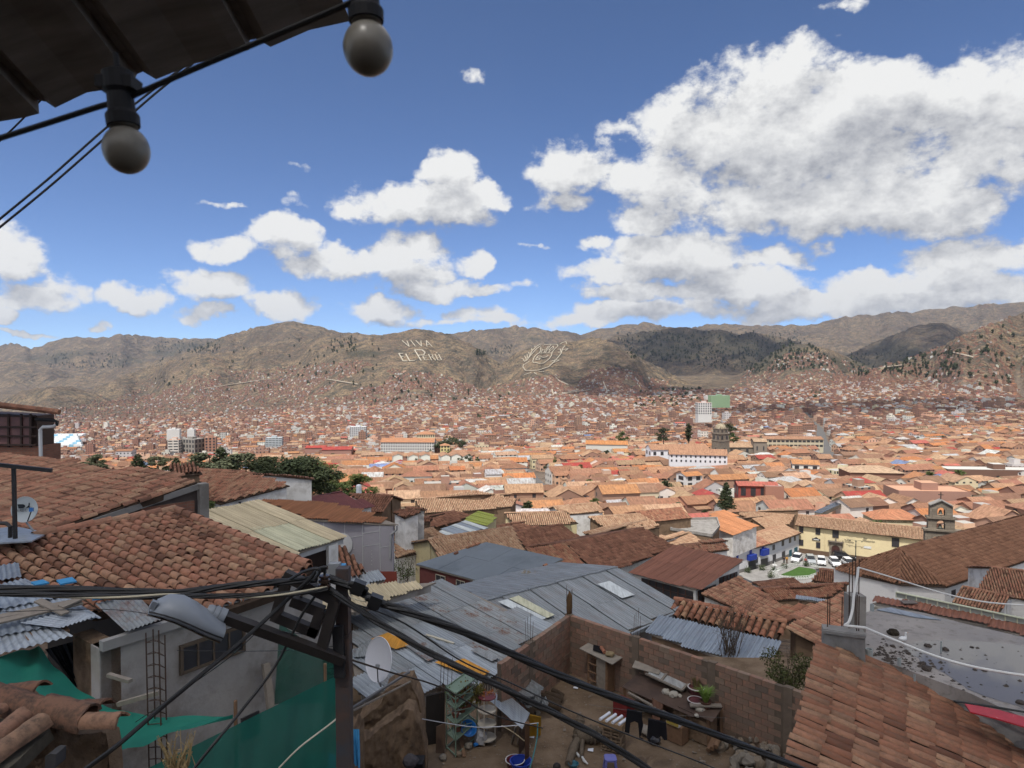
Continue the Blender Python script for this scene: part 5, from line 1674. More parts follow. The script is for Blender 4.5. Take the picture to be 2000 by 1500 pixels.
 for i in range(50):
  v=Vector((rg.gauss(0,.1),rg.gauss(0,.08),1.48+abs(rg.gauss(0,.06)))); s=.03
  d1=Vector((rg.uniform(-1,1),rg.uniform(-1,1),rg.uniform(-1,1))).normalized()*s; d2=d1.orthogonal().normalized()*s
  fl.quad(r0+v-d1,r0+v-d2,r0+v+d1,r0+v+d2)
 fl.build('flowers',simple('orange_flowers',(.25,.09,.03),.7,.2,var=.6,scale=20),rt)
 gp=yp(940,1452); me=rough_stone(.2,1.7,1.3); me.materials.append(simple('grey_sack',(.30,.30,.31),.6,.3,var=.2)); newobj('plastic_sack',me,None,gp+Z1*.18,'grey white plastic sack beside the wicker stand','sack')
 MB().tube([yp(926,1459)+Z1*.06,yp(933,1456)+Z1*.06],.055,10).build('blue_can',simple('sky_blue_plastic',(.02,.14,.42)),label='bright blue can lying before the sack',cat='can')
 for k,(x,y,r) in enumerate(((866,1482,.12),(896,1475,.1),(915,1460,.13),(1050,1395,.1))):
  me=rough_stone(r,k*1.9); me.materials.append(STONE); newobj('stone',me,None,yp(x,y)+Z1*r*.4,('round stone at the left corner of the green shelf','small stone before the green shelf','squat stone by the leaning plank','stone by the log pile')[k],'stone')
plant_shelf()
def shed_sheets():
 t=thing('low_shed',yp(1000,1440),'low shed with a zinc sheet roof and a mustard yellow end board','shed')
 a,b,c,e=yp(935,1368)+Z1*1.0,yp(955,1372)+Z1*1.05,yp(1033,1400)+Z1*.95,yp(1022,1428)+Z1*.85
 A,B,C,D=P(945,1358,21.6),P(985,1350,22.6),P(1035,1393,20.6),P(1020,1424,19.8)
 n=60; V,F=[],[]
 nr=(C-B).cross(A-B).normalized(); nr=nr if nr.z>0 else -nr
 for j in range(2):
  p,q=(A,B) if j==0 else (D,C)
  for i in range(n+1):V.append(tuple(p.lerp(q,i/n)+nr*.016*math.sin(i/6*6.283)))
 for i in range(n):F.append((i,i+1,i+n+2,i+n+1))
 m=MB(); m.v,m.f,m.mi=V,F,[0]*n; m.build('roof_sheet',z_light,t,smooth=True)
 m=MB(); m.prism([P(1034,1396,20.5),P(1056,1401,20.9),PZ(1055,1437,YZ),PZ(1032,1441,YZ)],(.02,.04,0)); m.build('end_board',simple('mustard_board',(.36,.20,.02),.6,.3),t)
 m=MB(); m.prism([D+Vector((-.1,.1,-.1)),C+Vector((-.1,.15,-.1)),Vector((C.x-.1,C.y+.15,YZ)),Vector((D.x-.1,D.y+.1,YZ))],(0,.05,0)); m.build('front',dark_wood,t)
 for x in (1000,1012):MB().bar(yp(x,1452),P(x+8,1418,20.0),.06).build('prop',wood,t)
 pst=thing('timber_post',yp(1030,1492),'split timber post carrying the silvery line in the yard','post')
 MB().bar(yp(1029,1492),P(1030,1412,18.9),.13,.09).build('post',wood_b,pst)
 MB().tube([PZ(1027,1458,YZ+.35),PZ(1036,1455,YZ+.36),PZ(1036,1460,YZ+.34),PZ(1027,1463,YZ+.33)],.018,6).build('rope_tie',wood,pst)
 wire('silvery line sagging from the ruin to the timber post',[(825,1404,17.5),(870,1412,18.5),(930,1420,19),(990,1418,19),(1052,1412,18.9)],.011,simple('silver_hose',(.5,.52,.55),.4,.5),'hose','hose')
 wire('teal hose hanging down from the post',[(1050,1412,18.9),(1049,1440,18.8),(1043,1470,18.6),(1035,1500,18.4)],.018,simple('teal_hose',(.05,.2,.22),.5,.4),'hose','hose')
 wire('pale bamboo rod leaning on the timber post',[(980,1417,19.2),(1002,1430,19.4),(1024,1447,19.5)],.015,simple('bamboo',(.42,.35,.22),.7,.2),'rod','rod')
 for k,(q,lab) in enumerate(((((978,1342),(1023,1328),(1063,1346),(1020,1372)),'dented grey zinc sheet lying over the yard junk'),(((1000,1350),(1054,1352),(1058,1372),(1012,1376)),'second rust-edged corrugated sheet on top of the junk pile'),(((1020,1372),(1066,1372),(1072,1378),(1030,1384)),'bent zinc offcut under the junk sheets'))):
  pts=[PZ(x,y,YZ+.75-.12*k+.0) for x,y in q]; pts[1].z+=.15
  nn=66; V,F=[],[]
  for j in range(2):
   p,r=(pts[0],pts[1]) if j==0 else (pts[3],pts[2])
   for i in range(nn+1):V.append(tuple(p.lerp(r,i/nn)+Z1*(.03*math.sin(i/7*6.283)+.05*math.sin(i*.11))))
  for i in range(nn):F.append((i,i+1,i+nn+2,i+nn+1))
  m=MB(); m.v,m.f,m.mi=V,F,[0]*nn; m.build('zinc_sheet',z_rust if k==1 else z_grey,smooth=True,label=lab,cat='metal sheet',group='loose zinc sheets in the yard')
 rl=simple('rotten_log',(.07,.05,.035),.95,.1,bump=.8,scale=10,var=.5)
 for k,(x0,y0,x1,y1,r) in enumerate(((1056,1362,1092,1376,.16),(1060,1372,1094,1382,.13),(1066,1356,1098,1366,.12),(1080,1348,1100,1360,.09))):
  MB().tube([PZ(x0,y0,YZ+.25),PZ((x0+x1)/2,(y0+y1)/2-1,YZ+.27),PZ(x1,y1,YZ+.15)],r,9).build('rotten_log',rl,smooth=True,label=('lowest rotten log sticking out of the junk pile','front rotten log of the junk pile','back rotten log of the junk pile','thin rotten branch by the block wall')[k],cat='log',group='rotten logs')
shed_sheets()
def adobe_ruin():
 t=thing('adobe_ruin',P(760,1500,16),'eroded brown adobe wall with a stepped top beside the pole','wall')
 def slab(px,d0,d1,th,seed):
  xs=np.linspace(px[0][0],px[-1][0],64); topy=np.interp(xs,[p[0] for p in px],[p[1] for p in px]); rows=46
  V,F=[],[]
  x0,x1=xs[0],xs[-1]
  for x,ty in zip(xs,topy):
   d=d0+(d1-d0)*(x-x0)/(x1-x0)
   for j in range(rows+1):
    p=P(x,ty+(1620-ty)*j/rows,d); q=p+Vector((0,-1,0))*(.09*mnoise.fractal(p*1.4+Vector((seed,0,0)),1,2,4)+.045*mnoise.fractal(p*6.5,.8,2,4))
    q.z+=.07*mnoise.noise(p*3)+.06*mnoise.noise(p*9); V.append(q)
  n=len(xs); b=len(V)
  for i in range(n):V.append(V[i*(rows+1)]+Vector((0,th,.03)))
  for i in range(n):V.append(V[b+i]-Z1*4)
  for i in range(n-1):
   for j in range(rows):
    k=i*(rows+1)+j; F.append((k,k+1,k+rows+2,k+rows+1))
   F.append((i*(rows+1),(i+1)*(rows+1),b+i+1,b+i)); F.append((b+i,b+i+1,b+n+i+1,b+n+i))
  k0=(n-1)*(rows+1)
  for j in range(rows):F.append((k0+j,k0+j+1,b+2*n-1 if j==rows-1 else b+n-1,b+n-1) if False else (k0+j,k0+j+1,b+n-1))
  m=MB(); m.v=[tuple(p) for p in V]; m.f=F; m.mi=[0]*len(F); m.build('wall_section',adobe,t,smooth=True)
 slab([(700,1402),(716,1398),(745,1372),(752,1348),(790,1330),(802,1332),(818,1365),(826,1400)],17.6,18.6,.7,3)
 slab([(694,1446),(720,1440),(760,1412),(795,1386),(808,1392),(822,1420),(832,1470)],16.4,17.6,.5,7)
 slab([(596,1500),(616,1476),(650,1442),(690,1425),(700,1432)],12.5,14.5,.6,11)
 MB().bar(P(688,1383,15.4),P(800,1312,17.0),.05,.05).build('leaning_pole',simple('grey_pole',(.13,.125,.125),.6,.4),t)
 MB().bar(P(690,1388,15.2),P(802,1331,17.0),.035,.035).build('second_pole',wood,t)
 hang_cloth('tarpaulin',[P(688,1424,13.6),P(702,1424,13.6),P(703,1500,13.4),P(690,1492,13.4)],blue_tarp,nx=16,nz=12,folds=2,amp=.04,label='bright blue tarpaulin strip hanging right of the pole',cat='tarpaulin')
 hang_cloth('tarpaulin',[P(642,1470,11.6),P(656,1474,11.6),P(656,1516,11.4),P(640,1516,11.4)],blue_tarp,nx=14,nz=10,folds=2,amp=.05,label='crumpled blue tarpaulin left of the pole foot',cat='tarpaulin')
 me=rough_stone(.28,4.4,.6); me.materials.append(black_plastic); newobj('rubbish_bag',me,None,P(622,1496,11.6),'dark crumpled plastic at the foot of the pole','plastic')
 bk=thing('clothes_basket',P(808,1490,16.5),'dark basket of grey clothes behind the adobe ruin','basket')
 MB().box(P(812,1496,16.6),(.2,0,0),(0,.2,0),(0,0,.16)).build('basket',black_plastic,bk)
 me=rough_stone(.2,9.1,.8); me.materials.append(simple('grey_clothes',(.06,.055,.06),.9,.1)); o=newobj('clothes',me,bk); o.location=P(802,1486,16.5)-worldloc(bk)
 MB().prism([P(832,1360,20.8),P(868,1352,21.0),P(868,1480,20.8),P(832,1500,20.6)],(0,.1,0)).build('passage_boards',simple('near_black_boards',(.03,.026,.024)),label='dark boarded passage between the ruin and the green shelf',cat='boards')  # one near-black panel closes the passage
 MB().prism([P(852,1420,20.3),P(870,1412,20.3),P(868,1470,20.2),P(851,1486,20.2)],(0,.04,0)).build('plywood_sheet',simple('dull_ply',(.10,.065,.045),.8,.2),label='brown plywood sheet leaning left of the green shelf',cat='plywood')
adobe_ruin()
# ------------------------------------------------------------------ middle distance roofs
def gable_house(label,A,dA,B,pitch,side,px,wall,style,drop=4.5,cat='house',name='house',back=True,tw=.23,tl=.42,single=0,rt=True,windows=(),grp=None,sheet=(.85,2.6),mats=None,weights=None,over=None,wallpx=None):
 pl=Plane(A,dA,B,pitch,side)
 poly=pl.poly(px)
 zlow=min(p.z for p in poly)
 c=sum(poly,Vector())/len(poly)
 zb=zlow-drop
 t=thing(name,(c.x,c.y,zb),label,cat,grp)
 wl=MB(); ins=drop_walls(wl,poly,zb,pl)
 planes=[(pl,poly)]
 if back:
  bp=BackPlane(pl); pb=mirror(pl,poly); planes.append((bp,pb)); drop_walls(wl,pb,zb,bp)
 wl.build('walls',wall,t)
 for q,(pp,po) in enumerate(planes):
  bedm=bed if style in TILES else wood
  roof=MB().prism([p+pp.n*-.03 for p in po],pp.n*-.07).build('roof' if q==0 else 'back_roof',bedm,t)
  if style in TILES:
   one,jn=TILES[style]
   lay_tiles(roof,pp,po,tw,tl,one,jn,single if q==0 else 0,.02,None,seg=4,h=.55)
  elif style=='sheet':
   lay_sheets(roof,pp,po,sheet[0],sheet[1],mats,weights=weights,override=over if q==0 else None,lift=.012)
  elif style=='flat':
   lay_flat(roof,pp,po,sheet[0],sheet[1],mats[0])
 if rt and style in TILES and back:
  us=[pl.st(p)[0] for p in poly if abs(pl.st(p)[1])<.6] or [0,(pl.b-pl.a).length]
  ridge_tiles_joined(t,[pl.at(min(us),0,.05),pl.at(max(us),0,.05)],tw,tl,TILES[style][1])
 for w in windows:
  i,j=w[0]
  wall_window(t,ins[i],ins[j],w[1],frame=w[2] if len(w)>2 else None,bars=1)
 return t,pl,poly,ins
TILES={'near':(tm_near,tj_near),'red':(tm_red,tj_red),'dark':(tm_dark,tj_dark),'pale':(tm_pale,tj_pale)}
def ridge_tiles_joined(part,pts,w,l,mat):
 V,F=tile_template(w*1.2,l,4,.45); pos=[]
 a,b=pts; d=(b-a); L=d.length; d.normalize(); n=max(1,int(L/l))
 class Q:pass
 q=Q(); q.down=d; q.r=d.cross(Z1).normalized(); q.n=q.r.cross(d).normalized()
 joined_tiles(part,q,[a+d*((i+.5)*L/n) for i in range(n)],V,F,mat,.03,'ridge_tiles')
def lay_flat(part,pl,poly,w,l,mat,name='roof_panel'):
 st=[pl.st(p) for p in poly]
 u0,u1=min(p[0] for p in st),max(p[0] for p in st); v0,v1=min(p[1] for p in st),max(p[1] for p in st)
 nu,nv=max(1,round((u1-u0)/w)),max(1,round((v1-v0)/l)); w2,l2=(u1-u0)/nu,(v1-v0)/nv
 off=worldloc(part)
 def clip(poly2,axis,val,keep_less):
  out=[]; n=len(poly2)
  for i in range(n):
   a,b=poly2[i],poly2[(i+1)%n]
   ia=(a[axis]<=val)==keep_less; ib=(b[axis]<=val)==keep_less
   if ia:out.append(a)
   if ia != ib:
    t=(val-a[axis])/(b[axis]-a[axis]); out.append((a[0]+(b[0]-a[0])*t,a[1]+(b[1]-a[1])*t))
  return out
 for j in range(nv):
  for i in range(nu):
   q=clip(clip(clip(clip(st,0,u0+i*w2+.01,False),0,u0+(i+1)*w2-.01,True),1,v0+j*l2+.01,False),1,v0+(j+1)*l2-.01,True) if True else st
   if len(q)<3:continue
   m=MB(); m.prism([pl.at(u,v,.0) for u,v in q],pl.n*(.02+.006*((i+j)%2))); m.build(name,mat,part)
maroon_w=simple('maroon_wall',(.14,.05,.045),.9,.15,var=.2)
yellow_w=simple('pale_yellow_wall',(.56,.48,.28),.9,.15,var=.12,dirt=(.42,.36,.24))
adobe_w=simple('adobe_wall_face',(.20,.135,.09),.95,.1,var=.25,dirt=(.13,.09,.06))
slate_p=simple('slate_grey_roofing',(.125,.145,.165),.6,.35,var=.18,scale=.8,dirt=(.085,.10,.115))
white_w=plaster_w
green_pc=zinc('lime_polycarbonate',(.34,.38,.05),0,.4,0)
terracotta_sheet=zinc('terracotta_sheet',(.27,.115,.075),0,.7,0)
rust_sheet=zinc('rust_orange_sheet',(.30,.125,.055),0,.75,0)
red_sheet=zinc('dark_red_tile_sheet',(.16,.045,.042),0,.5,.1)
orange_sheet=zinc('orange_tile_sheet',(.50,.21,.09),0,.7,0)
def grey_complex():
 def ov2(u,v):
  return None
 t,pl,poly,ins=gable_house('broad hall with a lapped grey corrugated roof and one white skylight',(960,1171),31.5,(1195,1112),10,'cam',
  [(960,1171),(1195,1112),(1333,1184),(1228,1234),(1128,1262),(1040,1222),(975,1196)],white_w,'sheet',3.6,mats=[z_grey],sheet=(.84,3.0),back=True,name='hall')
 for q,mt in (([(972,1182),(990,1177),(1066,1214),(1050,1222)],z_clear),([(994,1176),(1012,1170),(1082,1208),(1068,1214)],z_yellow),([(1166,1147),(1190,1141),(1238,1168),(1214,1175)],z_clear)):
  m=MB(); m.prism([pl.cast(*p)+pl.n*.17 for p in q],pl.n*.015); m.build('skylight',mt,t)
 a,b=pl.cast(1333,1184),pl.cast(1228,1234)
 MB().bar(a-Z1*.1+Vector((.1,-.1,0)),b-Z1*.1+Vector((.1,-.1,0)),.12,.16).build('gutter',z_light,t)
 def ov1(u,v):return None
 t,pl,poly,ins=gable_house('wide shed with patched grey corrugated sheets, rust streaks and orange sheets',(690,1193),28.0,(865,1137),8,'cam',
  [(690,1193),(865,1137),(912,1153),(992,1190),(1080,1222),(1003,1262),(988,1296),(955,1328),(850,1340),(830,1352),(700,1352),(690,1300)],cement,'sheet',2.5,mats=[z_grey,z_light,z_rust],weights=(6,2.2,.8),sheet=(.83,2.3),back=False,name='shed')
 for q,mt in (([(724,1256),(757,1243),(804,1267),(772,1276)],z_orange),([(848,1302),(868,1294),(935,1325),(930,1334)],z_orange),([(886,1300),(905,1294),(956,1320),(944,1328)],z_orange),([(690,1275),(715,1272),(720,1290),(690,1292)],z_rust),([(790,1268),(830,1262),(868,1286),(835,1300)],z_rust),([(918,1278),(935,1272),(975,1292),(960,1300)],z_rust)):
  a,b,c,e=[pl.cast(*p)+pl.n*.17 for p in q]
  n=max(8,int((b-a).length/.076)*6); V,F=[],[]
  for j in range(2):
   p0,p1=(a,b) if j==0 else (e,c)
   for i in range(n+1):V.append(tuple(p0.lerp(p1,i/n)+pl.n*.012*math.sin(i/6*6.283)))
  for i in range(n):F.append((i,i+1,i+n+2,i+n+1))
  m=MB(); m.v,m.f,m.mi=V,F,[0]*n; m.build('patch_sheet',mt,t,smooth=True)
 MB().bar(pl.cast(832,1245)+pl.n*.12,pl.cast(886,1262)+pl.n*.12,.1,.04,up=pl.n).build('loose_batten',simple('pale_batten',(.45,.42,.34),.8,.2),t)
 gable_house('small annex roofed with pale cream sheets behind the pole top',(600,1160),27.0,(760,1132),7,'cam',[(640,1150),(852,1136),(762,1168),(690,1194),(640,1185)],cement,'sheet',.25,mats=[z_cream],back=False,name='annex')
 gable_house('lean-to with a strip of yellowish corrugated sheets just behind the lamp bracket',(560,1192),20.0,(640,1168),10,'right',[(575,1168),(600,1155),(640,1212),(600,1200)],cement,'sheet',1.5,mats=[z_cream],back=False,name='lean_to')
 gable_house('small lean-to with one grey zinc sheet right of the pole top',(690,1122),30,(714,1118),10,'cam',[(682,1122),(716,1116),(752,1132),(690,1152)],cement,'sheet',1.6,mats=[z_light],back=False,name='lean_to')
 dish('satellite_dish',P(739,1288,14.5),.46,(-.62,-.75,.22),'large plain white satellite dish standing before the grey shed',False,foot=P(744,1340,14.6),squash=.9)
 for k,(x,y) in enumerate(((862,1290),(868,1288),(876,1286),(884,1284))):
  MB().tube([P(x,y,20.6),P(x-3,y+75,20.6)],.009,5).build('rebar',rebar,label=('first','second','third','fourth')[k]+' of four bare rebars from the left, above the green shelf',cat='rebar',group='rebars above the green shelf')
grey_complex()
gable_house('lean-to of new blue-grey corrugated sheets below the tiled coping',(1300,1208),31,(1522,1257),9,'cam',[(1302,1208),(1524,1258),(1470,1306),(1262,1234)],adobe_w,'sheet',2.6,mats=[z_blue],sheet=(.84,3.4),back=False,name='lean_to')
def coping():
 pl=Plane((1325,1174),33.0,(1537,1218),20,'cam')
 poly=pl.poly([(1318,1172),(1537,1218),(1512,1252),(1420,1228),(1325,1208),(1308,1200)])
 t=thing('tiled_wall',(pl.a+pl.b)/2-Z1*3,'adobe wall with a coping of big red barrel tiles, above the blue-grey lean-to','wall')
 roof=MB().prism([p+pl.n*-.1 for p in poly],pl.n*-.06).build('coping',bed,t)
 lay_tiles(roof,pl,poly,.33,.40,tm_red,tj_red,300,.015,bed)
 ridge_tiles(roof,[pl.cast(1318,1172)+pl.n*.06,pl.cast(1537,1218)+pl.n*.06],.3,.42,tm_red)
 wl=MB(); drop_walls(wl,poly,pl.a.z-3.5,pl,.3); wl.build('wall',adobe_w,t)
coping()
HOUSES=[
 ('maroon-walled house under broad slate-grey roofing panels',(950,1059),46,(1100,1092),7,'cam',[(950,1059),(1100,1092),(979,1147),(812,1102)],maroon_w,'flat',False),
 ('long pale tiled roof with a cream gable left of centre',(836,1054),56,(1000,1030),17,'cam',[(836,1054),(1000,1030),(1026,1076),(860,1094)],yellow_w,'pale',True),
 ('dark brown tiled roof behind the pale tiled one',(1005,1040),66,(1097,1025),16,'cam',[(1005,1040),(1097,1025),(1136,1051),(1030,1076)],adobe_w,'dark',True),
 ('big dark brown tiled roof in the centre with worn edges',(1105,1060),60,(1256,1032),16,'cam',[(1105,1060),(1256,1032),(1322,1069),(1225,1104),(1162,1118)],white_w,'dark',True),
 ('brown tiled side roof meeting the big dark one at a valley',(1028,1074),57,(1104,1061),16,'cam',[(1028,1074),(1104,1061),(1160,1119),(1104,1114)],adobe_w,'red',False),
 ('small brown tiled roof left of the cream gable',(772,1050),60,(846,1032),16,'cam',[(772,1050),(846,1032),(868,1047),(822,1080),(772,1090)],white_w,'pale',True),
 ('dark shaded tiled roof behind the blue-white sheets',(846,1008),84,(888,998),16,'cam',[(846,1012),(888,998),(924,1006),(872,1027),(830,1030)],adobe_w,'dark',True),
 ('roof of shiny blue-white metal sheets in the dark tile roofs',(860,1036),68,(908,1019),9,'cam',[(858,1037),(908,1019),(955,1032),(876,1047)],adobe_w,'blue',False),
 ('terrace covered with lime green translucent sheets',(910,1014),78,(936,999),9,'cam',[(908,1015),(936,999),(972,1010),(948,1027)],yellow_w,'lime',False),
 ('dark red tile-pattern metal roof left of the white water tank',(600,972),55,(664,962),12,'cam',[(572,982),(664,962),(731,988),(700,994),(640,990)],white_w,'redsheet',True),
 ('brown tiled hip roof right of the dark red metal roof',(684,966),64,(768,969),18,'cam',[(684,966),(768,969),(748,999),(724,1000)],adobe_w,'dark',True),
 ('narrow tiled roof with a grey wall below the brown hip roof',(772,990),60,(815,994),16,'cam',[(766,1000),(800,992),(822,1000),(790,1012)],white_w,'dark',True),
 ('low dark tiled adobe house right of the lilac house',(770,1012),66,(845,1014),16,'cam',[(770,1012),(845,1012),(838,1022),(772,1024)],adobe_w,'dark',True),
 ('terracotta-roofed pavilion with a band of dark windows',(1320,1067),60,(1450,1096),9,'cam',[(1320,1067),(1450,1096),(1360,1151),(1230,1117)],white_w,'terra',False),
 ('white walled house with a brown tiled hip roof at the left',(395,918),52,(482,923),17,'cam',[(388,918),(482,922),(566,948),(430,984),(392,972)],white_w,'near',True),
 ('strip of dark tiles behind the concrete column at the left',(330,909),46,(378,906),16,'cam',[(330,909),(380,905),(396,925),(340,930)],adobe_w,'dark',False),
 ('lilac-grey plastered house under a rust orange sheet roof',(515,977),36,(640,984),7,'cam',[(515,977),(640,984),(700,997),(778,1023),(690,1020),(600,1013)],simple('lilac_grey_wall',(.30,.285,.31),.9,.15,var=.07),'rust',False),
 ('open terrace under a pale cream corrugated roof',(390,1004),27,(507,981),9,'right',[(388,1005),(507,981),(673,1048),(545,1090)],white_w,'cream',False),
 ('short dark tiled roof below the lilac wall',(648,1064),32,(668,1062),16,'cam',[(646,1064),(672,1068),(716,1118),(690,1124),(650,1116)],adobe_w,'dark',False),
 ('low red-brown tiled roof below the big grey roof edge',(930,1168),37,(1000,1146),12,'cam',[(925,1168),(1000,1146),(1060,1138),(1000,1160),(960,1172)],adobe_w,'red',False),
 ('long sloping tiled roof right of the pavilion',(1370,1160),50,(1444,1125),15,'cam',[(1370,1160),(1444,1125),(1532,1186),(1501,1201),(1452,1196)],white_w,'near',False),
 ('sagging red tiled roof in the middle of the right side',(1500,1200),44,(1531,1184),10,'cam',[(1500,1201),(1531,1184),(1620,1180),(1545,1217)],adobe_w,'red',False),
 ('uneven tiled roof running down to the concrete parapet',(1535,1220),30,(1650,1167),12,'right',[(1535,1220),(1618,1172),(1662,1160),(1668,1262),(1606,1262),(1548,1234)],adobe_w,'near',False),
 ('wide ragged tiled roof behind the parapet rebars',(1490,1152),66,(1655,1140),14,'cam',[(1490,1152),(1560,1140),(1658,1140),(1622,1166),(1515,1174)],adobe_w,'red',True),
 ('small tiled roof with a patched white wall below the square',(1477,1141),82,(1550,1130),15,'cam',[(1477,1141),(1550,1130),(1572,1144),(1500,1153)],white_w,'dark',True),
 ('tiled roof just left of the church wall',(1602,1111),84,(1650,1117),16,'cam',[(1602,1111),(1650,1117),(1650,1143),(1584,1136)],white_w,'red',True),
 ('low zinc-roofed adobe shack among the right tiled roofs',(1555,1164),52,(1612,1172),6,'cam',[(1555,1163),(1615,1172),(1605,1176),(1560,1170)],adobe_w,'grey',False),
 ('tiled roof with a white gable below the church roof',(1880,1146),62,(1972,1165),17,'cam',[(1880,1146),(1972,1165),(1952,1196),(1858,1178)],white_w,'near',True),
 ('tiled roof at the right edge below the church roof',(1935,1108),68,(2060,1122),17,'cam',[(1935,1108),(2060,1122),(2050,1182),(1908,1152)],white_w,'near',True),
 ('brown tiled shop row with blue balconies on the square',(1415,1083),139,(1505,1052),17,'right',None,None,None,False),
]
STY={'blue':[z_blue,z_clear],'lime':[green_pc],'redsheet':[red_sheet],'terra':[terracotta_sheet],'rust':[rust_sheet],'cream':[z_cream,z_yellow],'grey':[z_light]}
BUILT={}
for row in HOUSES:
 lab,A,d,B,pit,sd,px,wl,sty,bk=row
 if px is None:continue
 big=d<40
 if sty in TILES:
  r=gable_house(lab,A,d,B,pit,sd,px,wl,sty,back=bk,drop=5.0)
 elif sty=='flat':
  r=gable_house(lab,A,d,B,pit,sd,px,wl,'flat',back=bk,mats=[slate_p],sheet=(2.2,2.6),drop=3.2)
 else:
  r=gable_house(lab,A,d,B,pit,sd,px,wl,'sheet',back=bk,mats=STY[sty],sheet=(.84,2.6),drop=4.5)
 BUILT[lab]=r
def extras():
 t,pl,poly,ins=BUILT['maroon-walled house under broad slate-grey roofing panels']
 for x0,x1 in ((852,870),(892,908),(932,952)):
  yt=1112+(x0-830)*.26
  wall_window(t,ins[3],ins[2],(x0,yt+6,x1,yt+26),frame=simple('cream_frame',(.42,.38,.3),.8,.2),bars=1)
 for k,(x,y) in enumerate(((912,1072),(921,1069),(930,1066),(993,1132),(1062,1108),(888,1084))):
  MB().tube([pl.cast(x,y)+pl.n*.08,pl.cast(x+6,y-3)+pl.n*.08],.09,7).build('loose_tile',tm_red,t)
 t,pl,poly,ins=BUILT['terracotta-roofed pavilion with a band of dark windows']
 fr=simple('pavilion_frame',(.075,.04,.03),.7,.3)
 wall_window(t,ins[3],ins[2],(1256,1130,1358,1171),frame=fr,bars=7) if False else None
 for (i,j,u0,u1,n) in ((3,2,.16,.97,7),(2,1,.05,.45,4),(2,1,.52,.95,5)):
  a,b=ins[i].lerp(ins[j],u0),ins[i].lerp(ins[j],u1)
  d=b-a; d.z=0; L=d.length; d.normalize(); nn=d.cross(Z1); nn=nn if nn.y<0 else -nn
  zt,zb=min(a.z,b.z)-.25,min(a.z,b.z)-1.75
  for k in range(n):
   c0=a+d*(L*k/n); c1=a+d*(L*(k+1)/n); m=(c0+c1)/2; m.z=(zt+zb)/2
   w=MB(); w.box(m+nn*.02,d*(L/n/2-.03),nn*.02,Z1*((zt-zb)/2)); o=w.build('window',simple('dark_window',(.035,.035,.04)),t)
   MB().bar(Vector((c0.x,c0.y,zb))+nn*.05,Vector((c0.x,c0.y,zt))+nn*.05,.07).build('frame',fr,o)
  mm=(a+b)/2; MB().bar(Vector((a.x,a.y,(zt+zb)/2+.3))+nn*.05,Vector((b.x,b.y,(zt+zb)/2+.3))+nn*.05,.05).build('transom',fr,t)
 t,pl,poly,ins=BUILT['lilac-grey plastered house under a rust orange sheet roof']
 a,b=ins[5],ins[3]
 d=b-a; d.z=0; L=d.length; d.normalize(); nn=d.cross(Z1); nn=nn if nn.y<0 else -nn
 wl=MB(); off=nn*.12
 wl.prism([a+off-Z1*.1,b+off-Z1*.1,Vector((b.x,b.y,a.z-6))+off,Vector((a.x,a.y,a.z-6))+off],-nn*.1); wl.build('front_wall',simple('lilac_grey_wall',(.30,.285,.31)),t)
 jl=simple('white_joint',(.5,.5,.5),.9,.1)
 def hit(x,y):
  r=ray(x,y); q=a+off+nn*.012; return r*(q.dot(nn)/r.dot(nn))
 for p,q in (((673,1022),(674,1070)),((708,1024),(709,1114)),((742,1026),(743,1114)),((632,1016),(633,1060)),((680,1050),(708,1046)),((708,1042),(742,1037)),((709,1067),(742,1062)),((743,1069),(762,1066))):
  MB().bar(hit(*p),hit(*q),.025,.012,up=nn).build('plaster_joint',jl,t)
 for x,ys in ((691,(1071,1082,1092,1100)),(726,(1075,1082,1088,1095,1102))):
  for y in ys:MB().box(hit(x,y),d*.02,nn*.006,Z1*.02).build('plaster_dab',jl,t)
 rd=MB(); rd.prism([hit(716,1116),hit(775,1116),hit(776,1139),hit(716,1139)],-nn*.05+nn*.1); rd.build('red_plinth',simple('brick_red_paint',(.22,.055,.04),.8,.2),t)
 wh=MB(); wh.lathe(hit(670,1062)+nn*.01,[(0,0),(.52,0),(.52,.02),(0,.02)],28,nn); wh.build('white_disc',jl,t)
 wall_window(t,a+off,b+off,(648,1052,674,1067),frame=None,name='window')
 MB().tube([hit(777,1025)+nn*.1,hit(776,1034)+nn*.05,hit(764,1044)+nn*.05,hit(763,1090)+nn*.05],.05,6).build('downpipe',simple('grey_pipe',(.3,.3,.3)),t)
 t,pl,poly,ins=BUILT['open terrace under a pale cream corrugated roof']
 a,b=pl.cast(545,1090),pl.cast(673,1048)
 d=b-a; d.z=0; d.normalize(); nn=d.cross(Z1); nn=nn if nn.y<0 else -nn
 MB().bar(a-Z1*.16+nn*-.1,b-Z1*.16+nn*-.1,.06,.26).build('fascia',simple('pale_fascia',(.40,.41,.42),.8,.2),t)
 op=a.lerp(b,.5)-Z1*.85-nn*.12
 MB().box(op,d*(a-b).length*.27,nn*.02,Z1*.55).build('opening_shade_panel',simple('opening_shade',(.02,.014,.012),.9,.1),t)  # solid dark panel stands in for the shade under the terrace roof
 MB().box(a.lerp(b,.80)-Z1*1.2-nn*.1,d*.24,nn*.14,Z1*1.05).build('post',white_w,t)
 t,pl,poly,ins=BUILT['white walled house with a brown tiled hip roof at the left']
 wall_window(t,ins[3],ins[2],(466,980,471,990)); wall_window(t,ins[3],ins[2],(515,976,529,984))
 wt=thing('water_tank',P(701,962,70),'white cylindrical water tank beside the brown tiled roof','water tank')
 MB().lathe(P(701,966,70),[(0,0),(.26,0),(.28,.05),(.28,.9),(.24,1.0),(.1,1.06),(0,1.06)],16).build('tank',simple('white_tank',(.65,.68,.70),.4,.4,var=.05),wt,smooth=False)
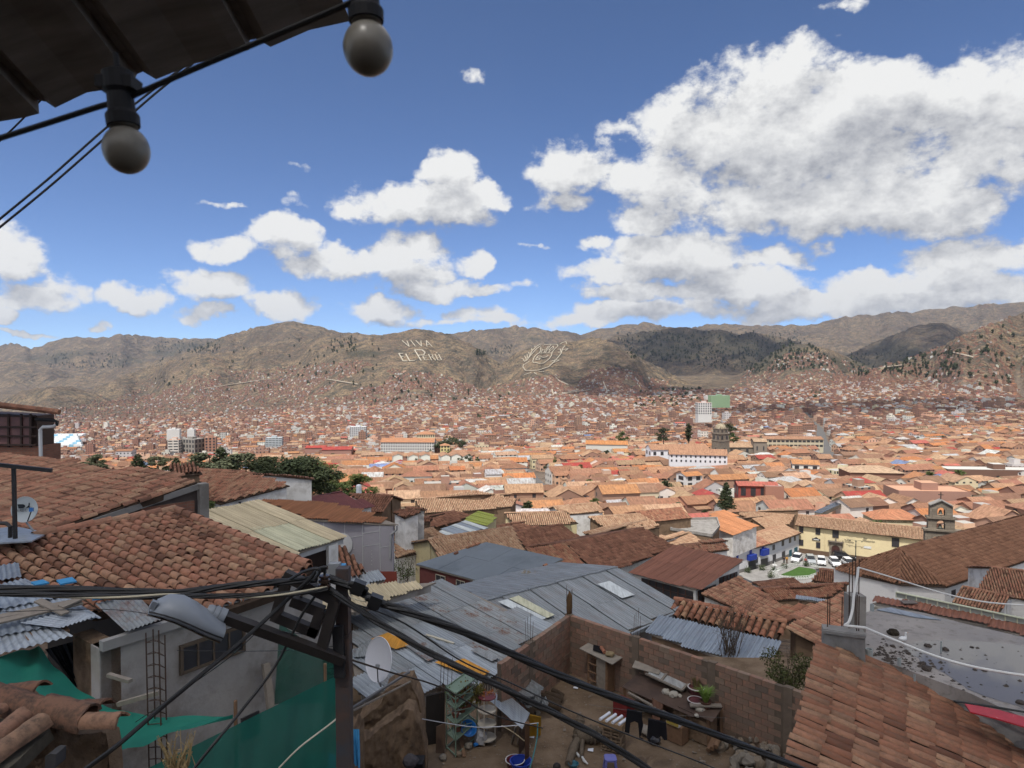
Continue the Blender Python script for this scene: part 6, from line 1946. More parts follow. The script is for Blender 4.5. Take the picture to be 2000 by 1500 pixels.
 MB().box(P(701,970,70),(.3,0,0),(0,.3,0),(0,0,.3)).build('base',adobe_w,wt)
extras()
# ------------------------------------------------------------------ the town: procedural houses
TERRA=[(.36,.192,.115),(.41,.235,.14),(.30,.155,.095),(.44,.275,.17),(.34,.187,.118),(.235,.13,.086),(.46,.215,.10),(.39,.255,.162),(.265,.158,.106),(.36,.172,.112),(.45,.30,.195)]
ROOF_ODD=[(.50,.20,.085,'orange metal'),(.36,.055,.05,'red metal'),(.42,.43,.44,'grey metal'),(.52,.15,.12,'pink metal'),(.60,.60,.58,'pale metal'),(.16,.24,.42,'blue tarpaulin')]
WALLS=[(.72,.69,.62,'white'),(.66,.58,.40,'cream'),(.30,.17,.125,'brick'),(.34,.21,.15,'adobe'),(.55,.53,.50,'grey rendered'),(.62,.40,.28,'ochre')]
def far_wall_mat():
 k=NB('far_house')
 col=k.attr('col',0)
 uv=k.N.new('ShaderNodeUVMap').outputs[0]
 s=k.N.new('ShaderNodeSeparateXYZ'); k.link(uv,s.inputs[0])
 fu=k.math('FRACT',k.math('MULTIPLY',s.outputs[0],.36)); fv=k.math('FRACT',k.math('MULTIPLY',s.outputs[1],.36))
 a=k.math('MULTIPLY',k.math('GREATER_THAN',fu,.34),k.math('LESS_THAN',fu,.70))
 b=k.math('MULTIPLY',k.math('GREATER_THAN',fv,.32),k.math('LESS_THAN',fv,.74))
 w=k.math('MULTIPLY',a,b)
 w=k.math('MULTIPLY',w,k.math('GREATER_THAN',s.outputs[0],0.0))
 k.color(k.mix(w,col,(.05,.05,.055))); k.rough(.9,.2)
 return k.m
def far_roof_mat():
 k=NB('far_roof')
 col=k.attr('col',0)
 uv=k.N.new('ShaderNodeUVMap').outputs[0]
 n=k.noise(1.0,5,.7,vec=k.mapping(uv,(1.6,.45,1)))
 col=k.mix(k.ramp(n,[(.30,.85),(.62,0)]),col,(.115,.066,.042))
 n2=k.noise(.22,4,.6,vec=uv)
 col=k.mix(k.math('MULTIPLY',k.ramp(n2,[(.52,0),(.72,1)]),.4),col,(.46,.29,.17))
 k.color(col); k.rough(.9,.15)
 s=k.N.new('ShaderNodeSeparateXYZ'); k.link(uv,s.inputs[0])
 wv=k.math('SINE',k.math('MULTIPLY',s.outputs[0],24.0))
 k.bump(wv,.5,.06)
 return k.m
FARW,FARR=far_wall_mat(),far_roof_mat()
def house_arrays(cx,cy,cz,L,W,H,ang,kind,wcol,rcol,pitch=.36,over=.45,floor=4.0,win=True):
 ca,sa=math.cos(ang),math.sin(ang)
 def T(x,y,z):return (cx+x*ca-y*sa,cy+x*sa+y*ca,cz+z)
 V,F,MI,UV,C=[],[],[],[],[]
 def quad(p,uv,mi,col):
  i=len(V); V.extend(p); F.append((i,i+1,i+2,i+3)); MI.append(mi); UV.extend(uv); C.extend([col]*4)
 l,w=L/2,W/2
 u0=.4 if win else -1000.0
 rise=w*pitch*2*.5
 cor=[(-l,-w),(l,-w),(l,w),(-l,w)]
 for i in range(4):
  a,b=cor[i],cor[(i+1)%4]
  ll=math.hypot(b[0]-a[0],b[1]-a[1])
  quad([T(a[0],a[1],-floor),T(b[0],b[1],-floor),T(b[0],b[1],H),T(a[0],a[1],H)],[(u0,-floor),(u0+ll,-floor),(u0+ll,H),(u0,H)],0,wcol)
 if kind==1:
  quad([T(-l,-w,H-.3),T(l,-w,H-.3),T(l,w,H-.3),T(-l,w,H-.3)],[(-900,0)]*4,0,rcol)
  if L>7:
   q=min(l,w)*.45
   zz=H+2.2
   for a,b in (((-q,-q),(q,-q)),((q,-q),(q,q)),((q,q),(-q,q)),((-q,q),(-q,-q))):
    quad([T(a[0],a[1],H-.3),T(b[0],b[1],H-.3),T(b[0],b[1],zz),T(a[0],a[1],zz)],[(-900,0)]*4,0,wcol)
   quad([T(-q,-q,zz),T(q,-q,zz),T(q,q,zz),T(-q,q,zz)],[(-900,0)]*4,0,rcol)
 else:
  o=over; r=rise; hz=H-o*pitch; s=math.hypot(w+o,r+o*pitch); top=H+r
  if kind==0:
   for sg in (-1,1):
    p=[T(-l-o*.6,sg*(w+o),hz),T(l+o*.6,sg*(w+o),hz),T(l+o*.6,0,top),T(-l-o*.6,0,top)]
    if sg>0:p=[p[1],p[0],p[3],p[2]]
    quad(p,[(0,0),(L,0),(L,s),(0,s)],1,rcol)
    quad([T(sg*l,-w,H),T(sg*l,w,H),T(sg*l,.01,top-.02),T(sg*l,-.01,top-.02)] if sg>0 else
     [T(-l,w,H),T(-l,-w,H),T(-l,-.01,top-.02),T(-l,.01,top-.02)],[(-900,0)]*4,0,wcol)
  else:
   hx=max(l-w,.1)
   for sg in (-1,1):
    p=[T(-l-o,sg*(w+o),hz),T(l+o,sg*(w+o),hz),T(hx,0,top),T(-hx,0,top)]
    if sg>0:p=[p[1],p[0],p[3],p[2]]
    quad(p,[(0,0),(L,0),(L,s),(0,s)],1,rcol)
    p=[T(sg*(l+o),-w-o,hz),T(sg*(l+o),w+o,hz),T(sg*hx,.01,top),T(sg*hx,-.01,top)]
    if sg<0:p=[p[1],p[0],p[3],p[2]]
    quad(p,[(0,0),(W,0),(W*.6,s),(W*.4,s)],1,rcol)
 return V,F,MI,UV,C
class Bag:
 def __init__(s):s.V,s.F,s.MI,s.UV,s.C=[],[],[],[],[]
 def add(s,a):
  V,F,MI,UV,C=a; o=len(s.V)
  s.V.extend(V); s.F.extend([tuple(i+o for i in f) for f in F]); s.MI.extend(MI); s.UV.extend(UV); s.C.extend(C)
 def mesh(s,name):
  F=np.array(s.F);
  return np_mesh(name,np.array(s.V),F,[FARW,FARR],s.MI,uv=np.array(s.UV),colors=np.array(s.C))
def jit(c,a=.12):
 f=1+random.uniform(-a,a)
 return tuple(min(.85,max(.01,v*f*(1+random.uniform(-.04,.04)))) for v in c[:3])
KEEP=[]
def keep_px(x,y,d,r):
 p=P(x,y,d); KEEP.append((p.x,p.y,r))
STREETS=[]
def free_at(x,y,r):
 for kx,ky,kr in KEEP:
  if (x-kx)**2+(y-ky)**2<(kr+r)**2:return False
 for x0,y0,x1,y1,hw in STREETS:
  dx,dy=x1-x0,y1-y0; t=((x-x0)*dx+(y-y0)*dy)/(dx*dx+dy*dy)
  t=min(1,max(0,t))
  if math.hypot(x-x0-dx*t,y-y0-dy*t)<hw+r*.75:return False
 return True
TREE_SPOTS=[]
VIEW=[(738,862,884,640),(858,882,887,600),(765,925,902,470),(1300,1428,900,345),(1385,1430,879,425),(1425,1492,880,440),(1500,1592,871,520),(1870,2000,930,330),(1742,1874,976,235),(1320,1366,944,285),(1688,1795,1016,190),
  (1448,1522,958,235),(345,425,882,800),(525,550,872,880),(1355,1392,808,900),(1384,1425,786,1300),(1150,1225,878,500),(600,690,888,620),(815,850,856,770),(1660,1745,930,300),(80,160,872,1150)]
def view_ok(x,y,z,H,L):
 p=1000+FPX*x/y; hw=FPX*L*.45/y; top=715-FPX*(z+H+1.6)/y
 for a,b,row,d in VIEW:
  if y<d-3 and p+hw>a and p-hw<b and top<row-1 and y>d*.45:return False
 return True
def plan_town():
 out=[]
 th=math.radians(11); ca,sa=math.cos(th),math.sin(th)
 v=40.0; row=0
 while v<2350:
  dep=random.uniform(6.5,9.6) if v<900 else random.uniform(8.5,12)
  if row%6==5:v+=4.5
  half=max(150,v*1.05)+60
  u=-half
  col=0
  while u<half:
   ln=random.uniform(6,16) if v<900 else random.uniform(6,12)
   col+=1
   if col%8==0:u+=4.5
   cu,cv=u+ln/2,v+dep/2+random.uniform(-1.5,1.5)
   x,y=cu*ca-cv*sa,cu*sa+cv*ca
   u+=ln+(random.uniform(0,.8) if random.random()<.8 else random.uniform(1,5))
   if y<105 or abs(x)>y*.86+25:continue
   p=1000+FPX*x/y
   out.append((x,y,ln,dep,th+random.gauss(0,.06),p))
  v+=dep*.93+random.uniform(-.5,.4); row+=1
 return out
def make_houses():
 cand=plan_town()
 pts=np.array([(c[0],c[1]) for c in cand])
 z=hills(pts[:,0],pts[:,1])
 g0=ground(pts[:,0],pts[:,1])
 specs=[]
 for c,zz,g in zip(cand,z,g0):
  x,y,ln,dep,an,p=c
  if zz-g>28 and random.random()<(.62 if zz-g<70 else .85):continue
  if not free_at(x,y,min(ln,dep)*.5):continue
  if random.random()<(.07 if y<900 else .07):
   TREE_SPOTS.append((x,y,zz)); continue
  r=random.random()
  old=y<620+(p-1000)*.18
  if old:
   kind=0 if r<.82 else (2 if r<.94 else 1)
   H=random.uniform(4.0,5.2) if random.random()<.8 else random.uniform(5.2,7.5)
   wcol=random.choices(WALLS,(1.5,.8,1.6,3.0,.9,.9))[0]
   if kind==1:rc=jit((.36,.34,.31)); rn='flat concrete'
   elif random.random()<.13:
    o=random.choices(ROOF_ODD,(4,2.2,2,1.2,2,.4))[0]; rc=jit(o); rn=o[3]
   else:rc=jit(random.choice(TERRA)); rn='terracotta tile'
   pitch=random.uniform(.36,.52)
  else:
   kind=1 if r<.58 else 0
   H=random.choice((4,6,7,9,9,12))*random.uniform(.9,1.1) if y>900 else random.uniform(5,9)
   if random.random()<.03:H *= 1.7
   wcol=random.choices(WALLS,(1.0,.5,6.0,2.2,1.3,.9))[0]
   if kind==1:rc=jit(random.choice(((.20,.17,.155),(.25,.20,.175),(.21,.135,.105),(.17,.12,.10))))
   elif random.random()<.15:
    o=random.choices(ROOF_ODD,(3,2.5,2,1.5,1.5,.5))[0]; rc=jit(o)
   else:rc=jit(random.choice(TERRA))
   rn=''; pitch=random.uniform(.2,.32)
  L,W=ln,dep
  an2=an
  if zz-g>20:
   H=random.uniform(2.4,4.6); L *= .72; W *= .72; wcol=random.choices(WALLS,(.2,.2,5,4.5,.5,.3))[0]
   if kind==1:rc=jit((.19,.14,.115))
  if not view_ok(x,y,zz,H,ln):
   H=2.9
   if not view_ok(x,y,zz,H,ln):continue
  if random.random()<.26 and dep>7:an2=an+math.pi/2; L,W=dep,min(ln,12)
  wing=None
  if random.random()<.45 and kind != 1:
   wl_,ww_=L*random.uniform(.3,.6),W*random.uniform(.35,.55); wing=(random.uniform(-.4,.4)*(L-wl_),-(W*.47+ww_*.45),wl_,ww_,H*random.uniform(.45,.8),random.choice((0,0,1)),jit(random.choice(TERRA)) if random.random()<.75 else jit(random.choice(ROOF_ODD)))
  specs.append(dict(wing=wing,x=x,y=y,z=float(zz),L=L,W=W*.94,H=H,ang=an2,kind=kind,w=wcol,wc=jit(wcol),rc=rc,rn=rn,pitch=pitch,px=p))
 specs.sort(key=lambda s:s['y'])
 return specs
LANDMARKS=[
]
def place_phrase(x,y,py):
 best,bd=None,1e9
 for nm,lx,ly in LANDMARKS:
  d=math.hypot((x-lx),(y-ly)*.8)
  if d<bd:best,bd=(nm,lx,ly),d
 nm,lx,ly=best
 dx,dy=x-lx,y-ly
 near='just ' if bd<35 else ('' if bd<90 else 'well ')
 if abs(dx)>abs(dy)*.8:rel='right of' if dx>0 else 'left of'
 else:rel='beyond' if dy>0 else 'in front of'
 return near+rel+' '+nm
WIN_MESH=None
def window_mesh():
 global WIN_MESH
 if WIN_MESH is None:
  m=MB(); m.box((0,0,0),(.5,0,0),(0,.03,0),(0,0,.65))
  me=bpy.data.meshes.new('window'); me.from_pydata(m.v,[],m.f)
  me.materials.append(simple('dark_window',(.035,.035,.04),.35,.5)); WIN_MESH=me
 return WIN_MESH
def with_wing(a,s,x,y,z,win):
 if not s['wing'] or s['y']>1300:return a
 dx,dy,l,w,h,kd,rc=s['wing']; ca,sa=math.cos(s['ang']),math.sin(s['ang'])
 b=house_arrays(x+dx*ca-dy*sa,y+dx*sa+dy*ca,z,l,w,h,s['ang'],kd,s['wc'],rc,.22,.25,5,win=win); n=len(a[0])
 return (a[0]+b[0],a[1]+[tuple(i+n for i in f) for f in b[1]],a[2]+b[2],a[3]+b[3],a[4]+b[4])
def build_town():
 specs=make_houses()
 near=specs[:300]; rest=specs[300:]
 words={0:'long',1:'flat-roofed',2:'hip-roofed'}
 wm=window_mesh()
 bins={}
 made=[]
 for s in near:
  size='small' if s['L']*s['W']<60 else ('broad' if s['L']>11 else 'mid-sized')
  shape={0:'gabled',1:'flat-roofed',2:'hipped'}[s['kind']]
  turn=' end-on' if abs(math.sin(s['ang']))>.7 else ''
  py=715-FPX*(s['z']+s['H'])/s['y']
  rn=s['rn'].replace('terracotta tile','tiled').replace('flat concrete','concrete'); lab=f"{size} {s['w'][3]} {shape} house{turn}, {rn} roof, "+place_phrase(s['x'],s['y'],py)
  root=thing('town_house',(s['x'],s['y'],s['z']),lab,'house','houses of the sunlit old town')
  made.append((s,root,lab))
  a=house_arrays(0,0,0,s['L'],s['W'],s['H'],s['ang'],s['kind'],s['wc'],s['rc'],s['pitch'],win=False)
  a=with_wing(a,s,0,0,0,False)
  V,F,MI,UV,C=[np.array(q) for q in a]
  for mi,nm in ((0,'walls'),(1,'roof')):
   sel=MI==mi
   if not sel.any():continue
   f=F[sel]; ids=f.ravel()
   me=np_mesh(nm,V[ids],np.arange(len(ids)).reshape(-1,4),[FARW if mi==0 else FARR],uv=UV[ids],colors=C[ids])
   newobj(nm,me,root)
  ca,sa=math.cos(s['ang']),math.sin(s['ang'])
  sides=[((0,-1),s['L'],s['W']),((0,1),s['L'],s['W']),((-1,0),s['W'],s['L']),((1,0),s['W'],s['L'])]
  for (nx,ny),ln,dp in sides:
   wx,wy=nx*ca-ny*sa,nx*sa+ny*ca
   if wx*s['x']+wy*s['y']>-.25*math.hypot(s['x'],s['y']):continue
   n=max(1,int(ln/4.2))
   for fl in range(1 if s['H']<4.6 else 2):
    zc=s['H']-1.35-fl*2.6
    for i in range(n):
     if random.random()<.25:continue
     t=(i+.5)/n*ln-ln/2
     ox=wx*(dp/2+.02)-wy*t; oy=wy*(dp/2+.02)+wx*t
     o=newobj('window',wm,root,(ox,oy,zc))
     o.rotation_euler=(0,0,math.atan2(wx,-wy)); sc=random.uniform(.8,1.2); o.scale=(sc,1,sc)
 groups={}
 for s,r,l in made:groups.setdefault(l,[]).append((s,r))
 ordn=[w+' nearest' if w else 'nearest' for w in ' second third fourth fifth sixth seventh eighth ninth tenth eleventh twelfth thirteenth fourteenth fifteenth'.split(' ')]
 for l,g in groups.items():
  if len(g)>1:
   for i,(s,r) in enumerate(sorted(g,key=lambda q:q[0]['y'])):
    if i<len(ordn):r['label']=' '.join((ordn[i]+' '+l).split()[:16])
 bag=Bag()
 for s in rest:
  bag.add(with_wing(house_arrays(s['x'],s['y'],s['z'],s['L'],s['W'],s['H'],s['ang'],s['kind'],s['wc'],s['rc'],s['pitch'],over=.3,floor=6),s,s['x'],s['y'],s['z'],True))
 newobj('far_houses',bag.mesh('far_houses'),label='mass of far brick and tile houses filling the valley',cat='houses',kind='stuff')
 return specs
HILL_BANDS=[
 ([(100,800),(230,782),(430,745),(640,738),(760,745),(900,745),(960,770),(700,830),(300,850),(100,860)],6000),
 ([(560,725),(700,700),(760,735),(600,760)],160),
 ([(900,770),(1040,738),(1180,722),(1260,735),(1350,765),(1300,800),(1000,830)],2200),
 ([(1420,770),(1460,725),(1540,690),(1600,690),(1700,720),(1760,745),(1700,775),(1500,790)],2300),
 ([(1700,760),(1800,705),(1900,660),(2010,620),(2010,790),(1800,800)],330),
 ([(150,790),(260,745),(420,720),(520,730),(400,770)],220),
 ([(200,790),(330,738),(560,716),(700,705),(770,722),(900,735),(940,762),(600,772),(300,792)],2400),
 ([(1000,765),(1060,738),(1200,716),(1310,748),(1250,775)],1200),
]
def in_poly(x,y,poly):
 c=np.zeros(len(x),bool); n=len(poly)
 for i in range(n):
  x0,y0=poly[i]; x1,y1=poly[(i+1)%n]
  cond=((y0>y)!=(y1>y))&(x<(x1-x0)*(y-y0)/(y1-y0+1e-9)+x0)
  c ^= cond
 return c
def sample_px(poly,n):
 xs=[p[0] for p in poly]; ys=[p[1] for p in poly]
 X=RNG.uniform(min(xs),max(xs),n*4); Y=RNG.uniform(min(ys),max(ys),n*4)
 k=in_poly(X,Y,poly); return X[k][:n],Y[k][:n]
def build_hill_houses():
 bag=Bag()
 for poly,n in HILL_BANDS:
  X,Y=sample_px(poly,n)
  pts=march_fast(X,Y,900)
  for p in pts:
   if not np.isfinite(p[0]) or p[1]<1000:continue
   clump=vnoise(np.array([p[0]/120]),np.array([p[1]/120]),77)[0]
   if clump<.3 and p[2]-float(ground(p[0],p[1]))>25:continue
   w=random.choices(WALLS,(.3,.25,6,4.0,.8,.4) if p[0]<p[1]*.5 else (0,0,5,5,.3,.2))[0]
   r=random.random()
   rc=jit((.24,.20,.18)) if r<.4 else (jit((.30,.17,.12)) if r<.75 else (jit(random.choice(TERRA)) if r<.9 else jit(random.choice(ROOF_ODD))))
   kind=1 if r<.55 else 0
   sm=.7 if p[0]>p[1]*.5 else 1.0
   bag.add(house_arrays(p[0],p[1],p[2],sm*random.uniform(5,11),sm*random.uniform(5,8),sm*random.uniform(2.4,5.2),random.uniform(-.5,.5),kind,jit(w),rc,.25,.2,8))
 newobj('hillside_houses',bag.mesh('hillside_houses'),label='brick and adobe houses scattered up the dry hillsides',cat='houses',kind='stuff')
# ------------------------------------------------------------------ right foreground, church and square
def right_roof():
 pl=Plane((1597,1261),13.4,(1540,1500),15,'right')
 poly=pl.poly([(1597,1259),(1640,1270),(1732,1302),(1850,1356),(2010,1424),(2080,1460),(2080,1640),(1500,1640),(1540,1500),(1560,1410),(1577,1330)])
 t=thing('tiled_roof',pl.at(1,1)-Z1*3,'near roof of worn flat-laid orange clay tiles in the lower right corner','roof')
 bd=MB().prism([p+pl.n*-.1 for p in poly],pl.n*-.08).build('roof_deck',bed,t)
 one=tile_mat('orange_clay_tile',[(.13,.058,.038),(.30,.135,.082),(.25,.112,.07),(.34,.17,.105),(.25,.14,.092),(.38,.225,.14)],lichen=(.12,.085,.06),amount=.6)
 jn=tile_mat('orange_clay_tiles',[(.19,.085,.055),(.29,.135,.085),(.25,.12,.08),(.33,.165,.105)],True)
 lay_tiles(bd,pl,poly,.185,.38,one,jn,300,.022,bed,h=.27,seg=6,yaw=.045,fill=.90,lift=.055)
 wl=MB(); drop_walls(wl,poly,pl.a.z-7,pl,.3); wl.build('wall',adobe,t)
 return pl
RR=right_roof()
def terrace():
 zt=-5.75
 def tp(x,y,z=0):return PZ(x,y,zt+z)
 t=thing('flat_roof_house',tp(1850,1300,-3),'house with a flat concrete roof terrace holding a rain puddle','house')
 k=NB('terrace_screed')
 geo=k.N.new('ShaderNodeNewGeometry'); ps=geo.outputs['Position']
 col=k.ramp(k.noise(.9,8,.65,vec=ps),[(.3,(.19,.168,.15)),(.5,(.29,.262,.24)),(.7,(.37,.34,.315))])
 col=k.mix(k.ramp(k.noise(5,7,.7,vec=ps),[(.52,0),(.7,.7)]),col,(.085,.072,.062))
 k.color(col); k.rough(k.ramp(k.noise(.9,5,.6,vec=ps),[(.4,.45),(.6,.95)]),.3); k.bump(k.noise(12,6,vec=ps),.25,.02)
 edge=[tp(1690,1196),tp(1722,1186),tp(1800,1196),tp(1900,1222),tp(2080,1262),tp(2080,1440),tp(2000,1402),tp(1890,1352),tp(1740,1296),tp(1680,1282),tp(1682,1235)]
 MB().prism(edge,(0,0,-.25)).build('roof_slab',k.m,t)
 w=MB(); drop_walls(w,edge,zt-6,None,.05,drop=.2); w.build('walls',cement,t)
 kw=NB('rain_water'); kw.color((.17,.16,.155)); kw.rough(.03,.5); kw.b.inputs['IOR'].default_value=1.33
 kw.bump(kw.noise(3,3),.01,.01)
 sh=[(1762,1262),(1800,1252),(1850,1251),(1920,1253),(2080,1268),(2080,1420),(1985,1378),(1930,1362),(1890,1346),(1868,1330),(1850,1318),(1822,1302),(1800,1296),(1792,1284),(1768,1276)]
 pts=[]
 for i in range(len(sh)):
  a,b=sh[i],sh[(i+1)%len(sh)]
  for s in range(6):
   x,y=a[0]+(b[0]-a[0])*s/6,a[1]+(b[1]-a[1])*s/6
   j=2.2*mnoise.noise(Vector((x*.09,y*.09,0))); pts.append(tp(x+j*2,y+j,.006))
 m=MB(); m.quad(*pts); pud=m.build('puddle',kw.m,kind='structure',label='still rain puddle mirroring the sky on the flat roof')
 rg=random.Random(12); V,F=[],[]
 def clod(p,s):
  b=len(V); a0=rg.uniform(0,6)
  for q in range(5):
   a=a0+q*1.2566; r=s*rg.uniform(.6,1.2); V.append((p.x+math.cos(a)*r*1.3,p.y+math.sin(a)*r,p.z))
  V.append((p.x,p.y,p.z+s*rg.uniform(.5,.9)))
  for q in range(5):F.append((b+q,b+(q+1)%5,b+5))
 for k_ in range(380):
  if rg.random()<.55:x,y=rg.gauss(1735,26),rg.gauss(1282,13)
  elif rg.random()<.5:x,y=rg.gauss(1790,30),rg.gauss(1298,12)
  else:x,y=rg.uniform(1760,2000),rg.uniform(1250,1385)
  if y>1275+(x-1690)*.40:continue
  if y<1196+max(0,x-1730)*.24 or x<1692:continue
  clod(tp(x,y,.004),abs(rg.gauss(.012,.016))+.005)
 me=np_mesh('mud_crumbs',np.array(V),np.array(F),[simple('wet_mud',(.055,.043,.036),.8,.3,var=.4)])
 newobj('mud_crumbs',me,label='dark mud crumbs scattered over the flat roof and puddle',cat='mud',kind='stuff')
 for k_,(x,y,r) in enumerate(((1812,1261,.07),(1846,1268,.07),(1898,1264,.04),(1810,1306,.09),(1802,1296,.06),(1774,1276,.05),(1922,1309,.05),(1904,1308,.04),(1992,1372,.07),(1744,1262,.05))):
  me=rough_stone(r,k_*1.3,.6); me.materials.append(simple('wet_mud',(.055,.043,.036)))
  newobj('mud_clod',me,None,tp(x,y,r*.25),('mud clod at the far shore of the puddle','mud clod beside the upright pipe','small clod in the open water','largest dark clod on the near shore','clod behind the largest one','clod at the left tip of the puddle','dark clod right of the hose shadow','small clod beside it in the water','clod at the right frame edge','lone clod on the dry screed')[k_],'mud clod','clods on the flat roof')
 pv=simple('grey_pvc',(.30,.33,.33),.5,.4)
 for k_,(x,y,h,r,lab) in enumerate(((1697,1283,.16,.07,'wide grey pipe stub beside the parapet'),(1756,1300,.14,.035,'narrow grey pipe stub in the dirt'),(1838,1276,.24,.016,'thin upright pipe standing in the puddle'),(1786,1330,.12,.018,'thin pipe poking up at the tile edge'),(1703,1193,.16,.045,'grey pipe stub at the far end of the flat roof'))):
  c=tp(x,y); MB().lathe(c,[(r,0),(r,h),(r*.8,h),(r*.8,h*.6),(0,h*.6)],12).build('pipe_stub',pv,label=lab,cat='pipe',group='pipe stubs on the flat roof')
 g=tp(1763,1254)
 bm_t=thing('goose',g,'small white goose figure standing by the puddle','goose')
 wh=simple('white_feather',(.7,.7,.7),.8,.2,var=.08)
 def loft(pts,rad,nm,mat):
  MB().tube(pts,.1,10,radii=rad).build(nm,mat,bm_t,smooth=True)
 loft([g+Vector((-.09,0,.075)),g+Vector((-.06,0,.07)),g+Vector((0,0,.07)),g+Vector((.05,0,.085)),g+Vector((.062,0,.12)),g+Vector((.055,0,.17)),g+Vector((.06,0,.20)),g+Vector((.085,-.005,.203))],[.006,.04,.055,.042,.02,.015,.02,.008],'body',wh)
 loft([g+Vector((.08,-.005,.203)),g+Vector((.105,-.008,.198))],[.008,.003],'beak',simple('orange_beak',(.5,.2,.03)))
 for s in (-1,1):loft([g+Vector((0,s*.015,.03)),g+Vector((.005,s*.015,.002))],[.005,.005],'leg',simple('orange_beak',(.5,.2,.03)))
 me=rough_stone(.12,6.6,.7); me.materials.append(simple('weed_clod',(.05,.04,.03),.95,.1,bump=.8,scale=20)); newobj('weed_clump',me,None,tp(1744,1236,.03),'dark clump of dead weeds on the flat roof','weeds')
 pt=thing('concrete_parapet',tp(1650,1285,-.5),'unfinished concrete parapet and column with rusty rebars','parapet')
 d0=13.3
 m=MB(); m.prism([P(1607,1228,14.0),P(1690,1240,12.9),P(1690,1300,12.9),P(1607,1275,14.0)],(.10,.28,0)); m.build('parapet',concrete,pt)
 m=MB(); m.prism([P(1608,1223,14.3),P(1650,1222,14.6),P(1692,1238,13.2),P(1690,1242,12.85),P(1606,1231,13.95)],(0,0,-.06)); m.build('cap',concrete,pt)
 m=MB(); cc=P(1669,1222,13.6); m.box(cc+Z1*.28,(.15,0,0),(0,.15,0),(0,0,.36)); m.build('column',concrete,pt)
 for (x,y0,y1,d) in ((1659,1108,1230,13.5),(1665,1093,1230,13.7),(1671,1090,1230,13.45),(1678,1092,1170,13.6),(1617,1160,1226,14.0),(1621,1164,1226,14.1),(1645,1165,1228,14.0),(1649,1140,1226,14.1),(1674,1162,1232,13.1),(1678,1164,1232,13.15)):
  MB().tube([P(x,y0,d),P(x-1,y1,d)],.011,6).build('rebar',rebar,pt)
 hs=simple('white_hose',(.62,.62,.60),.5,.3,var=.08)
 wire('white conduit looping down the concrete column',[(1676,1108,13.35),(1674,1128,13.3),(1668,1160,13.2),(1665,1190,13.1),(1658,1214,13.0),(1650,1221,13.0),(1662,1223,12.95),(1690,1226,12.8)],.026,hs,'conduit','conduit')
 wire('white conduit stretched over the puddle to the right edge',[(1690,1226,12.8),(1740,1247,12.3),(1820,1279,11.8),(1900,1302,11.4),(2000,1319,11.0),(2080,1326,10.7)],.022,hs,'conduit','conduit')
 wire('white cable running from the column top over the church roof',[(1676,1108,13.35),(1740,1127,13.2),(1840,1158,13.0),(1920,1175,12.8),(2000,1182,12.6),(2080,1186,12.5)],.014,hs,'cable','cable')
 kr=NB('red_plastic_sheet'); kr.color(kr.ramp(kr.noise(7,6,.7),[(.3,(.30,.012,.018)),(.66,(.42,.02,.03)),(.72,(.7,.65,.65))])); kr.rough(.4,.4)
 m=MB(); q=[(1884,1374),(1910,1378),(1950,1386),(1990,1397),(2080,1420),(2080,1448),(2010,1422),(1950,1404),(1895,1390)]
 m.prism([tp(x,y,.10) for x,y in q],(0,0,-.02)); m.build('red_sheet',kr.m,label='glossy red plastic sheet with white marks at the tile roof edge',cat='plastic sheet')
 MB().tube([tp(1862,1369,.05),tp(1945,1381,.05),tp(2080,1404,.05)],.018,6).build('black_tube',rubber,label='black tube lying behind the red plastic sheet',cat='tube')
terrace()
def strip_hall():
 pl=Plane((1750,1169),24.0,(1998,1218),9,'cam')
 px=[(1750,1169),(1998,1222),(2060,1236),(2060,1262),(1930,1221),(1704,1176)]
 poly=pl.poly(px)
 t=thing('clerestory_hall',pl.a-Z1*3,'long low hall with a red tile-pattern roof and glazed clerestory','hall')
 roof=MB().prism([p-pl.n*.03 for p in poly],pl.n*-.07).build('roof',wood,t)
 lay_sheets(roof,pl,poly,.84,1.6,[terracotta_sheet],pitch=.15,amp=.018)
 w=MB(); drop_walls(w,poly,pl.a.z-4,pl,.1); w.build('walls',cement,t)
 gl=simple('clerestory_pane',(.30,.32,.28),.3,.4,var=.2); fr=simple('pale_green_frame',(.50,.52,.38),.7,.2)
 a,b=pl.a+Z1*.02,PZ(2060,1234,pl.a.z); d=(b-a).normalized(); nn=d.cross(Z1); nn=nn if nn.y<0 else -nn
 L=(b-a).length; n=14
 for k in range(n):
  c=a+d*(L*(k+.5)/n)+Z1*.11-nn*.03
  MB().box(c,d*(L/n/2-.02),nn*.015,Z1*.085).build('pane',gl,t)
  MB().bar(a+d*(L*k/n)+Z1*.02,a+d*(L*k/n)+Z1*.2,.03).build('mullion',fr,t)
 MB().bar(a+Z1*.215,b+Z1*.215,.10,.03).build('cap',fr,t)
 e0,e1=pl.cast(1704,1178),pl.cast(2060,1262)
 MB().bar(e0+Vector((0,-.15,-.16)),e1+Vector((0,-.15,-.16)),.14,.22).build('block_parapet',simple('parapet_block',(.27,.25,.2),.9,.1),t)
 v=MB(); q=[(1757,1180),(1785,1180),(1793,1186),(1765,1186)]
 v.prism([pl.cast(x,y)+pl.n*.12 for x,y in q],pl.n*.03); v.build('roof_vent',simple('vent_grey',(.14,.12,.11)),t)
 m=MB(); m.prism([PZ(1712,1190,-5.72),PZ(1740,1186,-5.72),PZ(1838,1210,-5.72),PZ(1790,1205,-5.72)],(0,0,-.02)); m.build('gutter_sheet',z_blue,label='blue-grey metal sheet along the far edge of the flat roof',cat='metal sheet')
strip_hall()
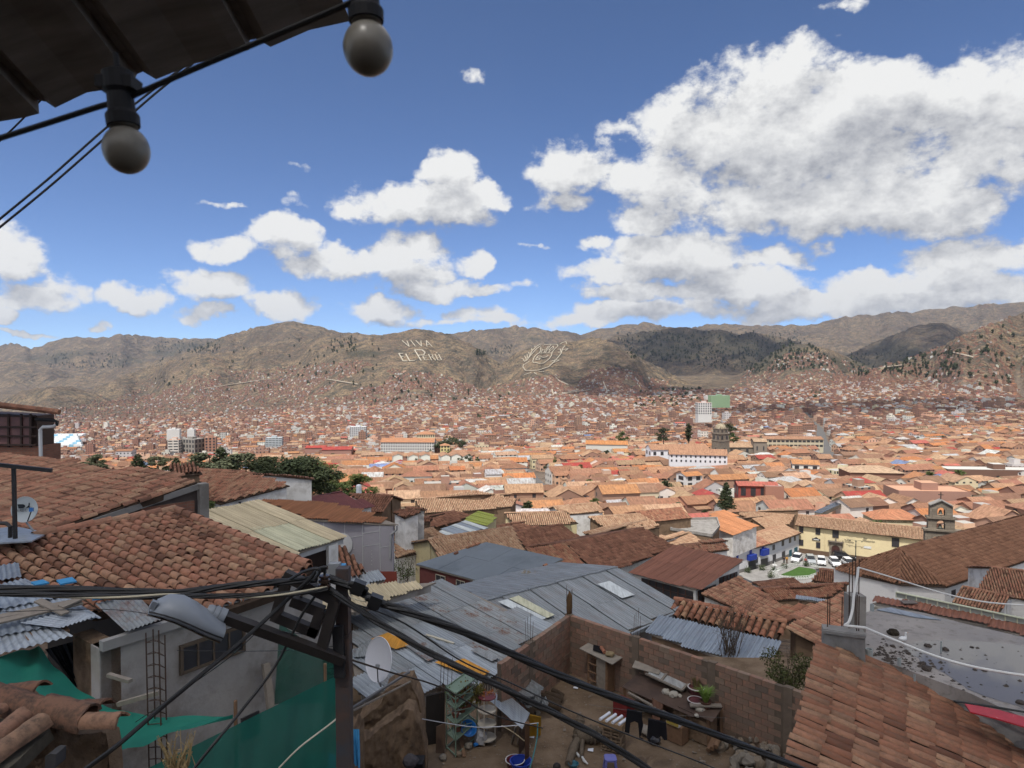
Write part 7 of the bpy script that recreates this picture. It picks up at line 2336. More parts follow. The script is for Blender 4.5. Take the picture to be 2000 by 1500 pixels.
def church():
 dA=80.0
 ap=P(1757,1072,dA); ze=-23.7
 e1,e2,e3=PZ(1632,1111,ze),PZ(1682,1125,ze),PZ(1757,1142,ze); e4=PZ(1850,1147,ze)
 r2=PZ(1826,1055,ap.z); r3=PZ(1957,1020,ap.z); r4=PZ(2060,990,ap.z)
 e5=PZ(2060,1078,ze); b0=PZ(1640,1085,ze)
 t=thing('church',Vector((ap.x,ap.y,-30)),'white church with a broad brown tiled hip roof in front of the bell gable','church')
 wl=MB()
 eave=[e1,e2,e3,e4,e5]
 for a,b in zip(eave[:-1],eave[1:]):
  i=Vector((.0,.4,0)); wl.quad(Vector((a.x,a.y,-31))+i,Vector((b.x,b.y,-31))+i,b+i,a+i)
 wl.build('walls',simple('church_whitewash',(.82,.81,.79),.9,.15,var=.05),t)
 class Q:pass
 def face(tri,mat,nm,tw=.36,tl=.6):
  n=(tri[1]-tri[0]).cross(tri[2]-tri[0]).normalized(); n=n if n.z>0 else -n
  q=Q(); q.n=n; q.a=tri[0]; q.r=Vector((n.y,-n.x,0)).normalized(); q.down=n.cross(q.r); q.down=q.down if q.down.z<0 else -q.down
  q.st=lambda p:((p-q.a).dot(q.r),(p-q.a).dot(q.down)); q.at=lambda u,v,w=0.0:q.a+q.r*u+q.down*v+n*w
  roof=MB().prism([p-n*.03 for p in tri],n*-.08).build(nm,bed,t)
  lay_tiles(roof,q,tri,tw,tl,tm_red,mat,0,.015,None,seg=4,h=.5)
 brown=tile_mat('church_tiles',[(.17,.08,.048),(.29,.142,.085),(.235,.115,.07),(.34,.175,.105)],True)
 face([ap,e1,e2,e3],brown,'roof_left'); face([ap,e3,e4],brown,'roof_front'); face([ap,e4,e5,r4,r3],brown,'roof_right')
 rdir=(r4-ap).normalized(); pw=Vector((-rdir.y,rdir.x,0)); pw=pw if pw.y>0 else -pw
 bk0,bk1=ap+pw*6-Z1*4.6,r4+pw*6-Z1*4.6
 face([ap,r4,bk1,bk0],brown,'roof_back',.5,.9); face([ap,bk0,e1],brown,'roof_corner',.5,.9)
 for a,b in ((ap,e3),(ap,e4),(ap,e1),(ap,r3)):
  ridge_tiles_joined(t,[a+Z1*.06,b+Z1*.06],.26,.45,brown)
 wall_window(t,e4+Vector((0,.4,0)),e5+Vector((0,.4,0)),(1858,1152,1866,1166))
church()
STONE_W=None
def stone_block_mat():
 k=NB('ashlar_stone')
 geo=k.N.new('ShaderNodeNewGeometry')
 s=k.N.new('ShaderNodeSeparateXYZ'); k.link(geo.outputs['Position'],s.inputs[0])
 cb=k.N.new('ShaderNodeCombineXYZ'); k.link(k.math('ADD',s.outputs[0],s.outputs[1]),cb.inputs[0]); k.link(s.outputs[2],cb.inputs[1])
 br=k.N.new('ShaderNodeTexBrick'); br.inputs['Scale'].default_value=1; br.inputs['Brick Width'].default_value=.75; br.inputs['Row Height'].default_value=.42; br.inputs['Mortar Size'].default_value=.025
 br.inputs['Color1'].default_value=(.17,.145,.115,1); br.inputs['Color2'].default_value=(.25,.215,.17,1); br.inputs['Mortar'].default_value=(.10,.085,.07,1)
 k.link(cb.outputs[0],br.inputs['Vector'])
 k.color(k.mix(.4,br.outputs[0],k.ramp(k.noise(.8,6),[(.3,(.12,.10,.085)),(.7,(.26,.215,.165))]))); k.rough(.92,.1); k.bump(br.outputs[1],-.5,.05)
 return k.m
STONE_W=stone_block_mat()
def arch_wall(m,o,u,n,w,h0,h1,arches,th):
 N=10
 xs=sorted(set([0,w]+[a[0]-a[1] for a in arches]+[a[0]+a[1] for a in arches]))
 def pt(x,z):return o+u*x+Z1*z
 for x0,x1 in zip(xs[:-1],xs[1:]):
  mid=(x0+x1)/2
  ar=[a for a in arches if abs(mid-a[0])<a[1]]
  if not ar:
   m.prism([pt(x0,h0),pt(x1,h0),pt(x1,h1),pt(x0,h1)],n*-th)
  else:
   c,hw,sill,spr=ar[0]
   if sill>h0:m.prism([pt(x0,h0),pt(x1,h0),pt(x1,sill),pt(x0,sill)],n*-th)
   for k in range(N):
    a0,a1=math.pi*(1-k/N),math.pi*(1-(k+1)/N)
    q0,q1=c+math.cos(a0)*hw,c+math.cos(a1)*hw
    m.prism([pt(q0,spr+math.sin(a0)*hw),pt(q1,spr+math.sin(a1)*hw),pt(q1,h1),pt(q0,h1)],n*-th)
def bell_gable():
 d=112.0
 sc=d/FPX
 z0=P(1838,1075,d).z
 t=thing('bell_gable',P(1838,1075,d),'weathered stone bell gable with arched openings and a cross on top','bell gable')
 u=Vector((.93,-.36,0)); n=Vector((-.36,-.93,0))
 o=P(1806,1075,d); o.z=z0-4
 W=60*sc/.98
 def zz(y):return P(1838,y,d).z-o.z
 m=MB()
 arch_wall(m,o,u,n,W,0,zz(1034),[(W*.30,.55,zz(1062),zz(1053)),(W*.72,.55,zz(1062),zz(1053))],1.4); m.build('lower_stage',STONE_W,t)
 m=MB(); oo=o+u*(W*.08); w2=W*.74
 arch_wall(m,oo,u,n,w2,zz(1033.5),zz(1010),[(w2*.48,.62,zz(1036),zz(1022))],1.2); m.build('middle_stage',STONE_W,t)
 m=MB(); o3=o+u*(W*.12); w3=W*.64
 arch_wall(m,o3,u,n,w3,zz(1009.5),zz(987),[(w3*.5,.55,zz(1006),zz(996))],1.1)
 m.prism([o3+Z1*zz(987),o3+u*w3+Z1*zz(987),o3+u*(w3/2)+Z1*zz(976)],n*-1.1); m.build('top_stage',STONE_W,t)
 for (a,b,y) in ((o,W,1034),(oo,w2,1010)):
  MB().box(a+u*b/2+Z1*zz(y)-n*.6,u*(b/2+.25),n*.85,Z1*.14).build('cornice',STONE_W,t)
 for s in (0,1):
  a=o3+u*(w3*s)+Z1*(zz(987)+.12)+n*.15; b=o3+u*(w3/2)+Z1*(zz(975))+n*.15
  MB().bar(a-n*.7,b-n*.7,1.6,.14,up=n.cross(u)).build('coping',concrete,t)
 top=o3+u*(w3/2)+Z1*zz(976)-n*.5
 MB().bar(top,top+Z1*1.35,.1).build('cross_upright',steel,t); MB().bar(top+Z1*.9-u*.4,top+Z1*.9+u*.4,.09).build('cross_arm',steel,t)
 bz=simple('bronze_bell',(.07,.075,.06),.5,.4)
 for (c,y) in ((o+u*(W*.30),1056),(o+u*(W*.72),1056),(oo+u*(w2*.48),1026),(o3+u*(w3*.5),999)):
  MB().lathe(c+Z1*zz(y)-n*.6,[(.38,-.35),(.28,-.2),(.22,.1),(.12,.3),(0,.34)],14).build('bell',bz,t,smooth=True)
bell_gable()
PZZ=-43.3
def sq(x,y,z=0.0):return PZ(x,y,PZZ+z)
def square():
 m=MB(); pts=[sq(1425,1130),sq(1440,1118),sq(1500,1103),sq(1560,1080),sq(1600,1079),sq(1720,1096),sq(1800,1108),sq(1700,1150),sq(1500,1150)]
 k=NB('square_paving'); geo=k.N.new('ShaderNodeNewGeometry')
 k.color(k.ramp(k.noise(.7,7,.65,vec=geo.outputs['Position']),[(.3,(.19,.18,.17)),(.7,(.29,.28,.265))])); k.rough(.9,.2)
 m.prism(pts,(0,0,-.3)); m.build('square',k.m,kind='structure',label='paved little square with parked cars')
 g=[sq(1526,1123),sq(1548,1114),sq(1560,1108),sq(1588,1112),sq(1600,1118),sq(1578,1127),sq(1550,1128)]
 MB().prism([p+Z1*.15 for p in g],(0,0,-.14)).build('lawn',simple('lawn_grass',(.05,.10,.025),.95,.1,var=.35,scale=1.2),kind='structure',label='small green lawn in the square')
 fn=thing('garden_fence',sq(1560,1130),'low white ornamental fence around the lawn','fence')
 wh=simple('white_fence_paint',(.55,.57,.53),.7,.2,var=.2)
 ring=[sq(1510,1124),sq(1522,1131),sq(1550,1133),sq(1580,1131),sq(1604,1122),sq(1602,1114),sq(1586,1107),sq(1558,1104),sq(1536,1110),sq(1514,1119),sq(1510,1124)]
 for a,b in zip(ring[:-1],ring[1:]):
  MB().bar(a+Z1*.75,b+Z1*.75,.06).build('top_rail',wh,fn); MB().bar(a+Z1*.15,b+Z1*.15,.06).build('bottom_rail',wh,fn)
  L=(b-a).length; n=max(2,int(L/.5))
  for i in range(n):
   p,q=a.lerp(b,i/n),a.lerp(b,(i+1)/n); MB().bar(p,p+Z1*.8,.08).build('post',wh,fn); MB().bar(p+Z1*.2,q+Z1*.7,.05).build('brace',wh,fn)
 rg=random.Random(2)
 for k_,(x,y,r) in enumerate(((1488,1113,.9),(1532,1110,.8),(1505,1128,.7),(1510,1118,.6),(1574,1106,.6),(1461,1118,.7))):
  c=sq(x,y); m=MB()
  for i in range(220):
   v=Vector((rg.gauss(0,r*.45),rg.gauss(0,r*.45),abs(rg.gauss(.5,.35)))); s=rg.uniform(.06,.12)
   d1=Vector((rg.uniform(-1,1),rg.uniform(-1,1),rg.uniform(-1,1))).normalized()*s; d2=d1.orthogonal().normalized()*s
   m.quad(c+v-d1,c+v-d2,c+v+d1,c+v+d2)
  m.build('shrub',simple('shrub_leaf',(.05,.065,.03),.8,.2,var=.5,scale=3),label=('round dark shrub before the shop doors','shrub at the left end of the lawn','shrub outside the fence at its left corner','small shrub beside the white fountain','shrub behind the lawn near the cars','shrub at the corner of the blue-balconied shop')[k_],cat='shrub',group='shrubs in the square')
 f=thing('fountain',sq(1513,1117),'small white fountain beside the lawn','fountain')
 MB().lathe(sq(1513,1117),[(1.0,0),(1.0,.5),(.9,.5),(.85,.35),(.2,.35),(.18,1.3),(.5,1.45),(.5,1.5),(.12,1.5),(.1,2.1),(0,2.2)],14).build('basin',simple('white_stone_paint',(.55,.55,.53)),f)
 a,b=sq(1556,1079),sq(1812,1113)
 ze=PZZ+6.45
 y_t=thing('convent',a,'long pale yellow two-storey convent with a pale tiled roof on the square','convent')
 d=b-a; d.z=0; L=d.length; d.normalize(); nn=d.cross(Z1); nn=nn if nn.y<0 else -nn
 ye=simple('yellow_lime_wash',(.66,.56,.34),.9,.15,var=.06,scale=.4,dirt=(.60,.50,.31))
 MB().prism([a,b,Vector((b.x,b.y,ze)),Vector((a.x,a.y,ze))],-nn*8).build('walls',ye,y_t)
 MB().prism([a+nn*.03,b+nn*.03,b+nn*.03+Z1*1.1,a+nn*.03+Z1*1.1],-nn*.02).build('plinth',simple('brown_plinth',(.13,.085,.06),.9,.1,var=.2),y_t)
 A=Vector((a.x,a.y,ze))+nn*.5-d*.4; B=Vector((b.x,b.y,ze))+nn*.5
 class Q:pass
 for sg,nm in ((1,'roof'),(-1,'back_roof')):
  q=Q(); q.r=d; hh=nn*sg; q.down=(hh*math.cos(.33)-Z1*math.sin(.33)); q.n=q.r.cross(q.down); q.n=q.n if q.n.z>0 else -q.n
  rid=A-nn*4.6+Z1*4.6*math.tan(.33); q.a=rid
  q.st=lambda p,q=q:((p-q.a).dot(q.r),(p-q.a).dot(q.down)); q.at=lambda u,v,w=0.0,q=q:q.a+q.r*u+q.down*v+q.n*w
  poly=[q.at(0,0),q.at(L,0),q.at(L,4.95),q.at(0,4.95)]
  rf=MB().prism([p-q.n*.03 for p in poly],q.n*-.1).build(nm,bed,y_t)
  lay_tiles(rf,q,poly,.27,.5,tm_pale,tj_pale,0,.02,None,seg=4,h=.5)
 ridge_tiles_joined(y_t,[rid+Z1*.05,rid+d*L+Z1*.05],.27,.5,tj_pale)
 dk=simple('dark_wood_frame',(.05,.035,.03),.7,.3)
 aa,bb=a+nn*.02,b+nn*.02
 for px in ((1561,1027,1569,1040),(1593,1031,1602,1044),(1626,1033,1638,1050),(1561,1054,1569,1065),(1594,1059,1602,1070),(1742,1051,1756,1068)):
  wall_window(y_t,aa,bb,px,frame=dk,bars=1,proud=.06)
 def hit(x,y,o=.05):
  r=ray(x,y); q=aa+nn*o; return r*(q.dot(nn)/r.dot(nn))
 dc=hit(1632,1084); dc.z=PZZ
 u0=(dc-a).dot(d)
 m=MB(); arch_wall(m,Vector((a.x,a.y,PZZ))+d*(u0-1.35)+nn*.25,d,nn,2.7,0,3.6,[(1.35,.85,-1,2.0)],.3); m.build('portal',STONE_W,y_t)
 MB().box(dc+nn*.3+Z1*3.7,d*1.6,nn*.25,Z1*.12).build('portal_cornice',STONE_W,y_t)
 MB().box(dc+nn*.06+Z1*1.42,d*.85,nn*.04,Z1*1.42).build('door',simple('door_brown',(.06,.025,.02),.7,.3),y_t)
 MB().lathe(dc+nn*.3+Z1*3.82,[(.22,0),(.2,.3),(.12,.6),(0,.8)],8).build('finial',STONE_W,y_t)
 ink=simple('wall_lettering',(.10,.09,.08),.9,.1)
 def text(s,x,y,size,lean=0):
  cu=bpy.data.curves.new('lettering','FONT'); cu.body=s; cu.size=size; cu.extrude=.01; cu.align_x='CENTER'; cu.shear=lean; cu.materials.append(ink)
  o=text_mesh(cu,y_t); p=hit(x,y,.06)-worldloc(y_t); o.matrix_basis=Matrix(((d.x,0,nn.x,p.x),(d.y,0,nn.y,p.y),(0,1,nn.z,p.z),(0,0,0,1)))
 text('MUSEO',1655,1056,.42); text('EL CUADRO',1656,1059.5,.42)
 text('San',1689,1053,.55,.3); text('Villacorto',1696,1058.5,.62,.2)
 m=MB(); m.box(hit(1694,1069,.06),d*.75,nn*.02,Z1*.25); m.build('plaque',simple('white_sign',(.6,.6,.58)),y_t); text('.......',1694,1070,.3)
 m=MB(); c=hit(1594,1053,.07); m.prism([c+d*x+Z1*z for x,z in ((-.85,-.3),(.85,-.3),(.85,.1),(.5,.15),(.0,.5),(-.5,.15),(-.85,.1))],nn*.06); m.build('sign',simple('black_sign',(.04,.04,.045)),y_t)
 m=MB(); m.box(c+nn*.09-Z1*.1,d*.55,nn*.01,Z1*.09); m.build('sign_lettering',simple('white_sign',(.6,.6,.58)),y_t)
 MB().tube([hit(1610,1034,.1),hit(1611,1074,.1)],.07,6).build('downpipe',ye,y_t)
 lp=thing('lamp_standard',sq(1671,1095),'dark green double-armed lamp standard before the yellow wall','lamp post')
 base=sq(1671,1096); gd=simple('dark_green_iron',(.03,.045,.045),.6,.3)
 MB().lathe(base,[(.16,0),(.16,.5),(.1,.6),(.08,4.3),(.14,4.35),(.14,4.6),(0,4.65)],10).build('post',gd,lp)
 for s in (-1,1):
  q0=base+Z1*4.5; MB().tube([q0,q0+d*s*.6+Z1*.18,q0+d*s*1.3+Z1*.15,q0+d*s*1.9+Z1*.35],.035,6).build('arm',gd,lp)
  MB().lathe(q0+d*s*1.2,[(0,.2),(.12,.05),(.08,-.12),(0,-.14)],8).build('lantern',gd,lp)
 c0,c1,c2=sq(1418,1126),sq(1502,1103),sq(1560,1080)
 eh=4.85
 bluep=simple('balcony_blue',(.02,.045,.28),.5,.3,var=.15)
 for k_,(p,q,lab) in enumerate(((c0,c1,'white shop house with two bright blue balconies on the square'),(c1,c2,'pale grey and white shop house next to the convent'))):
  t=thing('shop_house',p,lab,'shop house','shops on the square')
  dd=q-p; dd.z=0; LL=dd.length; dd.normalize(); ns=dd.cross(Z1); ns=ns if ns.x>0 else -ns
  gr=k_==1
  MB().prism([p,q,q+Z1*eh,p+Z1*eh],-ns*6).build('walls',simple('pale_grey_wash',(.50,.52,.56),.9,.1,var=.08) if gr else simple('white_wash',(.62,.62,.63),.9,.1,var=.08),t)
  if gr:MB().prism([p+ns*.03,q+ns*.03,q+ns*.03+Z1*2.2,p+ns*.03+Z1*2.2],-ns*.02).build('ground_floor_band',simple('white_wash',(.62,.62,.63)),t)
  MB().prism([p+ns*.06,q+ns*.06,q+ns*.06+Z1*.7,p+ns*.06+Z1*.7],-ns*.02).build('plinth',simple('grey_plinth',(.2,.19,.18)),t)
  qd=Q(); qd.r=dd; qd.down=ns*math.cos(.3)-Z1*math.sin(.3); qd.n=dd.cross(qd.down); qd.n=qd.n if qd.n.z>0 else -qd.n
  qd.a=p+Z1*eh-ns*3.4+Z1*3.4*math.tan(.3); qd.st=lambda w,q_=qd:((w-q_.a).dot(q_.r),(w-q_.a).dot(q_.down)); qd.at=lambda u,v,w=0.0,q_=qd:q_.a+q_.r*u+q_.down*v+q_.n*w
  poly=[qd.at(0,0),qd.at(LL-.05,0),qd.at(LL-.05,4.2),qd.at(0,4.2)]
  rf=MB().prism([w-qd.n*.03 for w in poly],qd.n*-.1).build('roof',bed,t); lay_tiles(rf,qd,poly,.27,.5,tm_pale,tj_pale if gr else tj_near,0,.02,None,seg=4,h=.5)
  bp=[qd.at(0,0),qd.at(LL-.05,0),qd.at(LL-.05,0)-ns*3.5-Z1*1.0,qd.at(0,0)-ns*3.5-Z1*1.0]
  MB().prism(bp,(0,0,-.1)).build('back_roof',simple('far_tile',(.32,.18,.11),.9,.1,var=.3,scale=2),t)
  def rect(px,mat,nm,o=.05,th=.05):
   r0=ray(px[0],px[1]); n0=ns; A0=p+ns*o
   def h2(x,y):r=ray(x,y); return r*(A0.dot(n0)/r.dot(n0))
   m_=(px[0]+px[2])/2; u0_,u1_=(h2(px[0],px[3])-p).dot(dd),(h2(px[2],px[3])-p).dot(dd); z0_,z1_=h2(m_,px[3]).z,h2(m_,px[1]).z
   c_=p+dd*((u0_+u1_)/2)+ns*o; c_.z=(z0_+z1_)/2
   MB().box(c_,dd*abs(u1_-u0_)/2,ns*th,Z1*abs(z1_-z0_)/2).build(nm,mat,t); return c_,abs(u1_-u0_)/2
  dw=simple('dark_window',(.035,.035,.04))
  if not gr:
   rect((1438.5,1075,1442,1090),bluep,'shutter'); rect((1464,1073,1468,1086),bluep,'shutter'); rect((1488,1064,1492,1074),bluep,'shutter')
   for bx in ((1462,1083,1475,1093),(1487,1072,1499,1084)):
    c_,hw=rect(bx,bluep,'balcony',.45,.45)
   rect((1462,1095,1476,1115),dw,'shop_door'); rect((1486,1091,1499,1108),dw,'shop_door'); rect((1424,1081,1430,1087),dw,'window'); rect((1477,1088,1480,1099),dw,'window')
  else:
   for w in ((1509,1064,1513,1074),(1527,1056,1531,1066),(1541,1050,1545,1060),(1551,1046,1554,1056)):rect(w,dw,'window')
   for w in ((1509,1083,1515,1102),(1527,1077,1533,1093),(1541,1074,1546,1091),(1551,1069,1557,1085)):rect(w,dw if w[0]<1540 else simple('teal_door',(.03,.10,.13)),'door')
square()
def car(x,y,yaw,col,lab,sc=1.0,suv=True):
 c=sq(x,y); f=Vector((math.cos(yaw),math.sin(yaw),0)); s=Vector((-f.y,f.x,0))
 t=thing('parked_car',c,lab,'car','cars parked on the square')
 paint=simple('car_paint_'+lab.split()[0],col,.3,.5,var=.03)
 def at(u,v,z):return c+f*u*sc+s*v*sc+Z1*z*sc
 prof=[(-2.1,.35),(-2.12,.8),(-2.0,1.0),(1.05,1.0),(1.85,.86),(2.1,.65),(2.12,.35)]
 m=MB(); m.prism([at(u,-.86,z) for u,z in prof],s*1.72*sc); b=m.build('body',paint,t); bv=b.modifiers.new('round','BEVEL'); bv.width=.09; bv.segments=3
 top=1.58 if suv else 1.42
 lo=[(-1.95,.98),(1.0,.98),(.35,top-.03),(-.1,top),(-1.5,top),(-1.85,top-.2)]
 m=MB(); V0=[at(u,-.80+(.10 if z>1.1 else 0),z) for u,z in lo]; V1=[at(u,.80-(.10 if z>1.1 else 0),z) for u,z in lo]
 n=len(lo)
 m.quad(*V0); m.quad(*V1[::-1])
 for k in range(n):m.quad(V0[k],V0[(k+1)%n],V1[(k+1)%n],V1[k])
 m.build('cabin',simple('car_glass',(.02,.022,.026),.12,.6),t)
 m=MB(); m.prism([at(u,v,top+.005) for u,v in ((.30,-.66),(.30,.66),(-1.5,.66),(-1.5,-.66))],Z1*.05*sc); m.build('roof_panel',paint,t)
 for v in (-.76,.76):
  for u in (-.55,-1.45):MB().bar(at(u,v,1.0),at(u,v*.9,top),.07,.06).build('pillar',paint,t)
 ty=simple('tyre',(.02,.02,.02),.8,.2)
 for u in (-1.3,1.35):
  for v in (-.8,.8):
   w=MB(); w.lathe(at(u,v-.1,.32),[(0,0),(.31,0),(.33,.05),(.33,.17),(.31,.2),(0,.2)],14,s).build('wheel',ty,t)
   MB().lathe(at(u,v+(.105 if v>0 else -.105),.32),[(0,0),(.19,0),(.19,.01),(0,.012)],10,s if v>0 else -s).build('rim',simple('rim_alloy',(.4,.4,.42),.3,.5),w if False else t)
 for v in (-.62,.62):
  MB().box(at(2.06,v,.74),f*.06,s*.17,Z1*.07).build('headlight',simple('headlamp',(.6,.62,.65),.15,.5),t)
 MB().box(at(2.11,0,.5),f*.02,s*.45,Z1*.1).build('grille',ty,t); MB().box(at(2.12,0,.42),f*.02,s*.25,Z1*.05).build('number_plate',simple('white_sign',(.6,.6,.58)),t)
 for v in (-.95,.95):MB().box(at(.75,v,1.05),f*.06,s*.09,Z1*.07).build('mirror',paint,t)
wt=(.72,.72,.72)
car(1556,1096,math.radians(-125),wt,'white sport-utility car parked nearest to the shops')
car(1583,1099,math.radians(-105),(.30,.32,.33),'silver car between two white cars, in the square')
car(1604,1101,math.radians(-112),(.70,.70,.70),'milk-white saloon car third from the shops',suv=False)
car(1630,1104,math.radians(-100),(.73,.73,.73),'bright white off-road car facing the viewer before the convent')
car(1647,1093,math.radians(-12),(.02,.02,.022),'black minivan parked along the convent wall',1.12)
car(1657,1105,math.radians(-95),(.69,.70,.71),'whitish car half hidden by the church roof')
def person(p,h,yaw,top,legs,lab,hair=(.02,.015,.012),skin=(.30,.17,.11),bag=None):
 f=Vector((math.cos(yaw),math.sin(yaw),0)); s=Vector((-f.y,f.x,0)); k=h/1.7
 def at(a,b,z):return p+(f*a+s*b)*k+Z1*z*k
 t=thing('person',p,lab,'person')
 sm=simple('skin',skin,.6,.3,var=.06)
 def skinned(name,pts,edges,rad,mat,root=0):
  me=bpy.data.meshes.new(name); off=worldloc(t)
  me.from_pydata([tuple(q-off) for q in pts],edges,[]); me.materials.append(mat)
  o=newobj(name,me,t); md=o.modifiers.new('skin','SKIN'); md.use_smooth_shade=True
  me.skin_vertices.new() if not me.skin_vertices else None
  for i,r in enumerate(rad):me.skin_vertices[0].data[i].radius=(r*k,r*k)
  me.skin_vertices[0].data[root].use_root=True
  o.modifiers.new('sub','SUBSURF').levels=1; o.modifiers['sub'].render_levels=1
  return o
 pts=[at(0,0,.95),at(0,0,1.15),at(.01,0,1.35),at(0,0,1.46),at(.02,0,1.60),at(.0,.09,.88),at(.03,.1,.48),at(0,.1,.08),at(.1,.1,.04),at(0,-.09,.88),at(.0,-.1,.48),at(-.04,-.1,.08),at(.07,-.1,.04),
  at(0,.19,1.38),at(-.02,.24,1.12),at(.08,.23,.90),at(.12,.22,.82),at(0,-.19,1.38),at(-.02,-.24,1.12),at(.08,-.23,.90),at(.12,-.22,.82)]
 ed=[(0,1),(1,2),(2,3),(3,4),(0,5),(5,6),(6,7),(7,8),(0,9),(9,10),(10,11),(11,12),(2,13),(13,14),(14,15),(15,16),(2,17),(17,18),(18,19),(19,20)]
 rad=[.14,.125,.15,.055,.095,.085,.058,.042,.035,.085,.058,.042,.035,.06,.045,.036,.03,.06,.045,.036,.03]
 skinned('body',pts,ed,rad,sm)
 skinned('jacket',[at(0,0,.90),at(0,0,1.15),at(.01,0,1.36),at(0,0,1.43),at(0,.2,1.38),at(-.02,.25,1.12),at(.07,.24,.93),at(0,-.2,1.38),at(-.02,-.25,1.12),at(.07,-.24,.93)],[(0,1),(1,2),(2,3),(2,4),(4,5),(5,6),(2,7),(7,8),(8,9)],[.165,.155,.175,.08,.075,.062,.055,.075,.062,.055],simple('cloth_'+lab.split()[0]+lab.split()[1],top,.9,.1))
 skinned('trousers',[at(0,0,.93),at(.0,.09,.88),at(.03,.1,.48),at(0,.1,.1),at(0,-.09,.88),at(.0,-.1,.48),at(-.04,-.1,.1)],[(0,1),(1,2),(2,3),(0,4),(4,5),(5,6)],[.155,.105,.078,.065,.105,.078,.065],simple('trouser_'+lab.split()[0]+lab.split()[1],legs,.9,.1))
 bm=bmesh.new(); bmesh.ops.create_icosphere(bm,subdivisions=2,radius=.115*k)
 me=bpy.data.meshes.new('hair'); bm.to_mesh(me); bm.free(); me.materials.append(simple('black_hair',hair,.6,.3)); o=newobj('hair',me,t); o.location=at(-.025,0,1.63)-worldloc(t); o.scale=(1,1,.95)
person(sq(1531,1101),1.62,-1.2,(.03,.03,.035),(.05,.05,.06),'dark clad person standing by the shop doors')
person(sq(1536.5,1100.5),1.66,-1.9,(.45,.24,.05),(.12,.07,.04),'yellow clad person standing by the shop doors')
person(sq(1573,1103),1.6,-1.6,(.35,.06,.06),(.05,.05,.08),'red topped person standing between the parked cars')
pp=P(1088,1490,17.0)
person(Vector((pp.x,pp.y,YZ)),pp.z-YZ-.02,1.3,(.08,.08,.1),(.05,.05,.06),'black haired person at the lower edge of the yard')
# ------------------------------------------------------------------ landmarks of the town
LMWIN=None
def landmark(name,label,cx,ytop,d,L,H,W,ang,kind,wc,rc,rows=0,cols=0,sill=.30,pitch=.4,wsize=(.5,.6),cat='building',extra=0.0,grp=None):
 p=P(cx,ytop,d); z0=p.z-H
 t=thing(name,(p.x,p.y,z0),label,cat,grp)
 a=house_arrays(0,0,0,L,W,H,ang,kind,wc,rc,pitch,.5,10+extra,win=False)
 V,F,MI,UV,C=[np.array(q) for q in a]
 for mi,nm in ((0,'walls'),(1,'roof')):
  sel=MI==mi
  if sel.any():
   ids=F[sel].ravel(); newobj(nm,np_mesh(nm,V[ids],np.arange(len(ids)).reshape(-1,4),[FARW if mi==0 else FARR],uv=UV[ids],colors=C[ids]),t)
 ca,sa=math.cos(ang),math.sin(ang)
 if rows:
  for (nx,ny),ln,dp,nc in (((0,-1),L,W,cols),((1,0),W,L,max(1,int(cols*W/L))),((-1,0),W,L,max(1,int(cols*W/L)))):
   wx,wy=nx*ca-ny*sa,nx*sa+ny*ca
   if wx*p.x+wy*p.y>-.1*d:continue
   for r in range(rows):
    zc=H-(r+.5)*(H-.3)/rows
    for c in range(nc):
     u=(c+.5)/nc*ln-ln/2
     o=newobj('window',window_mesh(),t,(wx*(dp/2+.03)-wy*u,wy*(dp/2+.03)+wx*u,zc))
     o.rotation_euler=(0,0,math.atan2(wx,-wy)); o.scale=(ln/nc*wsize[0],1,(H/rows)*wsize[1]/1.3)
 LANDMARKS.append((LMSHORT.get(label,None) or 'the '+label.split(' with')[0],p.x,p.y)) if label in LMSHORT else None
 KEEP.append((p.x,p.y,max(W,min(L,16))*.55))
 for k in range(int(L/14)):
  u=-L/2+7+k*14; KEEP.append((p.x+u*ca,p.y+u*sa,max(W*.5,6)))
 return t
LMSHORT={}
def lm(short,*a,**k):
 LMSHORT[a[1]]=short; return landmark(*a,**k)
WH=(.62,.61,.58); CR=(.66,.58,.40)
lm('the long white hotel','hotel','long white hotel block with many windows and an orange roof',798,862,640,50,13.5,12,-.03,0,WH,(.50,.24,.13),5,22,pitch=.55)
lm('the hipped cream block','office_block','cream block with a hipped orange roof behind the long hotel',832,847,770,20,8,14,.1,2,CR,(.50,.25,.14),2,8)
lm('the yellow cube house','yellow_house','small yellow three-storey house at the right end of the hotel',869,869,600,8,8,8,.15,2,(.66,.56,.27),(.48,.25,.14),3,3)
for k,x in enumerate((776,806,829,868,888,910)):
 o='first second third fourth fifth sixth'.split()[k]
 landmark('row_house',f'{o} white gable-end house from the left in the row below the hotel',x,887+(k%2),470,16,5.5,6.2,math.pi/2+.22,0,(.74,.74,.66),(.42,.24,.15),0,0,grp='white gable-end houses in a row')
lm('the white apartment block','apartment_block','white apartment block with a red roof edge on the far right of centre',1374,786,900,18,16,12,.05,1,WH,(.5,.2,.12),5,6)
lm('the green hall','green_hall','pale green barrel hall above the white apartment block',1404,772,1300,36,13,20,0,1,(.42,.60,.34),(.6,.62,.6),0,0)
lm('the grey-blue office tower','office_tower','grey-blue banded office tower left of centre',536,854,880,20,14,14,.2,1,(.45,.50,.52),(.4,.4,.4),6,5,wsize=(.85,.35))
lm('the bare concrete block','concrete_block','unfinished grey concrete block with dark openings at the left',376,856,800,22,17,16,-.35,1,(.27,.25,.22),(.3,.28,.26),3,5)
landmark('banded_block','white and dark banded block beside the unfinished concrete one',342,858,790,12,16,12,.1,1,(.6,.56,.50),(.50,.24,.14),5,2,wsize=(.8,.4))
landmark('white_tower','plain white tower block far at the left',340,838,1150,20,18,12,.2,1,WH,(.6,.6,.6),0,0)
landmark('white_tower','smaller plain white block right of the white tower',374,838,1150,11,14,10,.2,1,WH,(.6,.6,.6),0,0)
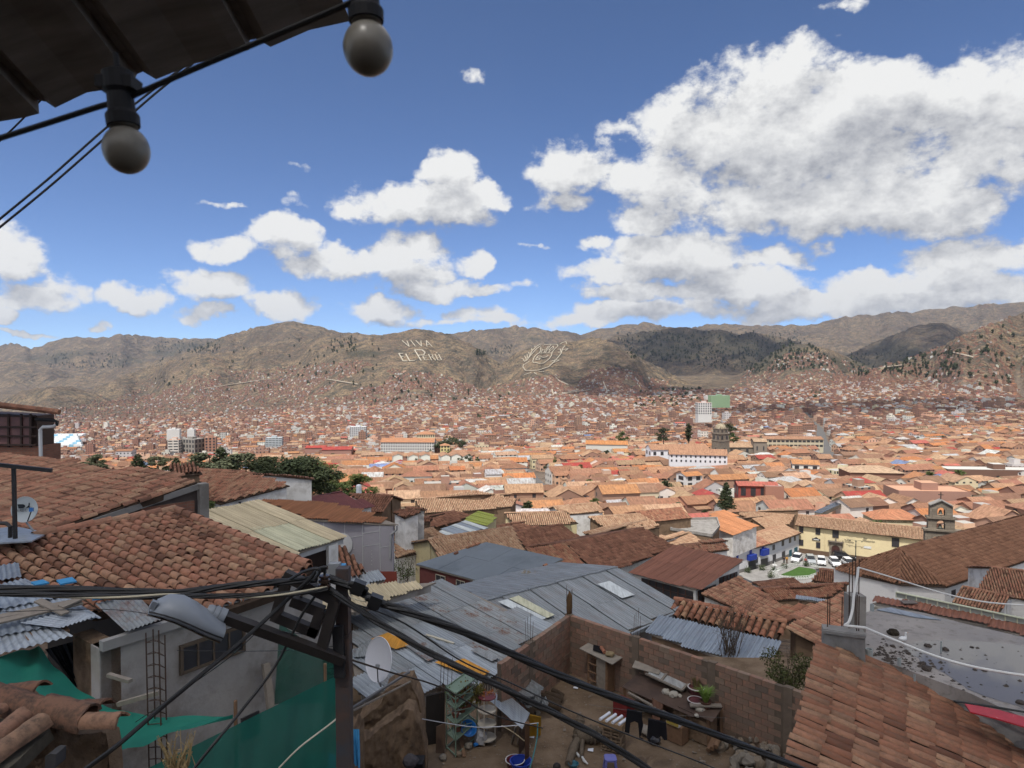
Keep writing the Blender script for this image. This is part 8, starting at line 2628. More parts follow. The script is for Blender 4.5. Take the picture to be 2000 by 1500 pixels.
landmark('brick_block','brick apartment block with white floor bands at the left edge',258,882,640,14,12,12,.3,1,(.36,.18,.13),(.5,.28,.18),3,4)
landmark('brick_block','tall brick block right of the unfinished concrete one',412,853,800,12,17,14,.3,1,(.36,.20,.14),(.4,.25,.18),5,3)
lm('the red market sheds','market_shed','wide bright red market shed roof left of the hotel',660,876,620,26,5,16,.1,0,(.35,.2,.16),(.42,.05,.05),0,0,pitch=.25)
landmark('market_shed','second bright red shed roof just left of the wide one',618,873,640,18,5,12,.1,0,(.35,.2,.16),(.45,.055,.05),0,0,pitch=.25)
landmark('market_shed','small vermilion shed roof before the red sheds',578,892,520,12,4,10,.1,2,(.35,.2,.16),(.50,.09,.05),0,0,pitch=.3)
landmark('glass_block','dark glazed block with white side walls left of the hotel',700,833,950,22,14,14,.1,1,(.62,.62,.62),(.5,.5,.5),5,8,wsize=(.7,.5))
lm('the white cloister','cloister','long white two-storey cloister with paired windows and a wide tiled roof',1362,885,345,28,4.8,11,-.2,0,(.64,.64,.66),(.42,.235,.145),2,12,wsize=(.34,.45),pitch=.42)
landmark('cloister','second white cloister wing running left under tiled roofs',1322,875,395,34,5,11,.10,0,(.70,.70,.72),(.42,.235,.145),1,8,wsize=(.4,.4),pitch=.42)
lm('the cream school','school','long cream school with two rows of windows on the right',1545,856,520,44,7,11,-.06,0,(.52,.46,.33),(.38,.21,.13),2,14,wsize=(.75,.45),pitch=.3)
lm('the brown warehouse','warehouse','long dark brown warehouse wall with a pale roof edge at the right',1945,914,330,50,7,12,-.10,1,(.17,.10,.075),(.50,.49,.45),1,10,wsize=(.25,.15))
lm('the pink wall hall','pink_hall','big hall with a bare pinkish plaster wall right of centre',1808,953,235,23,6,12,-.10,1,(.34,.20,.155),(.5,.29,.19),0,0)
lm('the maroon and white house','maroon_house','white house with a maroon side wall and an orange roof',1346,926,285,8,5.4,7,.35,0,(.68,.66,.64),(.50,.22,.09),2,2,pitch=.3)
landmark('red_house','long red walled house with a pink-red roof right of the conifer',1476,945,235,13,4.6,7,-.12,0,(.26,.07,.055),(.46,.13,.10),1,4,pitch=.25)
landmark('brick_wall_house','windowless brick house joined to the red walled one',1508,946,232,6,5.2,7,-.12,1,(.34,.17,.12),(.36,.3,.26),0,0)
landmark('orange_hall','long hall with a bright orange roof in the centre of the town',1185,866,500,30,5.5,11,-.16,0,(.6,.58,.52),(.55,.24,.09),0,0)
landmark('orange_roof_house','white house with a bright orange roof right of the cloisters',1572,904,330,12,5.0,8,-.3,0,(.7,.68,.62),(.52,.25,.11),1,3)
landmark('dome_hall','low hall with a pale bleached tile roof on the right',1700,918,300,22,4.2,14,-.12,2,(.26,.14,.10),(.56,.40,.27),0,0,pitch=.3)
def amor_house():
 p=P(1742,1008,190); t=lm('the orange hip-roofed inn','inn','inn with an orange hipped roof and dark lettering on its cream wall',1742,1007,190,12.5,5.0,7.5,-.1,2,(.56,.50,.33),(.50,.215,.12),0,0,pitch=.5)
 ca,sa=math.cos(-.1),math.sin(-.1)
 cu=bpy.data.curves.new('lettering','FONT'); cu.body='EL AMOR TODO LO CREE POSIBLE'; cu.size=.74; cu.align_x='CENTER'; cu.extrude=.01; cu.materials.append(simple('green_lettering',(.07,.09,.045),.9,.1))
 o=text_mesh(cu,t); o.location=(sa*3.8-.4,-ca*3.8,3.9); o.rotation_euler=(math.pi/2,0,-.1)
amor_house()
def church_tower():
 d=425.0; p=P(1407,881,d); sc=d/FPX; z0=p.z-8
 t=thing('church_tower',(p.x,p.y,z0),'dark stone church tower with arched belfry and pale ribbed dome','church tower')
 LANDMARKS.append(('the domed church tower',p.x,p.y)); KEEP.append((p.x,p.y,12))
 th=.42; u=Vector((math.cos(th),math.sin(th),0)); v=Vector((-u.y,u.x,0)); c=Vector((p.x,p.y,0))
 def zz(y):return P(1407,y,d).z
 def boxs(hw,y0,y1,nm,mat=STONE_W):
  MB().box(c+Z1*((zz(y0)+zz(y1))/2),u*hw,v*hw,Z1*((zz(y1)-zz(y0))/2)).build(nm,mat,t)
 W=15.2*sc*.78
 MB().box(c+Z1*((z0-6+zz(861))/2),u*W,v*W,Z1*((zz(861)-z0+6)/2)).build('shaft',STONE_W,t)
 boxs(W*1.06,861.2,859.5,'lower_cornice'); boxs(W*.95,859.5,847,'belfry'); boxs(W*1.05,847,845.6,'upper_cornice'); boxs(W*.86,845.6,837.5,'attic'); boxs(W*.92,837.5,836.6,'attic_cornice')
 dk=simple('dark_window',(.035,.035,.04))
 for n,s in ((-v,u),(-u,v),(v,u),(u,v)):
  for k in (-.5,.5):
   cc=c+n*(W*.95+.02)+s*(k*W*.95)+Z1*zz(854)
   m=MB(); hw,hh=W*.19,1.1
   m.prism([cc+s*x+Z1*z for x,z in ((-hw,-hh),(hw,-hh),(hw,hh*.6),(hw*.7,hh*1.1),(0,hh*1.35),(-hw*.7,hh*1.1),(-hw,hh*.6))],n*.05); m.build('belfry_arch',dk,t)
   MB().box(c+n*(W*.86+.03)+s*(k*W*.8)+Z1*zz(841.5),s*W*.12,n*.04,Z1*.7).build('attic_window',dk,t)
  MB().box(c+n*(W+.03)+Z1*zz(876),s*.5,n*.04,Z1*.8).build('shaft_window',dk,t)
  for k in (-1,1):
   MB().lathe(c+n*W*.82+s*k*W*.82+Z1*zz(836.6),[(.4,0),(.3,.5),(.4,.6),(.1,1.1),(0,1.3)],8).build('pinnacle',STONE_W,t)
 kd=NB('dome_tile'); geo=kd.N.new('ShaderNodeNewGeometry')
 kd.color(kd.ramp(kd.noise(.9,5,.6,vec=geo.outputs['Position']),[(.3,(.25,.2,.13)),(.7,(.48,.42,.30))])); kd.rough(.8,.2)
 m=MB(); R=W*.88; prof=[(R*math.cos(a),R*.98*math.sin(a)) for a in [math.pi/2*i/8 for i in range(9)]]
 m.lathe(c+Z1*zz(836.6),prof,24).build('dome',kd.m,t,smooth=True)
 for k in range(16):
  a=2*math.pi*k/16; pts=[c+Z1*(zz(836.6)+h*1.01)+Vector((math.cos(a)*r*1.01,math.sin(a)*r*1.01,0)) for r,h in prof]
  MB().tube(pts,.12,5).build('dome_rib',STONE_W,t)
 MB().lathe(c+Z1*(zz(836.6)+R*.95),[(.5,0),(.4,.8),(.1,1.2),(0,1.8)],8).build('lantern',STONE_W,t)
 t2=landmark('nave','stone church nave with buttresses and worn tile roof right of the tower',1446,871,440,30,5.5,12,-.02,0,(.22,.185,.145),(.46,.31,.20),1,6,wsize=(.3,.5),pitch=.35,cat='church')
 landmark('apse','tall stone apse at the right end of the church nave',1482,861,435,8,9.0,8,-.1,0,(.24,.20,.16),(.45,.32,.21),1,2,wsize=(.2,.3),cat='church')
church_tower()
def stadium():
 d=1150.0; t=thing('stadium',P(115,868,d),'white and sky blue stadium stand at the far left','stadium')
 p=P(115,868,d); LANDMARKS.append(('the white and blue stadium',p.x,p.y)); KEEP.append((p.x,p.y,40)); KEEP.append((p.x-30,p.y,40)); KEEP.append((p.x+30,p.y,30))
 wh=simple('stand_white',(.7,.72,.72),.7,.2,var=.05); bl=simple('stand_blue',(.25,.48,.62),.7,.2,var=.08)
 for r in range(6):
  y0=872-r*4
  a,b=P(70,y0,d+r*5),P(162-r*2,y0-1,d+r*5); n=11
  for k in range(n):
   q0,q1=a.lerp(b,k/n),a.lerp(b,(k+1)/n)
   MB().box((q0+q1)/2+Z1*(1.2 if (r+k)%2 else .9),(q1-q0)*.48,(0,2.3,0),Z1*(2.0)).build('seat_block',bl if (r*3+k)%4==0 else wh,t)
 MB().prism([P(70,850,d+25),P(160,849,d+25),P(160,852,d+25),P(70,853,d+25)],(0,12,1)).build('roof_edge',wh,t)
stadium()
def sunlit_flats():
 pl=Plane((1385,1017),130,(1460,1003),8,'cam')
 gable_house('house with two levels of orange-brown sheet roofing behind the shop row',(1400,1020),128,(1455,1006),9,'cam',[(1386,1005),(1412,996),(1480,1027),(1432,1046),(1398,1030)],white_w,'sheet',4.0,mats=[orange_sheet],sheet=(1.4,3.0),back=False,name='orange_sheet_house')
 p=[(1310,1035),(1338,1016),(1400,1014),(1405,1030),(1390,1048)]
 z=P(1350,1030,118).z
 pts=[PZ(x,y,z) for x,y in p]
 t=thing('concrete_house',pts[0]-Z1*5,'house with a stained bare concrete roof terrace among the tile roofs','house')
 MB().prism(pts,(0,0,-5)).build('walls',adobe_w,t)
 MB().prism([q+Z1*.004 for q in pts],(0,0,-.25)).build('roof_slab',concrete,t)
 for a,b in zip(pts,pts[1:]+pts[:1]):MB().bar(a+Z1*.2,b+Z1*.2,.2,.45).build('parapet',concrete,t)
 MB().lathe(PZ(1313,1030,z),[(0,0),(.55,0),(.55,1.1),(.4,1.3),(0,1.35)],14).build('water_tank',black_plastic,label='black water tank on the corner of the concrete terrace',cat='water tank')
 KEEP.append((pts[1].x,pts[1].y,9)); q=P(1430,1020,128); KEEP.append((q.x,q.y,9))
 rows=[
 ('pale tiled roof left of the concrete terrace',(1150,1010),105,(1250,1004),17,[(1150,1010),(1250,1004),(1290,1026),(1180,1030)],'pale'),
 ('reddish tiled roof with a skylight behind the dark roofs',(1240,1000),118,(1330,992),16,[(1240,1000),(1330,992),(1352,1012),(1262,1020)],'red'),
 ('brown tiled roof between the square and the big dark roof',(1270,1062),100,(1345,1040),16,[(1275,1050),(1345,1038),(1372,1058),(1330,1072)],'pale'),
 ('weathered tiled roof right of the lime green terrace',(1010,1002),100,(1100,1000),17,[(985,1004),(1100,999),(1130,1022),(1060,1026),(1005,1026)],'pale'),
 ('broad wavy pale tile roof behind the lime green terrace',(800,975),118,(1000,965),15,[(810,978),(930,958),(1010,975),(1000,990),(900,1000),(830,1002)],'pale'),
 ('tiled roof with an open adobe gable in the sunlit centre',(1080,990),110,(1165,982),18,[(1080,990),(1165,982),(1180,1000),(1100,1006)],'pale'),
 ('low tiled roof at the left below the tree clump',(700,1000),90,(770,1004),16,[(690,1002),(770,1004),(775,1016),(720,1014)],'dark'),
 ('tiled roof above the grey metal lean-to in the centre',(1180,1038),92,(1262,1016),15,[(1140,1042),(1200,1024),(1290,1030),(1258,1036),(1180,1050)],'pale'),
 ('narrow red tiled roof behind the pavilion',(1330,1066),88,(1420,1056),15,[(1322,1066),(1410,1052),(1424,1074),(1380,1080)],'near'),
 ('tiled roof behind the maroon-walled house',(960,1030),88,(1010,1022),15,[(950,1034),(1010,1020),(1060,1030),(1000,1044)],'dark'),
 ('sunlit tiled roof left of the convent roof',(1440,1000),182,(1560,998),17,[(1440,1003),(1545,990),(1556,1000),(1542,1024),(1500,1030)],'pale'),
 ('sunlit tiled roof behind the shop row',(1470,1010),176,(1530,1004),17,[(1468,1012),(1530,1004),(1540,1024),(1500,1036)],'pale'),
 ]
 for lab,A,d,B,pit,px,sty in rows:
  r=gable_house(lab,A,d,B,pit,'cam',px,random.choice((adobe_w,white_w,yellow_w)),sty,drop=5,tw=.30,tl=.55)
  c=sum(r[2],Vector())/len(r[2]); KEEP.append((c.x,c.y,7))
 t=thing('solar_array',P(1620,988,205),'long row of dark solar panels on the tile roof behind the convent','solar panels')
 pl=Plane((1588,1000),195,(1655,977),14,'right')
 a,b,c,e=P(1586,1001,195),P(1640,977,212),P(1654,979,211),P(1604,1003,194)
 pv=simple('solar_cell',(.035,.042,.055),.25,.5)
 for k in range(9):
  s0,s1=k/9+.006,(k+1)/9-.006
  MB().prism([a.lerp(b,s0),a.lerp(b,s1),e.lerp(c,s1),e.lerp(c,s0)],(0,0,.12)).build('panel',pv,t)
 MB().prism([a-Z1*1,b-Z1*1,c-Z1*1,e-Z1*1],(0,0,.9)).build('frame',STONE_W,t)
sunlit_flats()
for x,y,d,r in ((1500,1105,148,16),(1540,1100,150,18),(1590,1100,150,18),(1640,1100,150,18),(1700,1090,152,18),(1760,1080,150,18),(1600,1050,162,9),(1650,1050,160,9),(1700,1055,158,9),(1760,1060,152,9),(1800,1060,148,9),
    (1440,1100,140,14),(1520,1060,160,10),(1838,1060,112,9),(1620,990,200,8),(1419,985,172,6),(1470,1080,150,12),(1680,1130,130,14),(1560,1130,130,16),(1600,1140,120,14),(1640,1130,115,14)):
 keep_px(x,y,d,r)
def street(pts,w,lab):
 q=[P(x,y,d) for x,y,d in pts]
 V,F=[],[]
 out=[]
 for i in range(len(q)-1):
  n=max(2,int((q[i+1]-q[i]).length/12))
  for k in range(n):out.append(q[i].lerp(q[i+1],k/n))
 out.append(q[-1])
 for i,p in enumerate(out):
  dd=out[min(i+1,len(out)-1)]-out[max(i-1,0)]; dd.z=0; s=Vector((-dd.y,dd.x,0)).normalized()*w
  for sg in (-1,1):
   x,y=p.x+s.x*sg,p.y+s.y*sg; V.append((x,y,float(hills(np.array([x]),np.array([y]))[0])+.5))
 for i in range(len(out)-1):F.append((2*i,2*i+1,2*i+3,2*i+2))
 m=MB(); m.v,m.f,m.mi=V,F,[0]*len(F); m.build('street',simple('worn_asphalt',(.13,.125,.12),.95,.1,var=.2,scale=.3),kind='structure',label=lab)
 for a,b in zip(q[:-1],q[1:]):STREETS.append((a.x,a.y,b.x,b.y,w+2.5))
street([(1622,880,395),(1612,850,560),(1600,815,900),(1572,790,1350)],5,'straight avenue running away to the right hills')
street([(1078,960,262),(1050,935,310),(1024,912,390)],2.6,'narrow street between tiled houses in the centre')
# ------------------------------------------------------------------ writing and crest laid out in stone on the hills
def hill_lines(t,name,lines,s,ox,oy,width,mat):
 for ln in lines:
  pts=[]
  for (x0,y0),(x1,y1) in zip(ln[:-1],ln[1:]):
   n=max(2,int(math.hypot(x1-x0,y1-y0)/s/.7))
   for k in range(n):pts.append((x0+(x1-x0)*k/n,y0+(y1-y0)*k/n))
  pts.append(ln[-1])
  X=np.array([ox+p[0]/s for p in pts]); Y=np.array([oy+p[1]/s for p in pts])
  W=march_fast(X,Y,1500,5200)
  ok=np.isfinite(W[:,0])
  W=W[ok]
  if len(W)<2:continue
  md=np.median(W[:,1]); W=W[np.abs(W[:,1]-md)<400]
  if len(W)<2:continue
  MB().tube([Vector(p)+Vector((0,-4,3)) for p in W],width,6).build(name,mat,t)
pale=simple('pale_stones',(.46,.41,.32),.95,.1,var=.25,scale=.2)
hw=thing('hillside_writing',Vector(march_fast([822],[705],1500,5200)[0]),'huge hillside words VIVA EL PERU laid out in pale stones','hillside writing')
LET={'V':[[(340,350),(530,510)],[(470,360),(530,510)]],'I':[[(570,350),(690,500)]],'V2':[[(700,350),(850,500)],[(830,360),(850,500)]],'A':[[(970,350),(1130,515)],[(970,350),(990,510)],[(985,455),(1070,455)]],
 'E':[[(370,690),(260,690),(370,885),(470,885)],[(320,775),(380,770)]],'L':[[(440,705),(540,885),(660,880)]],'P':[[(840,880),(670,600),(860,600),(940,660),(910,730),(770,740)]],
 'E2':[[(980,755),(880,760),(930,860),(1060,860)],[(910,810),(980,805)]],'R':[[(1110,865),(1030,710),(1120,715),(1150,770),(1075,790)],[(1130,790),(1220,870)]],'U':[[(1200,710),(1280,865),(1370,860),(1290,710)],[(1240,665),(1255,690)]]}
for k,l in LET.items():hill_lines(hw,'letter',l,13.33,760,640,3.0 if k in 'PEL' else 2.1,pale)
cr=thing('hillside_crest',Vector(march_fast([1060],[700],1500,5200)[0]),'huge coat of arms laid out in pale stones on the hill','hillside crest')
CREST=[[(870,370),(920,350),(1070,345),(1250,340),(1280,370),(1270,400),(1180,480),(1120,560),(1100,650),(1040,740),(960,810),(870,870),(770,880),(690,855),(590,850),(580,800),(620,700),(680,630),(760,580),(800,520),(805,420)],
 [(790,590),(1120,580)],[(920,580),(1110,320)],[(1020,575),(1070,500),(1030,490),(1150,390),(1160,440),(1100,495)],[(810,575),(850,490),(950,490),(1010,390)],[(890,575),(920,510)],
 [(670,770),(670,740),(720,670),(790,670),(860,710),(960,690),(1005,655)],[(670,770),(760,775),(790,720)],[(700,720),(770,740)],[(350,820),(450,740),(560,520),(700,390),(780,340),(870,325)],[(400,800),(560,600),(700,450),(800,380)],
 [(350,820),(300,740),(260,750)],[(400,760),(355,665)],[(430,720),(420,620)],[(480,620),(465,560)],[(560,510),(545,460)],[(640,430),(640,390)],
 [(330,900),(300,970),(380,1070),(560,1080),(750,1060),(900,1010),(1020,970),(1120,880),(1270,720),(1380,580),(1400,480),(1470,380)],[(340,1190),(540,1130)],[(620,1130),(690,1180)],[(750,1110),(890,1105)],[(1080,820),(1200,780),(1320,780),(1200,840),(1110,860)],
 [(1270,480),(1350,470),(1370,560),(1280,560)],[(1400,500),(1560,460),(1480,530)],[(1340,340),(1400,290),(1510,265),(1520,330)],[(1060,300),(1120,250),(1210,260),(1170,300)],[(350,900),(480,820)]]
hill_lines(cr,'stone_line',CREST,14.29,1000,650,1.9,pale)
rd=thing('hillside_road',Vector(march_fast([1130],[770],1200,5200)[0]),'pale zigzag dirt roads climbing below the crest hill','road',kind='structure')
hill_lines(rd,'road_band',[[(1092,773),(1120,767),(1158,762)],[(1100,770),(1130,762)],[(1178,747),(1182,757),(1185,765)],[(1082,735),(1092,745),(1110,753)],[(1078,762),(1082,775)],[(640,742),(700,752)],[(880,770),(870,800),(850,815)],[(400,760),(520,742)],[(1700,722),(1760,715)],[(1860,690),(1900,700)]],1.0,0,0,2.6,simple('pale_dirt',(.42,.36,.28),.95,.1))
# ------------------------------------------------------------------ trees
def leaf_mat(name,c,var=.4):
 if name in MATS:return MATS[name]
 k=NB(name); r=k.attr('tint',2)
 col=k.ramp(r,[(0,[v*(1-var) for v in c]),(.6,c),(1,[v*(1+var) for v in c])])
 ob=k.rand(); col=k.mix(k.math('MULTIPLY',ob,.35),col,(c[0]*1.3,c[1]*.95,c[2]*.7))
 k.color(col); k.rough(.8,.2); MATS[name]=k.m
 return k.m
LEAF_DARK=leaf_mat('dark_needle',(.048,.062,.030)); LEAF_EUC=leaf_mat('eucalyptus_leaf',(.085,.100,.060)); LEAF_GRN=leaf_mat('green_leaf',(.085,.115,.040)); LEAF_DRY=leaf_mat('dry_leaf',(.12,.09,.055))
bark=simple('bark',(.085,.065,.05),.95,.1,var=.3)
def leaf_cloud(cl,n,size,mat,seed,name='crown'):
 r=np.random.default_rng(seed); w=np.array([c[3]*c[4]*c[5] for c in cl])**.7; w /= w.sum()
 idx=r.choice(len(cl),n,p=w); C=np.array(cl)[idx]
 d=r.normal(size=(n,3)); d /= np.linalg.norm(d,axis=1)[:,None]
 rad=r.uniform(.25,1,n)**.6
 p=C[:,:3]+d*C[:,3:]*rad[:,None]
 a=r.normal(size=(n,3)); a /= np.linalg.norm(a,axis=1)[:,None]
 b=np.cross(a,r.normal(size=(n,3))); b /= np.linalg.norm(b,axis=1)[:,None]
 s=size*r.uniform(.6,1.4,n)[:,None]
 V=np.stack([p-a*s,p-b*s*.6,p+a*s,p+b*s*.6],1).reshape(-1,3)
 F=np.arange(n*4).reshape(-1,4)
 return np_mesh(name,V,F,[mat],attrs={'tint':np.repeat(r.uniform(0,1,n),4)})
def proto(kind,seed,n,size):
 r=random.Random(seed); cl=[]
 if kind=='pine':
  for k in range(26):
   z=.12+.86*k/26; w=.26*(1-z)**.75+.02; a=r.uniform(0,6.28)
   for q in range(3):
    aa=a+q*2.1+r.uniform(-.4,.4); cl.append((math.cos(aa)*w*.6,math.sin(aa)*w*.6,z+r.uniform(-.02,.02),w*.55,w*.55,.03))
  mat=LEAF_DARK
 elif kind=='cypress':
  for k in range(16):
   z=.08+.9*k/16; w=.16*math.sin(math.pi*min(1,(1-z)*.9+.08))+.02; a=r.uniform(0,6.28)
   cl.append((math.cos(a)*w*.35,math.sin(a)*w*.35,z,w*.8,w*.8,.06))
  mat=LEAF_DARK
 elif kind=='euc':
  for k in range(15):
   z=r.uniform(.35,.95); w=.24*math.sin(math.pi*(z-.2)/.85); a=r.uniform(0,6.28)
   cl.append((math.cos(a)*w,math.sin(a)*w,z,r.uniform(.07,.13),r.uniform(.07,.13),r.uniform(.05,.10)))
  mat=LEAF_EUC
 else:
  for k in range(18):
   z=r.uniform(.25,.9); w=.36*math.sin(math.pi*(z-.05)/.95); a=r.uniform(0,6.28); w *= r.uniform(.3,1)
   cl.append((math.cos(a)*w,math.sin(a)*w,z,r.uniform(.10,.18),r.uniform(.10,.18),r.uniform(.07,.13)))
  mat=LEAF_GRN if kind=='broad' else (LEAF_DARK if kind=='dark' else LEAF_DRY)
 crown=leaf_cloud(cl,n,size,mat,seed)
 m=MB(); m.tube([(0,0,-.05),(.005,.0,.3),(.0,.01,.6),(0,0,.85)],.02,6,radii=[.026,.020,.012,.004])
 for k in range(6):
  c=cl[r.randrange(len(cl))]; z0=max(.15,c[2]-.18); m.tube([(0,0,z0),(c[0]*.6,c[1]*.6,(z0+c[2])/2+.02),(c[0],c[1],c[2])],.006,5,radii=[.009,.006,.003])
 me=bpy.data.meshes.new('trunk'); me.from_pydata(m.v,[],m.f); me.materials.append(bark)
 return crown,me
PRO={}
def get_proto(kind,var,n,size):
 k=(kind,var,n)
 if k not in PRO:PRO[k]=proto(kind,var*13+len(kind),n,size)
 return PRO[k]
def tree(kind,base,h,lab,var=0,n=1400,size=.03,wide=1.0,grp=None,name=None):
 cr,tr=get_proto(kind,var,n,size)
 t=thing(name or {'pine':'conifer','cypress':'cypress','euc':'eucalyptus','broad':'tree','dark':'tree','dry':'bare_tree'}[kind],base,lab,'tree',grp)
 for nm,me in (('crown',cr),('trunk',tr)):
  o=newobj(nm,me,t); o.scale=(h*wide,h*wide,h); o.rotation_euler=(0,0,random.uniform(0,6.28))
 return t
def tree_px(kind,x,ytop,ybase,d,lab,**k):
 b=P(x,ybase,d); tp=P(x,ytop,d); return tree(kind,b,(tp-b).length,lab,**k)
clump=[('dark',520,888,975,88,1.2,'broad dark tree in the middle of the clump behind the left roofs'),('dark',560,893,985,86,1.15,'dark spreading tree right of the middle of the left clump'),('euc',410,880,960,105,1.5,'grey-green tree at the left of the clump'),
 ('pine',432,872,960,110,1.3,'tall pointed conifer at the left of the clump'),('euc',466,886,970,100,1.5,'bushy olive tree beside the tall conifer'),('dark',600,888,975,92,1.2,'dark tree near the right end of the clump'),
 ('broad',626,898,962,100,1.4,'greener tree at the right end of the clump'),('dark',490,900,985,80,1.5,'low dark tree before the middle of the clump'),('dark',545,925,1000,74,1.6,'lowest dark tree at the foot of the clump'),
 ('broad',655,938,970,96,1.6,'small green tree right of the clump'),('pine',270,885,935,120,1.2,'lone dark conifer above the left tile roof'),('euc',190,890,940,125,1.3,'grey-green tree at the far left above the tile roof'),
 ('pine',186,892,935,128,1.2,'small conifer at the far left above the tile roof'),('euc',310,890,935,122,1.4,'bushy tree between the left conifers'),('pine',345,892,935,118,1.3,'conifer left of the bushy clump'),('broad',695,925,975,105,1.5,'green tree beside the white water tank'),
 ('broad',415,978,1006,40,1.2,'dark green bush beside the concrete column'),('broad',1114,905,935,345,1.6,'round green tree in the middle of the town'),('pine',1418,940,992,170,1.35,'layered dark conifer standing alone among the tiled roofs'),
 ('dark',875,852,888,640,1.9,'broad dark tree right of the long hotel'),('dark',900,858,890,600,1.2,'dark conical tree right of the yellow cube house'),('broad',884,872,890,590,1.6,'lighter round tree before the dark hotel tree'),
 ('cypress',1345,826,858,480,1.3,'dark cypress left of the domed tower'),('dark',1425,826,850,520,1.6,'dark tree right of the domed tower'),('broad',1433,846,860,470,1.6,'low green tree by the church nave'),('broad',1590,908,918,330,2.4,'dark round bush by the white roofs on the right'),
 ('broad',745,922,942,300,1.9,'bright green tree among the orange roofs left of centre'),('broad',1215,842,862,560,1.5,'green tree in the centre of the town'),('dark',1296,834,862,520,1.3,'dark cypress-like tree in the centre'),('broad',1160,970,985,140,1.5,'pale green shrub by the white shed roof')]
for k,(kind,x,y0,y1,d,w,lab) in enumerate(clump):
 tree_px(kind,x,y0,y1+6,d,lab,var=k%4,n=5200 if d<175 else 1500,size=.019 if d<175 else .03,wide=w*(1.35 if d<130 else .9),grp='trees in and before the town')
def bush(name,c,r,n,mat,lab,seed,size=.05,stems=0,hgt=1.0):
 t=thing(name,c,lab,'bush'); rg=random.Random(seed)
 cl=[(c.x+rg.gauss(0,r*.4),c.y+rg.gauss(0,r*.4),c.z+rg.uniform(.2,1.0)*r*hgt,r*.4,r*.4,r*.32) for _ in range(12)]
 off=worldloc(t)
 if n:
  me=leaf_cloud([(a-off.x,b-off.y,z-off.z,x,y,w) for a,b,z,x,y,w in cl],n,size,mat,seed,'foliage'); newobj('foliage',me,t)
 m=MB()
 for k in range(stems or 8):
  a=rg.uniform(0,6.28); l=r*rg.uniform(.8,1.5)*hgt; p=c+Vector((rg.gauss(0,r*.15),rg.gauss(0,r*.15),0)); q=p+Vector((math.cos(a)*l*.35,math.sin(a)*l*.35,l))
  mid=p.lerp(q,.5)+Vector((rg.gauss(0,.05),rg.gauss(0,.05),0)); m.tube([p,mid,q],.01,4,radii=[.014,.009,.003])
  for b in range(5 if stems else 1):
   s=rg.uniform(.35,.95); o=p.lerp(q,s); e=o+Vector((rg.gauss(0,.18),rg.gauss(0,.18),rg.uniform(.05,.3)))*r*.8; m.tube([o,e],.004,3,radii=[.006,.002])
 m.build('stems',simple('straw',(.30,.22,.11),.9,.1) if 'grass' in name else bark,t)
bush('bare_bush',PZ(1435,1300,-12.0)+Vector((0,.6,.2)),1.1,350,LEAF_DRY,'leafless grey bush behind the block wall',3,.02,46,1.5)
bush('green_bush',P(1538,1345,21.5)-Z1*.2,1.0,4200,leaf_mat('olive_leaf',(.065,.075,.028)),'dense olive green bush at the right end of the block wall',5,.035,10,1.05)
bush('vine',P(790,1138,38),.8,700,LEAF_GRN,'straggling green vine left of the maroon-walled house',8,.04,16,1.5)
bush('flowering_bush',P(934,1362,20.9)-Z1*.2,.4,500,leaf_mat('yellowish_leaf',(.15,.13,.03)),'yellowish bush behind the green shelf',9,.03,10,1.6)
bush('dry_grass_tuft',P(1030,1140,37.5),.7,0,LEAF_DRY,'tuft of dry golden grass at the edge of the grey roof',12,.03,60,.7)
bush('dry_grass_tuft',P(345,1515,8.2)-Z1*.1,.22,0,LEAF_DRY,'dry grass stalks at the bottom before the green fence',15,.03,40,1.8)
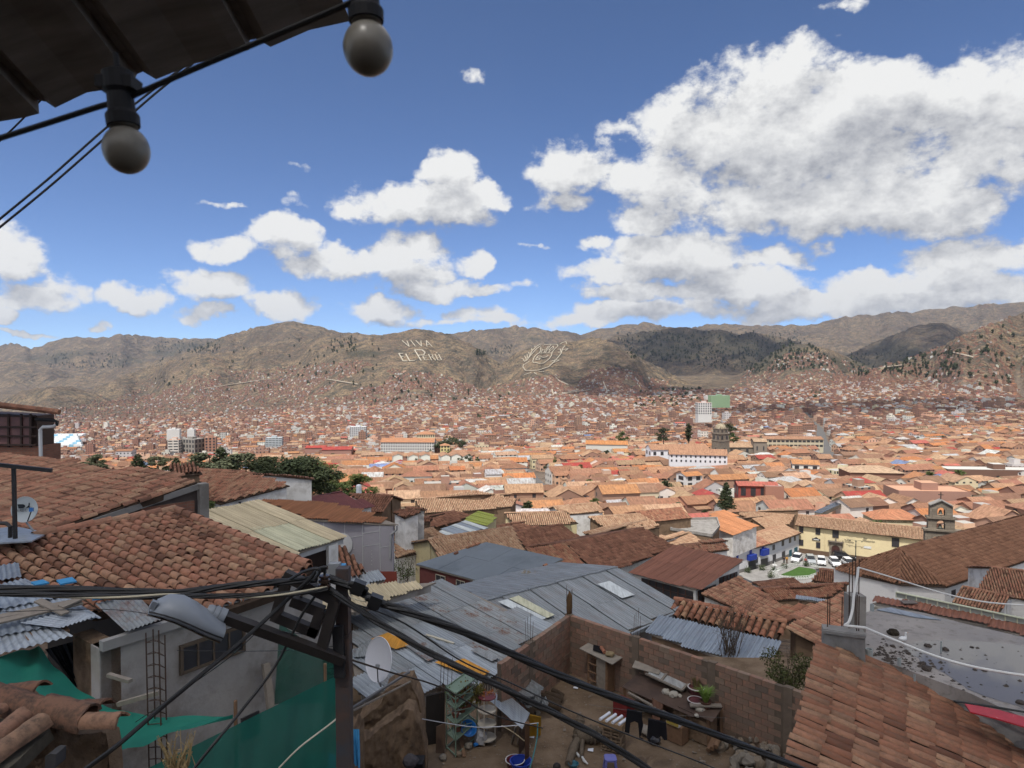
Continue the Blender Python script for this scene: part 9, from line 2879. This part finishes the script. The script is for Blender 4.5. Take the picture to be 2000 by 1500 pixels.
def hill_trees():
 rg=np.random.default_rng(21)
 zones=[([(300,700),(560,660),(700,660),(760,690),(700,760),(500,770),(300,760)],80),([(640,665),(700,665),(700,690),(640,690)],40),([(700,735),(900,735),(950,800),(700,800)],55),([(930,790),(1000,770),(1010,830),(930,835)],60),
   ([(1240,768),(1370,760),(1380,800),(1240,805)],170),([(1530,765),(1620,755),(1620,785),(1530,790)],60),([(1200,650),(1560,650),(1640,715),(1480,730),(1230,700)],700),([(1660,690),(1900,690),(1850,740),(1660,735)],160),
   ([(1700,720),(2000,620),(2000,760),(1720,770)],70),([(930,685),(1000,672),(1000,690),(930,696)],50),([(300,668),(430,664),(430,690),(300,690)],120),([(90,690),(250,690),(250,720),(90,720)],100)]
 Vs,Fs,Ts=[],[],[]; n0=0
 for poly,n in zones:
  X,Y=sample_px(poly,n); W=march_fast(X,Y,1000,9800)
  for p in W:
   if not np.isfinite(p[0]):continue
   h=rg.uniform(7,15)*(1+p[1]/9000)
   m=34; d=rg.normal(size=(m,3)); d /= np.linalg.norm(d,axis=1)[:,None]
   c=p+np.array([0,0,h*.5])+d*np.array([h*.26,h*.26,h*.5])*rg.uniform(.4,1,m)[:,None]
   a=rg.normal(size=(m,3))*h*.10; b=rg.normal(size=(m,3))*h*.10
   Vs.append(np.stack([c-a,c-b,c+a,c+b],1).reshape(-1,3)); Fs.append(np.arange(m*4).reshape(-1,4)+n0); n0+=m*4; Ts.append(rg.uniform(0,1,m*4))
 me=np_mesh('hill_trees',np.concatenate(Vs),np.concatenate(Fs),[LEAF_DARK],attrs={'tint':np.concatenate(Ts)})
 newobj('hill_trees',me,label='dark trees dotted over the far hillsides',cat='trees',kind='stuff')
hill_trees()
build_town()
build_hill_houses()
def town_trees():
 rg=random.Random(31); k=0; tt=[]
 for (x,y,z) in sorted(TREE_SPOTS,key=lambda q:q[1]):
  if k>=280 or y>1900:break
  if not free_at(x,y,3):continue
  kind=rg.choice(('broad','broad','dark','pine','euc','cypress')); h=rg.uniform(4,7.5) if y<700 else rg.uniform(6,11)
  w={'broad':'round green tree','dark':'dark bushy tree','pine':'dark conifer','euc':'grey-green tree','cypress':'slim cypress'}[kind]
  tt.append(tree(kind,Vector((x,y,z)),h,w+' between houses, '+place_phrase(x,y,0),rg.randrange(3),420 if y>300 else 900,.05,rg.uniform(1.0,1.5),'trees between the town houses')); k+=1
 tell_apart(tt,lambda o:o.location.y,'nearest')
town_trees()
# ------------------------------------------------------------------ thin air between the viewer and the hills
def haze():
 m=MB(); m.abox(-31000,31000,-31000,14000,-420,1000)
 k=bpy.data.materials.new('air'); k.use_nodes=True; nt=k.node_tree; nt.nodes.clear()
 o=nt.nodes.new('ShaderNodeOutputMaterial'); v=nt.nodes.new('ShaderNodeVolumePrincipled')
 v.inputs['Color'].default_value=(.62,.72,.90,1); v.inputs['Density'].default_value=HAZE; v.inputs['Anisotropy'].default_value=.2
 nt.links.new(v.outputs[0],o.inputs['Volume'])
 m.build('haze',k,kind='stuff',label='thin bluish haze filling the valley air')
HAZE=0.00003
haze()
